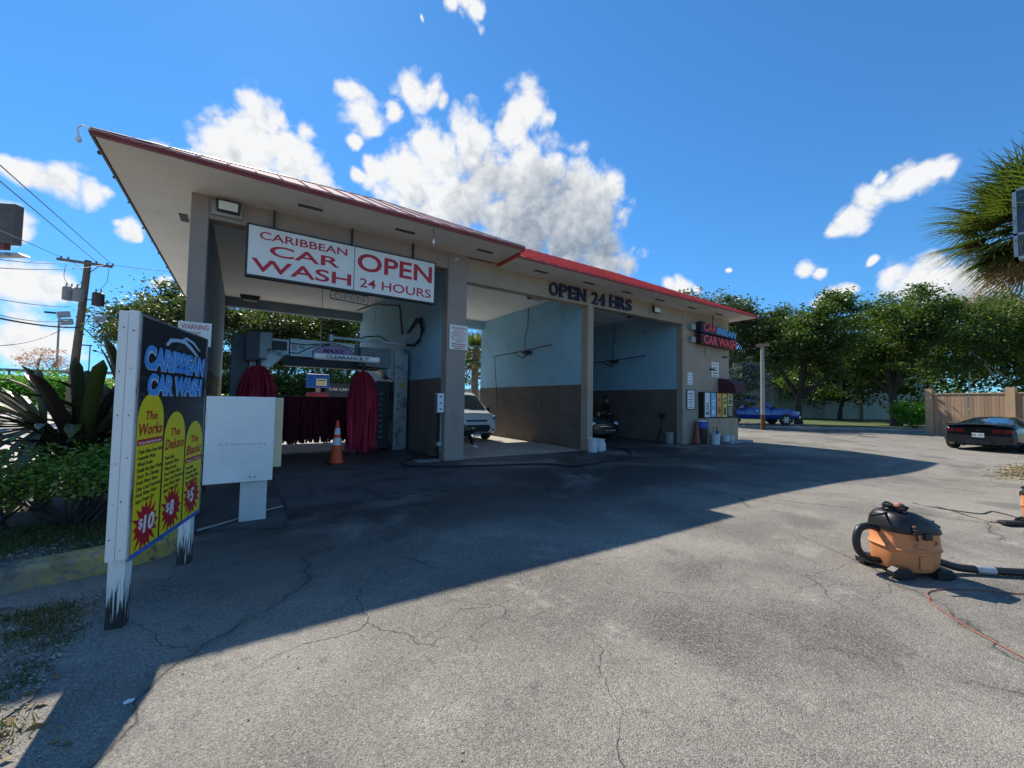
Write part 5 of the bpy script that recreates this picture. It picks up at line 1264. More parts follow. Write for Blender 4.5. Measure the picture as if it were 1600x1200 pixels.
pl_ = part(v, 'licence_plate', M_WHITE, lambda b: b.box((-2.292, -.155, .50), (-2.281, .155, .655)))
part(pl_, 'plate_print', mat('plate_ink', (.12, .25, .18), .5), lambda b: [b.box((-2.294, -.12 + k * .06, .55), (-2.292, -.085 + k * .06, .61)) for k in range(5) if k != 2] and None)
for y in (-.24, -.08, .08, .24):
    ex_ = part(v, 'tailpipe', M_CHROME, lambda b: b.lathe([(.052, 0), (.056, -.05), (.048, -.05), (.044, 0)], 14, (-2.25, y, .33), 'x', cap=False), smooth=True)
    part(ex_, 'pipe_bore', M_BLACK, lambda b: b.lathe([(.044, 0), (.044, .004)], 12, (-2.285, y, .33), 'x'))
part(v, 'diffuser', M_BLACK, lambda b: [b.box((-2.28, y, .16), (-1.9, y + .02, .27)) for y in (-.6, -.4, .4, .6)] and None)
part(v, 'badge', M_STEEL, lambda b: b.prism([(-.05, .02), (0, -.02), (.05, .02), (0, .0)], (-2.262, 0, .75), (0, 1, 0), (0, 0, 1), (-.01, 0, 0)))
for s_ in (-1, 1):
    for x in (1.35, -1.35): arch_patch(v, x, .985 * s_, .385); wheel(v, x, .88 * s_, .34, .27, mat('rim_grey', (.12, .12, .125), .35, metal=.6), 7)
    part(v, 'mirror', M_BLACK, lambda b: b.obox((.55, 1.02 * s_, .98), (.05, 0, 0), (0, .1, 0), (0, 0, .06)), bevel=.02)

# blue pickup
PAINTB = mat('pickup_blue', (.012, .055, .34), .22, .08, 2, coat=.8)
v = thing('pickup_truck', 'bright blue pickup truck parked beyond the light pole', 'truck', (31.9, 15.6, .13), rz=math.atan2(-.62, .78))
C_ = Car([(-2.9, .96, .55, 1.08, 1.14, .92), (-2.8, .99, .5, 1.12, 1.17, .93), (-1.05, 1.0, .45, 1.14, 1.19, .93), (-.98, 1.0, .45, 1.16, 1.88, .74), (-.75, 1.0, .45, 1.16, 1.93, .74), (.45, 1.0, .45, 1.16, 1.93, .74), (1.15, 1.0, .45, 1.16, 1.24, .86), (2.2, .99, .47, 1.10, 1.17, .84), (2.72, .95, .5, 1.0, 1.08, .8), (2.86, .86, .55, .92, .99, .7)])
C_.body().build('body', PAINTB, v, world=False, smooth=True, angle=35)
C_.patch(5.1, 5.95, 5.4, 8.6).build('windscreen', M_GLASS, v, world=False, smooth=True)
for k in (4.12, 9.12):
    for a0, a1 in ((3.2, 4.35), (4.45, 5.45)): C_.patch(a0, a1, k, k + .75).build('side_window', M_GLASS, v, world=False, smooth=True)
for s_ in (-1, 1):
    for x in (1.85, -1.75): arch_patch(v, x, .99 * s_, .47); wheel(v, x, .90 * s_, .40, .26, mat('rim_bright', (.62, .62, .63), .3, metal=.6), 6)
    part(v, 'headlight', mat('headlamp_pale', (.52, .60, .68), .1), lambda b: b.obox((2.70, .84 * s_, .90), (.12, 0, 0), (0, .1, 0), (0, 0, .1)), bevel=.02)
    part(v, 'mirror', M_BLACK, lambda b: b.obox((.95, 1.12 * s_, 1.25), (.05, 0, 0), (0, .1, 0), (0, 0, .12)), bevel=.02)
    part(v, 'door_handle', M_CHROME, lambda b: b.box((-.25, .985 * s_, 1.02), (-.05, 1.015 * s_, 1.05)))
    part(v, 'door_seam', M_BLACK, lambda b: [b.box((x, .99 * s_, .52), (x + .012, 1.004 * s_, 1.12)) for x in (-1.0, -.3, .85)] and None)
part(v, 'bumper', M_CHROME, lambda b: b.box((2.8, -.9, .5), (2.95, .9, .7)), bevel=.03)

# ------------------------------------------------------------------ people
def skinned(name, verts, edges, m_, par, sub=2, root=0):
    me = bpy.data.meshes.new(name); me.from_pydata([v_[:3] for v_ in verts], edges, [])
    me.materials.append(m_)
    o = bpy.data.objects.new(name, me); COL.objects.link(o); o.parent = par
    md = o.modifiers.new('skin', 'SKIN'); md.use_smooth_shade = True
    sk = me.skin_vertices[0].data
    for i, v_ in enumerate(verts):
        r_ = v_[3]; sk[i].radius = (r_, r_) if not isinstance(r_, tuple) else r_
    sk[root].use_root = True
    s_ = o.modifiers.new('sub', 'SUBSURF'); s_.levels = sub; s_.render_levels = sub
    return o
SKIN = mat('skin', (.30, .16, .10), .55, .1, 8); HAIR = mat('dark_hair', (.012, .010, .009), .7, .2, 20, .4, 60)
def hand(par, c, d, m_, L_=.17, up=(0, 0, 1)):
    """palm and five bent fingers pointing along d from wrist c"""
    c, d = Vector(c), Vector(d).normalized(); u = Vector(up); sd = d.cross(u).normalized(); u = sd.cross(d)
    vs = [(*c, .022), (*(c + d * L_ * .30), (.035, .018)), (*(c + d * L_ * .5), (.036, .016))]; es = [(0, 1), (1, 2)]
    for k, (o_, l_) in enumerate(((-.030, .40), (-.010, .48), (.010, .45), (.028, .36))):
        a = c + d * L_ * .5 + sd * o_; b_ = a + d * L_ * l_ * .55 - u * .008; e_ = a + d * L_ * l_ * .85 - u * .035
        n = len(vs); vs += [(*a, .0095), (*b_, .009), (*e_, .007)]; es += [(2, n), (n, n + 1), (n + 1, n + 2)]
    a = c + d * L_ * .15 - sd * .03; b_ = c + d * L_ * .38 - sd * .055 - u * .01; e_ = c + d * L_ * .58 - sd * .06 - u * .02
    n = len(vs); vs += [(*a, .012), (*b_, .010), (*e_, .008)]; es += [(0, n), (n, n + 1), (n + 1, n + 2)]
    return vs, es
def person(name_label, loc, rz, J, shirt, trousers, shoe, hair=True, sleeve=.5):
    """J: joint name -> local position"""
    t = thing('person', name_label, 'person', loc, rz)
    V = {k: Vector(v_) for k, v_ in J.items()}
    names = ['pelvis', 'waist', 'chest', 'neck', 'headc', 'headt']
    vs = []; es = []; idx = {}
    def add(k, p, r_):
        idx[k] = len(vs); vs.append((*p, r_))
    add('pelvis', V['pelvis'], (.15, .12)); add('waist', V['pelvis'].lerp(V['chest'], .45), (.135, .105)); add('chest', V['chest'], (.165, .115)); add('neck', V['neck'], .055)
    hd = (V['head'] - V['neck']).normalized()
    add('h0', V['neck'] + hd * .07, .060); add('h1', V['head'], (.082, .098)); add('h2', V['head'] + hd * .07, (.075, .088))
    for a, b_ in (('pelvis', 'waist'), ('waist', 'chest'), ('chest', 'neck'), ('neck', 'h0'), ('h0', 'h1'), ('h1', 'h2')): es.append((idx[a], idx[b_]))
    for s_ in ('l', 'r'):
        add('sh' + s_, V['sh' + s_], .062); add('el' + s_, V['el' + s_], .043); add('wr' + s_, V['wr' + s_], .029)
        add('hip' + s_, V['hip' + s_], .088); add('kn' + s_, V['kn' + s_], .058); add('an' + s_, V['an' + s_], .040); add('toe' + s_, V['toe' + s_], .035)
        es += [(idx['chest'], idx['sh' + s_]), (idx['sh' + s_], idx['el' + s_]), (idx['el' + s_], idx['wr' + s_]), (idx['pelvis'], idx['hip' + s_]), (idx['hip' + s_], idx['kn' + s_]), (idx['kn' + s_], idx['an' + s_]), (idx['an' + s_], idx['toe' + s_])]
        d = (V['wr' + s_] - V['el' + s_]).normalized()
        hv, he = hand(t, V['wr' + s_], d, SKIN); n = len(vs); vs += hv; es += [(a + n, b_ + n) for a, b_ in he] + [(idx['wr' + s_], n)]
    skinned('body', vs, es, SKIN, t)
    g_ = 1.13
    # shirt
    sv = [(*V['pelvis'].lerp(V['chest'], -.02), (.168, .135)), (*V['pelvis'].lerp(V['chest'], .45), (.155, .125)), (*V['chest'], (.185, .135)), (*V['chest'].lerp(V['neck'], .75), .075)]; se = [(0, 1), (1, 2), (2, 3)]
    for s_ in ('l', 'r'):
        n = len(sv); e_ = V['sh' + s_].lerp(V['el' + s_], .98 if sleeve >= 1 else sleeve)
        sv += [(*V['sh' + s_], .078), (*e_, .060)]; se += [(2, n), (n, n + 1)]
        if sleeve >= 1: sv.append((*V['el' + s_].lerp(V['wr' + s_], .85), .042)); se.append((n + 1, n + 2))
    skinned('shirt', sv, se, shirt, t)
    tv = [(*V['pelvis'], (.165, .132))]; te = []
    for s_ in ('l', 'r'):
        n = len(tv); tv += [(*V['hip' + s_], .105), (*V['kn' + s_], .075), (*V['kn' + s_].lerp(V['an' + s_], .93), .060)]; te += [(0, n), (n, n + 1), (n + 1, n + 2)]
    skinned('trousers', tv, te, trousers, t)
    for s_ in ('l', 'r'):
        a, b_ = V['an' + s_], V['toe' + s_]; d = (b_ - a); n_ = (V['kn' + s_] - a).normalized()
        skinned('shoe', [(*(a - d * .35 - n_ * .015), .042), (*(a + d * .2 - n_ * .005), .048), (*(b_), (.045, .036)), (*(b_ + d * .35), (.038, .026))], [(0, 1), (1, 2), (2, 3)], shoe, t)
    # hair cap, nose and ears
    f = Vector(J.get('face', (1, 0, 0))).normalized(); H_ = V['head'] + hd * .015
    b = MB(); rows = []
    lat = f.cross(hd).normalized(); up_ = hd
    for i in range(7):
        th = (math.pi * .62) * i / 6; row = []
        for k in range(16):
            ph = 2 * math.pi * k / 16; fr_ = math.cos(ph); lim = th * (1 - .22 * max(0, fr_))
            row.append(H_ + up_ * (.132 * math.cos(lim)) + (f * math.cos(ph) * .108 + lat * math.sin(ph) * .092) * math.sin(lim) - f * .008)
        rows.append(row)
    b.grid(rows, closed=True); b.build('hair', HAIR, t, world=False, smooth=True)
    b = MB(); b.obox(H_ + f * .098 - up_ * .02, f * .018, lat * .012, up_ * .022); b.build('nose', SKIN, t, world=False, bevel=.008)
    for s_ in (-1, 1):
        b = MB(); b.lathe([(.004, -.01), (.026, 0), (.004, .01)], 10, tuple(H_ + lat * .085 * s_ - up_ * .02), 'y'); b.build('ear', SKIN, t, world=False, smooth=True)
        b = MB(); b.lathe([(.004, -.008), (.012, 0), (.004, .008)], 8, tuple(H_ + lat * .032 * s_ + f * .088 + up_ * .012), 'z'); b.build('eye', M_BLACK, t, world=False, smooth=True)
    b = MB(); b.obox(H_ + f * .09 - up_ * .062, f * .006, lat * .022, up_ * .004); b.build('mouth', mat('lips', (.20, .08, .06), .5), t, world=False)
    return t
DK = mat('charcoal_cloth', (.022, .023, .026), .9, .25, 8, .2, 60); DK2 = mat('black_cloth', (.010, .011, .014), .9, .25, 8, .2, 60)
person('standing person in dark clothes bent over the black car with a pale cloth', (13.35, 12.55, .012), math.pi, dict(
    pelvis=(0, 0, .95), chest=(.06, 0, 1.38), neck=(.10, 0, 1.54), head=(.16, 0, 1.69), face=(.9, .1, -.45),
    shl=(.06, .19, 1.45), ell=(.20, .25, 1.19), wrl=(.42, .18, 1.10), shr=(.06, -.19, 1.45), elr=(.16, -.24, 1.20), wrr=(.40, -.14, 1.06),
    hipl=(0, .10, .90), knl=(.04, .12, .50), anl=(0, .13, .09), toel=(.13, .15, .035), hipr=(0, -.10, .90), knr=(.02, -.12, .50), anr=(-.04, -.13, .09), toer=(.09, -.16, .035)), DK, DK2, M_BLACK, sleeve=1)
b = MB(); q = random.Random(4); rows = []
for i in range(9):
    rows.append([(12.78 + .05 * math.sin(j * 1.3 + i * .5) + .016 * j, 12.62 + .02 * math.sin(j * 2.1 + i), 1.10 - .028 * i + .006 * math.sin(j * 2)) for j in range(7)])
b.grid(rows); tag(b.build('cleaning_cloth', mat('cloth_lime', (.32, .34, .14), .9, .15, 9, .3, 60), smooth=True, solid=.006), 'pale green cloth held by the standing person', 'cloth')
WS = mat('white_sneaker', (.72, .73, .76), .5, .05, 6)
person('seated person in black with white sneakers, half hidden by the pillar', (5.55, 11.35, .012), 0.0, dict(
    pelvis=(-.10, 0, .44), chest=(-.16, 0, .86), neck=(-.14, 0, 1.02), head=(-.09, 0, 1.17), face=(.9, 0, -.4),
    shl=(-.15, .19, .92), ell=(.02, .27, .68), wrl=(.24, .17, .62), shr=(-.15, -.19, .92), elr=(.10, -.26, .70), wrr=(.30, -.14, .58),
    hipl=(-.05, .10, .43), knl=(.42, .12, .46), anl=(.60, .13, .09), toel=(.72, .14, .04), hipr=(-.05, -.10, .44), knr=(.38, -.26, .56), anr=(.48, .06, .60), toer=(.58, .13, .62)), DK2, DK2, WS, sleeve=.9)
t = thing('folding_chair', 'dark folding chair under the seated person behind the pillar', 'chair', (5.45, 11.35, .012))
b = MB(); b.box((-.24, -.22, .31), (.20, .22, .335)); b.build('seat', M_DARK, t, world=False, bevel=.01)
b = MB(); b.box((-.34, -.22, .55), (-.31, .22, .82)); b.build('backrest', M_DARK, t, world=False, bevel=.01)
for s_ in (-1, 1):
    b = MB(); b.tube([(-.34, .22 * s_, .85), (-.25, .22 * s_, .40), (.22, .22 * s_, .0)], .012, 6); b.build('leg', M_STEEL, t, world=False)
    b = MB(); b.tube([(.18, .20 * s_, .33), (-.28, .20 * s_, .0)], .012, 6); b.build('leg', M_STEEL, t, world=False)

# ------------------------------------------------------------------ shop vacuums
def superloft(rows_, n=40):
    out = []
    for (cx, cy, rx, ry, z, e) in rows_:
        r_ = []
        for k in range(n):
            a = 2 * math.pi * k / n; ca, sa = math.cos(a), math.sin(a)
            r_.append((cx + rx * math.copysign(abs(ca) ** (2 / e), ca), cy + ry * math.copysign(abs(sa) ** (2 / e), sa), z))
        out.append(r_)
    return out
M_VORA = mat('vac_orange', (.66, .245, .090), .6, .08, 4, .05, 60, dirt=((.45, .20, .10), 6, .64))
def shop_vac(label, loc, rz):
    t = thing('shop_vacuum', label, 'vacuum', loc, rz, group='shop vacuums on the lot')
    b = MB(); rr = superloft([(0, 0, .205, .175, .05, 3), (0, 0, .218, .188, .07, 3), (0, 0, .226, .196, .225, 3.2), (0, 0, .236, .206, .232, 3.2), (0, 0, .238, .208, .246, 3.2), (0, 0, .230, .200, .252, 3.2), (0, 0, .222, .192, .36, 3.2), (0, 0, .226, .196, .385, 3.2)])
    b.grid(rr, closed=True); b.add(rr[0], [tuple(range(40))]); b.add(rr[-1], [tuple(range(40))]); tub = b.build('tub', M_VORA, t, world=False, smooth=True, angle=50)
    b = MB(); b.prism([(-.05, .09), (.06, .09), (.06, .20), (-.05, .20)], (0, -.197, 0), (1, 0, 0), (0, 0, 1), (0, -.008, 0)); b.build('tub_recess', M_VORA, tub, world=False, bevel=.008)
    b = MB(); b.prism([(-.09, .31), (-.085, .28), (.03, .265), (.03, .28), (-.02, .295)], (0, -.200, 0), (1, 0, 0), (0, 0, 1), (0, -.018, 0)); b.build('grip_ledge', M_VORA, tub, world=False, bevel=.006)
    b = MB()
    for k in range(3): b.lathe([(.008, 0), (.008, .006)], 8, (.09 + .014 * (k % 2), -.206, .33 - k * .012), 'y')
    b.build('drain_plug', mat('plug_red', (.40, .06, .04), .5), tub, world=False)
    b = MB(); rr = superloft([(0, 0, .232, .202, .386, 3.2), (0, 0, .236, .206, .40, 3.2), (0, 0, .230, .200, .44, 3.2), (-.01, 0, .212, .186, .485, 3.2), (-.03, 0, .175, .16, .525, 3), (-.045, 0, .14, .13, .545, 2.8), (-.05, 0, .10, .10, .552, 2.4)])
    # the lid falls away to the right
    rr = [[(x, y, z - max(0, x - .02) * .35 * (i / 6)) for x, y, z in r_] for i, r_ in enumerate(rr)]
    b.grid(rr, closed=True); b.add(rr[-1], [tuple(range(40))]); lid = b.build('lid', M_BLACK, t, world=False, smooth=True, angle=50)
    b = MB(); b.box((-.155, -.12, .44), (-.06, -.06, .515)); b.build('lid_grey_panel', mat('vac_grey', (.30, .30, .31), .4), lid, world=False, bevel=.02)
    b = MB(); b.obox((.14, -.10, .468), (.05, 0, -.03), (0, .05, 0), (.008, 0, .012)); b.build('lid_vent', M_DARK, lid, world=False, bevel=.005)
    b = MB(); b.tube([(.19, -.06, .44), (.215, -.06, .47), (.215, .06, .47), (.19, .06, .44)], .012, 8); b.build('handle', M_BLACK, lid, world=False, smooth=True)
    b = MB(); b.box((-.02, -.222, .345), (.05, -.19, .405)); b.build('latch', M_BLACK, t, world=False, bevel=.008)
    b = MB(); b.box((.225, -.03, .345), (.25, .03, .405)); b.build('latch', M_BLACK, t, world=False, bevel=.008)
    for x in (-.19, .17):
        for y in (-.17, .17):
            b = MB(); b.prism([(-.08, .0), (.07, .0), (.085, .05), (.04, .095), (-.04, .10), (-.085, .06)], (x, y - .05, .012), (1, 0, 0), (0, 0, .85), (0, .10, 0)); cf = b.build('caster_foot', M_BLACK, t, world=False, bevel=.006)
            b = MB(); b.lathe([(.03, -.015), (.03, .015)], 14, (x * 1.15, y * 1.2, .03), 'y'); b.build('caster', M_RUBBER, cf, world=False)
    # power cord wound on top
    b = MB(); pts = []
    q = random.Random(3)
    for k in range(90):
        a = k * .42; r_ = .060 + .018 * math.sin(k * .9) + .010 * q.random()
        pts.append((-.085 + r_ * math.cos(a), -.01 + r_ * math.sin(a) * 1.1, .555 + .05 * abs(math.sin(k * .13)) + .012 * math.sin(k * 1.7)))
    b.tube(smooth_path(pts, 2), .0075, 6); b.build('cord_coil', M_BLACK, t, world=False, smooth=True)
    b = MB(); b.lathe([(.02, -.03), (.034, -.02), (.036, 0), (.034, .02), (.02, .03)], 14, (-.085, -.05, .60), 'x'); b.build('cord_end', mat('cord_copper', (.42, .16, .10), .5), t, world=False, smooth=True)
    b = MB(); b.box((-.045, -.05, .575), (.0, -.01, .605)); b.build('plug', M_WHITE, t, world=False, bevel=.006)
    b = MB(); pts = [(-.09, -.06, .56), (-.10, -.13, .52), (-.105, -.20, .45), (-.10, -.225, .38), (-.095, -.228, .34)]
    b.tube(smooth_path(pts), .010, 7); b.build('cord_tail', M_BLACK, t, world=False, smooth=True)
    for k in range(5):
        p = Vector((-.102, -.205 - .004 * k, .46 - k * .028)); b = MB(); b.lathe([(.013, -.006), (.013, .006)], 8, tuple(p)); b.build('cord_band', mat('cord_copper', (.42, .16, .10), .5), t, world=False)
    b = MB(); b.tube([(-.11, -.02, .545), (-.24, -.05, .53), (-.36, -.06, .515)], [.012, .011, .009], 7); b.build('crevice_tool', M_BLACK, t, world=False)
    # hose loop on the left and the suction hose on the right, ribbed
    def ribbed(pts, r_, name):
        P = smooth_path(pts, 10); b = MB(); b.tube(P, [r_ * (1 + .07 * (i % 2)) for i in range(len(P))], 12); return b.build(name, M_BLACK, t, world=False, smooth=True)
    ribbed([(-.20, .02, .37), (-.30, .02, .40), (-.40, .01, .375), (-.44, .0, .28), (-.42, .0, .18), (-.34, .0, .11), (-.2, .02, .085)], .030, 'hose_loop')
    return t
VR = math.atan2(-.55, .835)
vac = shop_vac('orange and black shop vacuum standing in the sun on the lot', (5.17, 1.19, 0), VR)
b = MB(); P = smooth_path([(5.36, 1.06, .10), (5.44, 1.0, .085), (5.55, .90, .05), (5.75, .72, .042), (6.0, .52, .042), (6.4, .3, .042)], 12)
b.tube(P, [.033 * (1 + .05 * (i % 2)) for i in range(len(P))], 12)
hs_ = thing('suction_hose', 'thick black ribbed suction hose lying right of the vacuum', 'hose', (5.4, 1.05, 0)); b.build('hose', M_BLACK, hs_, smooth=True)
b = MB(); b.tube([P[30], P[33], P[36]], .0365, 14); b.build('tape', mat('duct_tape', (.42, .43, .45), .3, .15, 20, metal=.3), hs_, smooth=True)
shop_vac('second orange shop vacuum cut off by the right edge', (8.82, .608, 0), VR + 2.0)
cord('extension_cord', 'thin orange brown cord snaking across the sunny asphalt', [(3.6, -.3), (3.8, .12), (4.03, .40), (4.21, .63), (4.49, .87), (4.62, .92), (4.72, .95), (4.85, .93), (5.0, .86), (5.2, .7), (5.4, .5), (5.8, .2)], .0045, mat('cord_orange', (.30, .10, .06), .6))
cord('electric_cable', 'thin dark cord trailing to the second vacuum at the right edge', [(9.13, 1.99), (9.0, 1.8), (8.95, 1.55), (9.0, 1.25), (9.25, 1.2), (9.4, 1.16), (9.2, .95), (8.9, .8)], .007, M_BLACK)
cord('electric_cable', 'faint dark cord lying in front of the longer dark cord', [(9.1, 1.7), (8.85, 1.45), (8.67, 1.3), (8.5, 1.05), (8.55, .85)], .006, M_BLACK)
t = thing('floor_nozzle', 'black floor nozzle lying beside the second vacuum', 'nozzle', (8.5, .88, 0), VR)
b = MB(); b.box((-.16, -.05, .0), (.14, .05, .05)); b.build('head', M_BLACK, t, world=False, bevel=.015)
b = MB(); b.tube([(.1, 0, .05), (.2, 0, .08), (.34, .03, .06)], .02, 8); b.build('neck', M_BLACK, t, world=False, smooth=True)

# ------------------------------------------------------------------ foliage
def np_mesh(name, V, F, m_, parent=None, smooth=False):
    me = bpy.data.meshes.new(name)
    V = np.asarray(V, dtype=np.float32); F = np.asarray(F, dtype=np.int32)
    me.vertices.add(len(V)); me.vertices.foreach_set('co', V.ravel())
    n, k = F.shape
    me.loops.add(n * k); me.loops.foreach_set('vertex_index', F.ravel())
    me.polygons.add(n); me.polygons.foreach_set('loop_start', np.arange(0, n * k, k, dtype=np.int32))
    try: me.polygons.foreach_set('loop_total', np.full(n, k, dtype=np.int32))
    except Exception: pass
    me.materials.append(m_); me.update(); me.validate()
    o = bpy.data.objects.new(name, me); COL.objects.link(o)
    if parent: o.parent = parent
    return o
def leaves(pts, size, rg, flat=.5, aspect=.5):
    """one diamond leaf (2 faces, folded) per point"""
    n = len(pts)
    d = rg.normal(size=(n, 3)); d[:, 2] *= flat; d /= np.linalg.norm(d, axis=1)[:, None]
    e = rg.normal(size=(n, 3)); e -= d * (e * d).sum(1)[:, None]; e /= np.linalg.norm(e, axis=1)[:, None]
    up = np.cross(d, e)
    s = size * rg.uniform(.6, 1.35, size=n)[:, None]
    p = np.asarray(pts)
    A = p - d * s; B = p + e * s * aspect + up * s * .12; Cc = p + d * s; D = p - e * s * aspect + up * s * .12
    V = np.stack([A, B, Cc, D], 1).reshape(-1, 3)
    i = np.arange(n)[:, None] * 4
    return V, i + np.array([[0, 1, 2, 3]])
OAK = leaf_mat('oak_leaves', (.022, .048, .011), (.115, .170, .036))
OLV = leaf_mat('olive_leaves', (.035, .050, .018), (.11, .135, .045))
SILV = leaf_mat('silver_leaves', (.05, .085, .075), (.16, .21, .19), .2)
BUSHL = leaf_mat('bush_leaves', (.06, .13, .022), (.22, .34, .06))
BRIGHT = leaf_mat('bright_bush_leaves', (.05, .16, .015), (.16, .36, .04))
BARK = mat('bark', (.060, .050, .042), .95, .35, 5, .8, 30, streak=.3)
BARKP = mat('palm_bark', (.15, .125, .10), .95, .3, 6, .8, 25)
def tree(name, label, loc, h, spread, trunk_h, seed, lm=OAK, n_leaf=13000, leaf=.12, group='trees round the lot', fork=4, r0=.26, low=.30, lean=(0, 0), fill=70):
    """branching skeleton; leaf clumps gather at the outer twigs so that gaps stay between them"""
    t = thing(name, label, 'tree', loc, group=group)
    q = random.Random(seed); rg = np.random.default_rng(seed)
    b = MB(); tips = []
    def grow(p, d, L_, r_, depth):
        n = 4; path = [p]; rad = [r_]
        for i in range(n):
            d = (d + Vector((q.uniform(-.18, .18), q.uniform(-.18, .18), q.uniform(-.08, .14)))).normalized()
            p = p + d * (L_ / n); path.append(p); rad.append(r_ * (1 - .42 * (i + 1) / n))
        b.tube(path, rad, 7 if depth < 2 else 5, cap=False)
        if depth >= 2: tips.append((path[2], .8)); 
        if depth >= 4 or rad[-1] < .012:
            tips.append((p, 1.0)); return
        for k in range(fork if depth == 0 else q.choice((2, 3, 3))):
            a = q.uniform(0, 6.28); sp = q.uniform(.45, .95) if depth else q.uniform(.5, .85)
            a = (6.28 * k / fork + q.uniform(-.4, .4)) if depth == 0 else a
            o_ = Vector((math.cos(a), math.sin(a), 0)); nd_ = (d * math.cos(sp) + o_ * math.sin(sp)); nd_.z = max(nd_.z, -.12)
            grow(p, nd_.normalized(), L_ * q.uniform(.62, .9), rad[-1] * .8, depth + 1)
    grow(Vector((0, 0, -.1)), Vector((lean[0], lean[1], 1)).normalized(), trunk_h, r0, 0)
    # fit the skeleton to the crown box
    T = np.array([p for p, _ in tips]); zt = T[:, 2].max(); mr_ = np.percentile(np.hypot(T[:, 0], T[:, 1]), 92)
    def fit(p):
        k = 1.0 if p[2] < trunk_h else None
        f = max(0.0, (p[2] - trunk_h * .8) / max(.1, zt - trunk_h * .8)); f = min(1, f * 2)
        sx = 1 + (spread / mr_ - 1) * f
        z = p[2] if p[2] < trunk_h else trunk_h + (p[2] - trunk_h) * (h - .5 - trunk_h) / (zt - trunk_h)
        return (p[0] * sx, p[1] * sx, z)
    b.v = [fit(p) for p in b.v]
    b.build('trunk', BARK, t, world=False, smooth=True)
    T = np.array([fit(p) for p in T])
    keep = T[:, 2] > h * low
    T = T[keep]
    # more clumps through the outer shell of the crown, so that it reads as one dense mass with gaps
    zl = h * low; cz = (h + zl) / 2; hz = (h - zl) / 2
    ex_ = []
    for k in range(fill):
        d = rg.normal(size=3); d /= np.linalg.norm(d); rr_ = rg.uniform(.55, .98); ex_.append((d[0] * spread * rr_ * 1.02, d[1] * spread * rr_ * 1.02, cz + d[2] * hz * rr_ * .95))
    T = np.concatenate([T, np.array(ex_)]) if fill else T
    # clumps round the twig ends, flattened sprays
    ncl = len(T); per = max(6, n_leaf // max(1, ncl))
    pts = []
    for c_ in T:
        m = int(per * rg.uniform(.4, 1.7)); rad = rg.uniform(.28, .62) * spread / 4.5
        x = rg.normal(size=(m, 3)) * np.array([rad, rad, rad * .5]); pts.append(c_ + x)
    pts = np.concatenate(pts)
    V, F = leaves(pts, leaf, rg, .55)
    np_mesh('crown', V, F, lm, t)
    return t
tree('oak_tree', 'spreading shade tree with low fork nearest the blue pickup', (36.6, 14.4, .1), 10.3, 4.5, 2.2, 21, n_leaf=38000, leaf=.115, r0=.34, fork=4, low=.26)
tree('oak_tree', 'spreading shade tree right of the wall door beside the bush', (42.4, 10.0, .1), 11.3, 5.0, 2.6, 34, n_leaf=42000, leaf=.12, r0=.42, fork=4, low=.26)
tree('oak_tree', 'dark shade tree standing behind the wooden fence', (48.5, 3.4, .1), 11.2, 6.6, 2.6, 8, n_leaf=36000, leaf=.14, r0=.36, low=.06, fill=120)
tree('oak_tree', 'dark tree between the fence and the warehouse end', (56, 9.5, .1), 11.5, 6.0, 2.4, 52, n_leaf=26000, leaf=.16, low=.05, fill=120)
tree('oak_tree', 'tree rising above the office corner of the roof', (33.0, 19.8, .1), 11.2, 4.6, 2.6, 15, lm=OLV, n_leaf=26000, leaf=.12, low=.22)
tree('silver_tree', 'low grey green tree between the office and the light pole', (29.6, 15.6, .0), 5.4, 2.1, 1.2, 17, lm=SILV, n_leaf=14000, leaf=.09, low=.14)
tree('oak_tree', 'distant dark tree filling the gap behind the two shade trees', (53, 17, .1), 8.0, 6.0, 2.0, 51, n_leaf=20000, leaf=.18, low=.12)
tree('olive_tree', 'leafy tree left of the building seen past the menu board', (-3.6, 33.5, 0), 8.8, 4.0, 2.0, 61, lm=OLV, n_leaf=26000, leaf=.11, low=.12, group='trees behind the wash')
tree('olive_tree', 'dense tree seen through the left half of the tunnel', (1.6, 34.5, 0), 9.0, 4.4, 1.8, 62, lm=OLV, n_leaf=30000, leaf=.115, low=.08, fill=110, group='trees behind the wash')
tree('oak_tree', 'dense tree seen through the right half of the tunnel', (7.0, 35.5, 0), 9.5, 4.8, 2.0, 63, lm=OAK, n_leaf=30000, leaf=.115, low=.08, fill=110, group='trees behind the wash')
tree('oak_tree', 'dark tree glimpsed through the back of the van bay', (17.0, 37.0, 0), 9.0, 4.6, 2.0, 64, lm=OAK, n_leaf=11000, leaf=.16, low=.14, group='trees behind the wash')

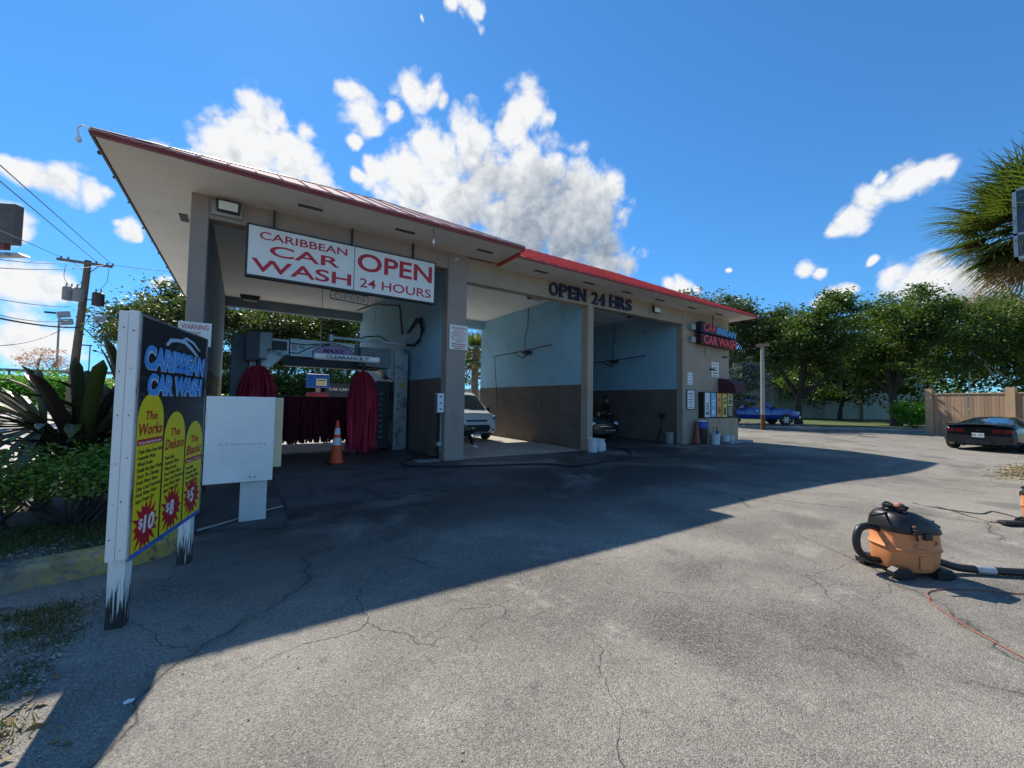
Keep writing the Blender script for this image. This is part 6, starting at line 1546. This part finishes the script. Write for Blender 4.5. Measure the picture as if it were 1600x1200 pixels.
def bush(name, label, loc, rx, ry, h, n, lm, seed, leaf=.05, stems=9, cat='bush', lo=.25, twig=BARK):
    t = thing(name, label, cat, loc); q = random.Random(seed); rg = np.random.default_rng(seed)
    b = MB(); ends = []
    for k in range(stems):
        a = q.uniform(0, 6.28); r_ = q.uniform(.35, 1); e = Vector((math.cos(a) * rx * r_, math.sin(a) * ry * r_, h * q.uniform(.5, .98)))
        mid = e * .5 + Vector((q.uniform(-.1, .1), q.uniform(-.1, .1), -.08 * h))
        b.tube([Vector((q.uniform(-.08, .08), q.uniform(-.08, .08), -.03)), mid, e], [.016, .011, .004], 5, cap=False); ends.append(e); ends.append(mid.lerp(e, .6))
        for j in range(3):
            e2 = mid.lerp(e, q.uniform(.3, .9)) + Vector((q.uniform(-.3, .3) * rx, q.uniform(-.3, .3) * ry, q.uniform(.0, .22) * h)); b.tube([mid.lerp(e, .3), e2], [.007, .003], 4, cap=False); ends.append(e2)
    b.build('stem', twig, t, world=False)
    per = n // len(ends); pts = []
    for e in ends:
        m = int(per * rg.uniform(.5, 1.5)); pts.append(np.array(e) + rg.normal(size=(m, 3)) * np.array([rx * .22, ry * .22, h * .10]))
    pts = np.concatenate(pts); pts = pts[pts[:, 2] > h * lo]
    V, F = leaves(pts, leaf, rg, .45, .55); np_mesh('foliage', V, F, lm, t)
    return t
bush('round_bush', 'bright green rounded bush left of the wooden fence', (39.0, 8.3, .1), 1.25, 1.1, 1.7, 4200, BRIGHT, 5, .10, 16, lo=.02)
bush('planter_bush', 'loose leafy bush with bare branches in the planter', (-1.42, 6.25, .1), .80, .5, .80, 8000, BUSHL, 6, .022, 24, lo=.45)
bush('planter_bush', 'sparse yellowish bush at the left edge of the planter', (-2.05, 6.35, .1), .5, .45, .62, 2600, leaf_mat('yellow_leaves', (.08, .12, .02), (.30, .32, .06)), 9, .026, 12, lo=.25)
bush('hedge_shrub', 'dark low shrub behind the bromeliad beside the planter', (-1.35, 8.0, .1), .55, .6, .95, 5200, leaf_mat('dark_hedge', (.02, .045, .012), (.06, .10, .02)), 12, .03, 12, lo=.03)
for lab, x, y, h_, sd in (('tall dark hedge shrub behind the left of the wash machine', -1.5, 29.5, 3.0, 81), ('tall dark hedge shrub behind the blue vacuum station', 2.2, 30, 3.2, 82), ('tall dark hedge shrub behind the CAR CARE panel', 6.0, 30, 3.0, 83)):
    bush('hedge_shrub', lab, (x, y, 0), 2.4, 1.2, h_, 9000, OAK, sd, .10, 22, lo=.02)
bush('hedge_shrub', 'green shrub beyond the tunnel at the left of the machine', (-.1, 26, 0), 2.2, 1.2, 1.5, 3000, BRIGHT, 13, .09, 12, lo=.02)
for lab, x, y, sd in (('bright shrub low on the embankment at the left edge', -13.5, 36.5, 91), ('bright shrub on the embankment slope beside the pink tree', -10.5, 35.5, 92), ('bright shrub on the embankment behind the bromeliad', -8.2, 36.0, 93)):
    bush('slope_shrub', lab, (x, y, .1), 2.2, 1.4, 2.3, 5000, BRIGHT, sd, .10, 16, lo=.02)
# strap-leaved rosettes
def strap(b, base, az, el, L_, w, droop, q, fold=.25, curl=0):
    d = Vector((math.cos(az) * math.cos(el), math.sin(az) * math.cos(el), math.sin(el))); p = Vector(base); rows = []; n = 10
    for i in range(n + 1):
        t = i / n; sd = d.cross(Vector((0, 0, 1)));
        if sd.length < 1e-3: sd = Vector((1, 0, 0))
        sd.normalize(); nn = sd.cross(d)
        ww = w * (.55 + .9 * t - 1.35 * max(0, t - .45) ** 1.2 * 1.0) if t < .97 else w * .08
        ww = max(ww, w * .05)
        rows.append([p - sd * ww + nn * ww * fold, p - nn * 0.0, p + sd * ww + nn * ww * fold])
        p = p + d * (L_ / n); d = (d + Vector((0, 0, -droop * (t + .25) / n * 2.2))).normalized()
    b.grid(rows)
def rosette(name, label, loc, n, L_, w, seed, mats_, z0=.1, els=(.15, 1.45), droop=.5, azr=(0, 6.28), trunk=0, cat='plant'):
    t = thing(name, label, cat, loc); q = random.Random(seed)
    if trunk:
        b = MB(); b.tube([(0, 0, -.05), (.02, .01, trunk * .5), (0, 0, trunk)], [.07, .055, .06], 8); b.build('stem', BARK, t, world=False, smooth=True)
    for k in range(n):
        az = azr[0] + (azr[1] - azr[0]) * ((k * .618) % 1.0); el = els[0] + (els[1] - els[0]) * (k / n) ** 1.1
        b = MB(); strap(b, (.04 * math.cos(az), .04 * math.sin(az), trunk + z0 * .2), az, el, L_ * q.uniform(.75, 1.1), w * q.uniform(.8, 1.15), droop * q.uniform(.5, 1.5), q)
        b.build('leaf', q.choice(mats_), t, world=False, smooth=True, solid=.004)
    return t
BROM = [leaf_mat('brom_a', (.045, .050, .018), (.10, .11, .04), .3, .38), leaf_mat('brom_b', (.07, .085, .02), (.19, .20, .05), .4, .38), leaf_mat('brom_c', (.035, .025, .018), (.07, .05, .035), .2, .4)]
rosette('bromeliad', 'giant dark strap-leaved bromeliad in the planter behind the menu board', (-1.66, 7.25, .1), 54, 1.5, .072, 3, BROM, trunk=.5, els=(.1, 1.40), droop=.95)
rosette('bromeliad', 'second strap-leaved bromeliad right behind the white side board', (-1.18, 7.75, .1), 34, 1.6, .082, 7, BROM, trunk=.55, els=(.35, 1.5), droop=.7)
YUC = [leaf_mat('yucca_a', (.16, .17, .12), (.42, .42, .34), .25, .35), leaf_mat('yucca_b', (.05, .06, .02), (.13, .14, .05), .3, .35), leaf_mat('yucca_c', (.22, .10, .02), (.34, .20, .05), .3, .5)]
rosette('yucca', 'pale spiky yucca pointing left at the edge of the planter', (-1.98, 7.25, .1), 44, 1.0, .036, 11, YUC[:1] * 3 + YUC[1:], trunk=.98, els=(-.40, .85), droop=.22, azr=(2.1, 5.0))
# grass tufts, gravel and dry leaves
rg = np.random.default_rng(5)
def scatter_blades(name, label, poly_f, n, hgt, m_, cat='grass'):
    pts = poly_f(n); m = len(pts); a = rg.uniform(0, 6.28, m); l = rg.uniform(.4, 1.2, m) * hgt; w = .004
    lean = rg.uniform(-.6, .6, (m, 2)) * l[:, None]
    A = pts.copy(); A[:, 0] -= np.cos(a) * w; A[:, 1] -= np.sin(a) * w
    B = pts.copy(); B[:, 0] += np.cos(a) * w; B[:, 1] += np.sin(a) * w
    Cc = pts.copy(); Cc[:, :2] += lean; Cc[:, 2] += l
    V = np.stack([A, B, Cc], 1).reshape(-1, 3); F = np.arange(m)[:, None] * 3 + np.array([[0, 1, 2]])
    return tag(np_mesh(name, V, F, m_), label, cat, kind='stuff')
def clumped(xa, xb, ya, yb, z, k, s):
    def f(n):
        c_ = np.stack([rg.uniform(xa, xb, k), rg.uniform(ya, yb, k)], 1); i = rg.integers(0, k, n)
        p = c_[i] + rg.normal(size=(n, 2)) * s; return np.column_stack([p, np.full(n, z)])
    return f
GR = leaf_mat('grass_blades', (.03, .055, .012), (.10, .14, .035), .3, .6)
scatter_blades('planter_grass', 'thin grass and weeds in the planter soil', clumped(-2.4, -.85, 5.2, 6.3, .10, 60, .12), 4500, .07, GR)
scatter_blades('dirt_grass', 'sparse grass in the gravelly dirt at the lower left', clumped(-1.35, -.85, 2.3, 4.2, .01, 26, .07), 2600, .045, leaf_mat('dry_grass', (.05, .06, .02), (.17, .16, .06), .3, .6))
def stones(name, label, xa, xb, ya, yb, z, n, s0, s1, m_):
    base = np.array([[1, 0, 0], [-1, 0, 0], [0, 1, 0], [0, -1, 0], [0, 0, .7], [0, 0, -.7]], float)
    fc = np.array([[0, 2, 4], [2, 1, 4], [1, 3, 4], [3, 0, 4], [2, 0, 5], [1, 2, 5], [3, 1, 5], [0, 3, 5]])
    p = np.stack([rg.uniform(xa, xb, n), rg.uniform(ya, yb, n), np.full(n, z)], 1); s = rg.uniform(s0, s1, n) ** 1.0
    V = (base[None] * rg.uniform(.6, 1.3, (n, 6, 3)) * s[:, None, None] + p[:, None]).reshape(-1, 3); F = (np.arange(n)[:, None, None] * 6 + fc[None]).reshape(-1, 3)
    return tag(np_mesh(name, V, F, m_), label, 'gravel', kind='stuff')
GRV = mat('gravel_stone', (.34, .32, .28), .9, .4, 12, .3, 60)
stones('gravel', 'loose gravel scattered over the dirt at the lower left', -1.7, -.80, 2.1, 4.3, .012, 2600, .004, .014, GRV)
stones('planter_gravel', 'small stones and debris in the planter bed', -2.4, -.7, 5.05, 6.4, .10, 900, .006, .022, GRV)
stones('lot_grit', 'loose grit scattered over the asphalt', -.7, 4.5, 1.2, 5.6, .004, 420, .003, .008, GRV)
def litter(name, label, cx, cy, sx, sy, n, size, m_):
    p = rg.normal(size=(n, 2)) * [sx, sy] + [cx, cy]; z = np.array([gz(a, c_) for a, c_ in p]) + .012
    V, F = leaves(np.column_stack([p, z]), size, rg, .12, .55); V[:, 2] = np.maximum(V[:, 2], np.repeat(z, 4) - .008)
    return tag(np_mesh(name, V, F, m_), label, 'leaf litter', kind='stuff')
DRY = leaf_mat('dry_leaves', (.16, .10, .045), (.42, .30, .13), .1, .8)
litter('leaf_litter', 'drift of dry brown leaves near the right edge of the lot', 17.6, 1.55, 1.0, .28, 900, .035, DRY)
litter('leaf_litter', 'dry leaves on the dirt at the lower left corner', -.95, 2.75, .22, .3, 60, .028, DRY)
b = MB(); b.prism([(0, 0), (.03, .005), (.035, .02), (.01, .028), (-.008, .015)], (-.42, 2.72, .004), (1, 0, 0), (0, 1, 0), (0, 0, .006)); tag(b.build('paper_scrap', M_WHITE), 'tiny white scrap of paper on the shaded asphalt', 'paper')

# ------------------------------------------------------------------ fan palm at the right edge
def fan_palm(label, loc, h, nf, seed, Lf=.85, tr=.17):
    t = thing('fan_palm', label, 'palm', loc); q = random.Random(seed)
    b = MB(); P = [(0, 0, -.1), (.03, 0, h * .3), (.0, .04, h * .6), (0, 0, h)]; P = smooth_path(P, 8)
    b.tube(P, [tr * (1.15 - .15 * i / len(P) + .03 * (i % 2)) for i in range(len(P))], 12); b.build('trunk', BARKP, t, world=False, smooth=True)
    mats_ = [leaf_mat('palm_green', (.040, .065, .015), (.12, .155, .035), .3, .35), leaf_mat('palm_yellow', (.07, .085, .025), (.19, .19, .06), .3, .4), leaf_mat('palm_dry', (.17, .11, .05), (.30, .21, .11), .2, .7)]
    for k in range(nf):
        az = k * 2.39996 + q.uniform(-.15, .15); u = k / nf
        el = 1.35 - 2.35 * u + q.uniform(-.1, .1)
        d = Vector((math.cos(az) * math.cos(el), math.sin(az) * math.cos(el), math.sin(el)))
        st = Vector((0, 0, h - .05 - .25 * u)); L0 = Lf * q.uniform(.75, 1.1)
        bend = Vector((0, 0, -.16)); hub = st + d * L0 + bend * .6
        b = MB(); b.tube([st, st + d * L0 * .55 + bend * .1, hub], [.022, .016, .012], 5)
        sd = d.cross(Vector((0, 0, 1))); sd = sd.normalized() if sd.length > 1e-3 else Vector((1, 0, 0)); nn = sd.cross(d).normalized()
        nb = 26; Lb = Lf * q.uniform(.95, 1.25)
        for j in range(nb):
            a = (j / (nb - 1) - .5) * 4.0
            bd_ = (d * math.cos(a) + sd * math.sin(a) + nn * .12 * math.cos(a * 2)).normalized()
            lb = Lb * (.62 + .38 * math.cos(a * .5)) * q.uniform(.9, 1.08); p = hub; rows = []; dd = bd_.copy(); wv = dd.cross(nn).normalized()
            for i in range(6):
                tt = i / 5; ww = .027 * (1 - (2 * tt - .7) ** 2 * .5) * (1 - tt * .75)
                rows.append([p - wv * ww, p + nn * ww * .6, p + wv * ww]); p = p + dd * (lb / 5); dd = (dd + Vector((0, 0, -.24 * (tt + .2) * q.uniform(.6, 1.4)))).normalized()
            b.grid(rows)
        m_ = mats_[2] if u > .9 else (mats_[1] if q.random() < .3 else mats_[0])
        b.build('frond', m_, t, world=False)
    return t
fan_palm('fan palm with drooping green fronds at the right edge', (15.5, 1.02, 0), 6.15, 110, 2, 1.0)
fan_palm('slim palm with shaggy trunk seen through the back of the van bay', (11.6, 21.6, 0), 4.6, 26, 5, .8, .20)

# ------------------------------------------------------------------ fence, walls and far buildings
fa, fb_ = Vector((33.0, 6.45, .02)), Vector((31.0, 1.25, .02)); fd = (fb_ - fa).normalized(); fn = Vector((fd.y, -fd.x, 0)); FL = (fb_ - fa).length
f = thing('wooden_fence', 'tall tan wooden plank fence with gate posts behind the sports car', 'fence', tuple(fa))
FW = [mat('plank_%d' % i, c_, .85, .18, 2.5, .4, 30, streak=.15) for i, c_ in enumerate(((.34, .215, .13), (.39, .25, .15), (.30, .19, .115), (.36, .24, .155)))]
pm = []
for i in range(4):
    mb = MB(); mb.obox((0, 0, 1.19), fd * .0695, fn * .011, UP * (1.13 + .006 * i)); o_ = mb.build('plank', FW[i], f, world=False); o_.location = fd * (.30 + i * .145) ; pm.append(o_)
k = 4; x = .30 + 4 * .145
while x < FL:
    near_post = abs((x - .1) % 3.55 - 0) < .12
    o_ = pm[rnd.randrange(4)].copy(); COL.objects.link(o_); o_.location = fd * x + UP * rnd.uniform(-.012, .012) + fn * rnd.uniform(-.004, .004); o_.parent = f; k += 1
    x += .145 if abs(x - 1.75) > .08 else .20
M_POSTF = mat('fence_post', (.44, .30, .165), .85, .15, 3, .3, 30, streak=.15)
for xx in (0.0, 3.35):
    mb = MB(); mb.obox(fd * (xx + .12) + UP * 1.30 - fn * .0, fd * .17, fn * .09, UP * 1.32); mb.build('post', M_POSTF, f, world=False, bevel=.01)
for xx in (1.72, 1.86):
    mb = MB(); mb.obox(fd * xx + UP * 1.2 - fn * .03, fd * .025, fn * .02, UP * 1.15); mb.build('gate_frame', mat('galv_frame', (.55, .55, .54), .5, metal=.3), f, world=False)
mb = MB(); mb.obox(fd * (FL / 2) + UP * 2.34 + fn * .03, fd * (FL / 2), fn * .02, UP * .03); mb.build('rail', M_POSTF, f, world=False)
for xx in (.12, 3.45):
    mb = MB(); n_ = 14; mb.tube([fd * (xx + .1 * math.cos(2 * math.pi * i / n_)) - fn * .1 + UP * (2.0 + .1 * math.sin(2 * math.pi * i / n_)) for i in range(n_ + 1)], .012, 5); mb.build('pull_ring', M_DARK, f, world=False)
# leaning poles behind the fence
for i, (lab, a, c_) in enumerate((('pale leaning pipe behind the fence', (43.5, 6.0, 5.6), (45.8, 5.0, 3.2)), ('second pale leaning pipe behind the fence', (43.2, 6.2, 5.7), (46.8, 4.7, 3.6)), ('thin crooked pipe standing behind the fence', (43.2, 6.2, 5.6), (42.6, 6.2, 2.2)))):
    mb = MB(); mb.tube([a, c_], .05, 6); tag(mb.build('leaning_pipe', mat('pale_pipe', (.52, .50, .46), .6)), lab, 'pipe')
fbld = thing('warehouse', 'long plain beige warehouse wall behind the shade trees', 'building', (58, 20, 0))
P0, P1 = Vector((44.0, 30.5, 0)), Vector((70.0, 13.0, 0)); wd = (P1 - P0).normalized(); wn = Vector((wd.y, -wd.x, 0))
if wn.dot(Vector((-1, -1, 0))) < 0: wn = -wn
M_WARE = mat('warehouse_stucco', (.44, .42, .33), .9, .12, .35, .3, 40, dirt=((.33, .33, .27), .5, .56))
mb = MB(); WLn = (P1 - P0).length; mb.obox((P0 + P1) / 2 - wn * 3 + UP * 4.0, wd * (WLn / 2), wn * 3, UP * 4.3); mb.build('wall', M_WARE, fbld)
mb = MB(); mb.obox(P0 + wd * 17.3 + wn * .012 + UP * 1.35, wd * .75, wn * .012, UP * 1.45); dr = mb.build('door', mat('door_beige', (.34, .31, .24), .7), fbld)
mb = MB(); mb.obox(P0 + wd * 17.9 + wn * .04 + UP * 1.3, wd * .05, wn * .02, UP * .05); mb.build('handle', M_STEEL, dr)
for xx in (12.0, 22.8): 
    mb = MB(); mb.obox(P0 + wd * xx + wn * .15 + UP * 4.0, wd * .35, wn * .148, UP * 4.25); mb.build('pilaster', M_WARE, fbld)
mb = MB(); mb.obox((P0 + P1) / 2 + wn * .1 + UP * 8.25, wd * (WLn / 2), wn * .18, UP * .2); mb.build('coping', M_WARE, fbld)
gw = MB(); gw.box((9.5, 27.0, -.1), (24, 27.25, 2.3)); gw.box((9.45, 26.95, 2.3), (24.05, 27.3, 2.38)); tag(gw.build('boundary_wall', M_WARE), 'pale boundary wall seen through the back of the van bay', 'wall')
lp = thing('light_pole', 'grey concrete pole with rusty foot beside the office', 'pole', (27.4, 12.75, 0))
mb = MB(); mb.tube([(0, 0, 0), (0, 0, .95)], [.135, .13], 12); mb.build('foot', mat('rusty_steel', (.15, .065, .035), .9, .3, 4, .4, 30), lp, world=False, smooth=True)
mb = MB(); mb.tube([(0, 0, .95), (-.02, 0, 5.3)], [.125, .10], 12); mb.build('shaft', mat('pole_grey', (.36, .34, .30), .85, .15, 3, .2, 40, streak=.3), lp, world=False, smooth=True)
mb = MB(); mb.box((-.28, -.28, 5.28), (.28, .28, 5.42)); mb.build('cap_plate', mat('cap_wood', (.26, .19, .12), .8), lp, world=False)

# ------------------------------------------------------------------ utility pole and wires at the left
up = thing('utility_pole', 'brown wooden utility pole carrying three grey transformers', 'utility pole', (-7.85, 31.7, 0))
PT = Vector((-7.22, 30.77, 8.72)); PB = Vector((-7.85, 31.7, 0))
M_POLE = mat('pole_wood', (.155, .115, .085), .9, .25, 4, .5, 30, streak=.2)
mb = MB(); mb.tube([PB, PT], [.20, .14], 10); mb.build('shaft', M_POLE, up, smooth=True)
AL, AR = Vector((-8.50, 31.55, 8.72)), Vector((-6.08, 30.10, 8.38)); ad_ = (AR - AL).normalized()
mb = MB(); mb.obox((AL + AR) / 2 - Vector((.05, .12, 0)), (AR - AL) / 2, Vector((-ad_.y, ad_.x, 0)) * .05, UP * .065); mb.build('crossarm', M_POLE, up)
mb = MB(); mb.tube([PT - UP * .75, AL.lerp(AR, .25)], .02, 5); mb.tube([PT - UP * .75, AL.lerp(AR, .75)], .02, 5); mb.build('brace', M_DARK, up)
for u_ in (.03, .16, .68, .88, .98):
    p = AL.lerp(AR, u_) + UP * .06; mb = MB(); mb.lathe([(.03, 0), (.06, .04), (.035, .07), (.06, .11), (.03, .16)], 10, tuple(p)); mb.build('insulator', mat('insulator', (.34, .36, .40), .3), up, smooth=True)
for (x, y, z) in ((-8.0, 31.25, 6.5), (-7.52, 30.95, 6.45), (-6.70, 30.55, 6.25)):
    mb = MB(); mb.lathe([(.05, 0), (.24, .04), (.25, .1), (.25, .62), (.26, .66), (.2, .74), (.05, .78)], 16, (x, y, z)); tr = mb.build('transformer', mat('transformer_grey', (.22, .24, .25), .6, .15, 3) if x < -7 else M_DARK, up, smooth=True)
    for a in (-1, 1):
        mb = MB(); mb.lathe([(.02, 0), (.045, .05), (.03, .1), (.045, .15), (.015, .22)], 8, (x + a * .1, y, z + .74)); mb.build('bushing', mat('insulator', (.34, .36, .40), .3), tr, smooth=True)
mb = MB(); mb.tube([(-7.3, 30.9, 6.6), (-6.7, 30.55, 6.6)], .03, 6); mb.build('bracket', M_DARK, up)
for (x, y, z) in ((-8.15, 31.3, 5.75), (-8.0, 31.2, 5.35), (-6.55, 30.4, 5.55)):
    mb = MB(); mb.obox((x, y, z), (.22, .1, .06), (.05, -.12, 0), (.03, 0, -.16)); mb.build('street_lamp_head' if z > 5.5 else 'cable_box', mat('galvanised', (.42, .43, .43), .5, .15, 4, metal=.4), up, bevel=.03)
mb = MB(); mb.tube(smooth_path([(-7.2, 30.8, 8.3), (-7.4, 30.9, 7.7), (-7.6, 31, 7.3)]), .012, 5); mb.tube(smooth_path([(-6.3, 30.2, 8.3), (-6.35, 30.3, 7.6), (-6.7, 30.5, 7.1)]), .012, 5); mb.tube(smooth_path([(-8.2, 31.4, 8.5), (-8.25, 31.4, 7.8), (-8.0, 31.3, 7.3)]), .012, 5); mb.build('drop_wire', M_DARK, up)
def wire(lab, a, c_, sag, r_=.014):
    a, c_ = Vector(a), Vector(c_); a = c_ + (a - c_) * 1.25
    mb = MB(); mb.tube([a.lerp(c_, i / 16) - UP * (sag * 4 * (i / 16) * (1 - i / 16)) for i in range(17)], r_, 5); tag(mb.build('power_line', M_BLACK), lab, 'wire', 'power lines')
wire('topmost power line rising left from the right end of the crossarm', (-4.66, 13.61, 6.52), (-6.2, 30.12, 8.58), .0)
wire('second power line rising left from the middle of the crossarm', (-4.65, 13.62, 6.17), (-6.85, 30.55, 8.65), .0)
wire('power line reaching the left tip of the crossarm from above left', (-6.14, 18.19, 6.28), (-8.43, 31.5, 8.85), .0)
wire('nearly level upper line leaving the crossarm to the left', (-6.11, 18.21, 5.52), (-8.0, 31.2, 8.6), .15)
wire('nearly level lower line leaving the crossarm to the left', (-6.1, 18.22, 5.3), (-6.4, 30.2, 8.5), .2)
wire('line from the crossarm running right behind the roof edge', (2.0, 36, 10.9), (-6.1, 30.1, 8.5), .25)
wire('grey line sloping down right to the transformers', (-7.08, 21.29, 4.77), (-7.87, 31.34, 6.2), .1)
wire('drooping pair of lines under the transformers', (-7.06, 21.3, 4.33), (-7.9, 31.4, 5.5), .25)
wire('thick black cable crossing the pole low down', (-7.02, 21.33, 4.15), (-7.35, 31.05, 5.1), .15, .035)
wire('black cable sloping down right from the pole', (-7.6, 43.5, 3.9), (-7.31, 31.02, 5.09), .1, .03)
wire('thin lowest line drooping at the left edge', (-7.02, 21.33, 3.34), (-8.0, 31.5, 5.2), .35)
# pole sign and lamp cut by the left edge
t = thing('pole_sign', 'dark sign cabinet cut off by the left edge high up', 'sign', (-9.6, 24.9, 0))
mb = MB(); mb.obox((-8.55, 24.4, 8.1), (.95, -.5, 0), (.08, .14, 0), (0, 0, .78)); mb.build('cabinet', mat('sign_back', (.10, .085, .075), .7, .2, 2), t, bevel=.02)
mb = MB(); mb.tube([(-9.3, 24.8, 0), (-9.3, 24.8, 7.4)], .12, 10); mb.obox((-8.4, 24.3, 7.2), (.5, -.27, 0), (.06, .1, 0), (0, 0, .10)); mb.build('post', mat('maroon_post', (.14, .03, .03), .6), t)
t = thing('street_lamp', 'flat grey street lamp head cut off by the left edge', 'street lamp', (-8.2, 19.6, 0))
mb = MB(); mb.tube([(-8.2, 19.6, 0), (-8.2, 19.6, 5.2), (-7.6, 19.2, 5.62), (-6.4, 18.4, 5.66)], .05, 8); mb.build('post', M_STEEL, t, smooth=True)
mb = MB(); mb.prism([(-.5, 0), (-.4, .07), (.35, .05), (.5, -.02), (.3, -.04), (-.4, -.05)], (-5.98, 18.1, 5.58), (.84, -.54, 0), (0, 0, 1), (.12, .19, 0)); mb.build('head', M_STEEL, t, bevel=.01)
# far lamp posts, guard rail and pink tree on the embankment
for lab, a, c_ in (('tall thin lamp post beyond the embankment', (-15.3, 57.9, 2.6), (-15.3, 57.7, 9.4)), ('short distant lamp post right of the utility pole', (-19.0, 84.2, 2.0), (-19.0, 84.2, 8.7))):
    t = thing('lamp_post', lab, 'lamp post', a)
    mb = MB(); mb.tube([a, c_], .09, 6); mb.build('post', mat('post_grey', (.26, .27, .28), .6), t)
    mb = MB(); mb.obox((c_[0] - .4, c_[1], c_[2]), (.6, 0, 0), (0, .12, 0), (0, 0, .08)); mb.build('lamp_head', M_DARK, t)
gr_ = thing('guard_rail', 'long grey guard rail along the top of the embankment', 'guard rail', (-4, 50, 3))
e0 = Vector((-4.0, 50.0, 3.45)) - _bd * 8 + UP * -.1; e1 = e0 + _bd * 75 + UP * .95
mb = MB(); mb.obox((e0 + e1) / 2 + UP * .05, (e1 - e0) / 2, Vector((.54, .84, 0)) * .04, UP * .14); mb.build('beam', mat('rail_grey', (.20, .20, .21), .6), gr_)
for i in range(36):
    p = e0.lerp(e1, i / 35); mb = MB(); mb.obox(p - UP * .35, _bd * .06, Vector((.54, .84, 0)) * .05, UP * .38); mb.build('post', M_DARK, gr_)
PINK = leaf_mat('pink_blossom', (.30, .13, .15), (.55, .32, .34), .3, .7)
tree('blossom_tree', 'small pinkish thin tree on the embankment beside the bromeliad', (-11.6, 41.5, 1.6), 3.2, 1.5, .8, 77, lm=PINK, n_leaf=1500, leaf=.06, group='trees at the left', r0=.08, low=.45)
stn = thing('vacuum_station', 'blue topped vacuum station on a post behind the tunnel', 'vacuum station', (3.05, 21.9, 0))
mb = MB(); mb.box((2.55, 21.7, 2.02), (3.55, 22.0, 2.68)); hd_ = mb.build('head', mat('station_blue', (.03, .14, .50), .4, .1, 3), stn, bevel=.03)
mb = MB(); mb.box((2.95, 21.685, 2.12), (3.42, 21.70, 2.46)); lb_ = mb.build('label_panel', M_SIGNW, hd_, bevel=.005)
for i in range(3):
    mb = MB(); mb.box((3.0, 21.678, 2.18 + i * .09), (3.36, 21.6845, 2.22 + i * .09)); mb.build('label_line', M_YEL if i < 2 else M_DARK, lb_)
mb = MB(); mb.box((2.98, 21.75, .3), (3.16, 21.95, 2.02)); mb.build('post', mat('post_tan', (.40, .36, .28), .7), stn)
mb = MB(); mb.lathe([(.1, -.48), (.18, -.46), (.18, .46), (.1, .48)], 14, (3.05, 21.8, 1.62), 'x'); mb.build('canister', mat('canister_red', (.45, .05, .08), .4), stn, smooth=True)
mb = MB(); mb.lathe([(.35, 0), (.35, .3)], 16, (3.07, 21.85, 0)); mb.build('base', M_CONC, stn)
cs = thing('car_care_sign', 'dark CAR CARE panel standing behind the tunnel', 'sign', (4.5, 24.2, 0))
mb = MB(); mb.box((3.75, 24.15, 1.5), (5.2, 24.25, 2.35)); pn_ = mb.build('panel', mat('panel_dark', (.02, .025, .04), .4), cs)
text('lettering', 'CAR CARE', M_SIGNW, pn_, (3.95, 24.148, 1.95), EX, EZ, .14, 1.05, depth=.004)
mb = MB(); mb.tube([(3.85, 24.2, 0), (3.85, 24.2, 1.5)], .04, 6); mb.tube([(5.1, 24.2, 0), (5.1, 24.2, 1.5)], .04, 6); mb.build('leg', M_DARK, cs)
# sign cabinet cut off by the right edge
t = thing('cabinet_sign', 'dark framed sign cabinet cut off by the right edge', 'sign', (14.6, .45, 0))
mb = MB(); mb.box((14.0, .10, 4.83), (14.25, 1.27, 6.32)); mb.build('cabinet', mat('tinted_panel', (.035, .04, .055), .18, .2, 3, coat=.5), t)
mb = MB()
for a in ((.06, 4.79, 1.31, 4.85), (.06, 5.32, 1.31, 5.37), (.06, 6.30, 1.31, 6.36), (1.25, 4.79, 1.31, 6.36), (.06, 4.79, .12, 6.36)): mb.box((13.98, a[0], a[1]), (14.27, a[2], a[3]))
mb.build('frame', M_STEEL, t)
mb = MB(); mb.tube([(14.12, .45, 0), (14.12, .45, 4.83)], .09, 10); mb.build('post', M_DARK, t)
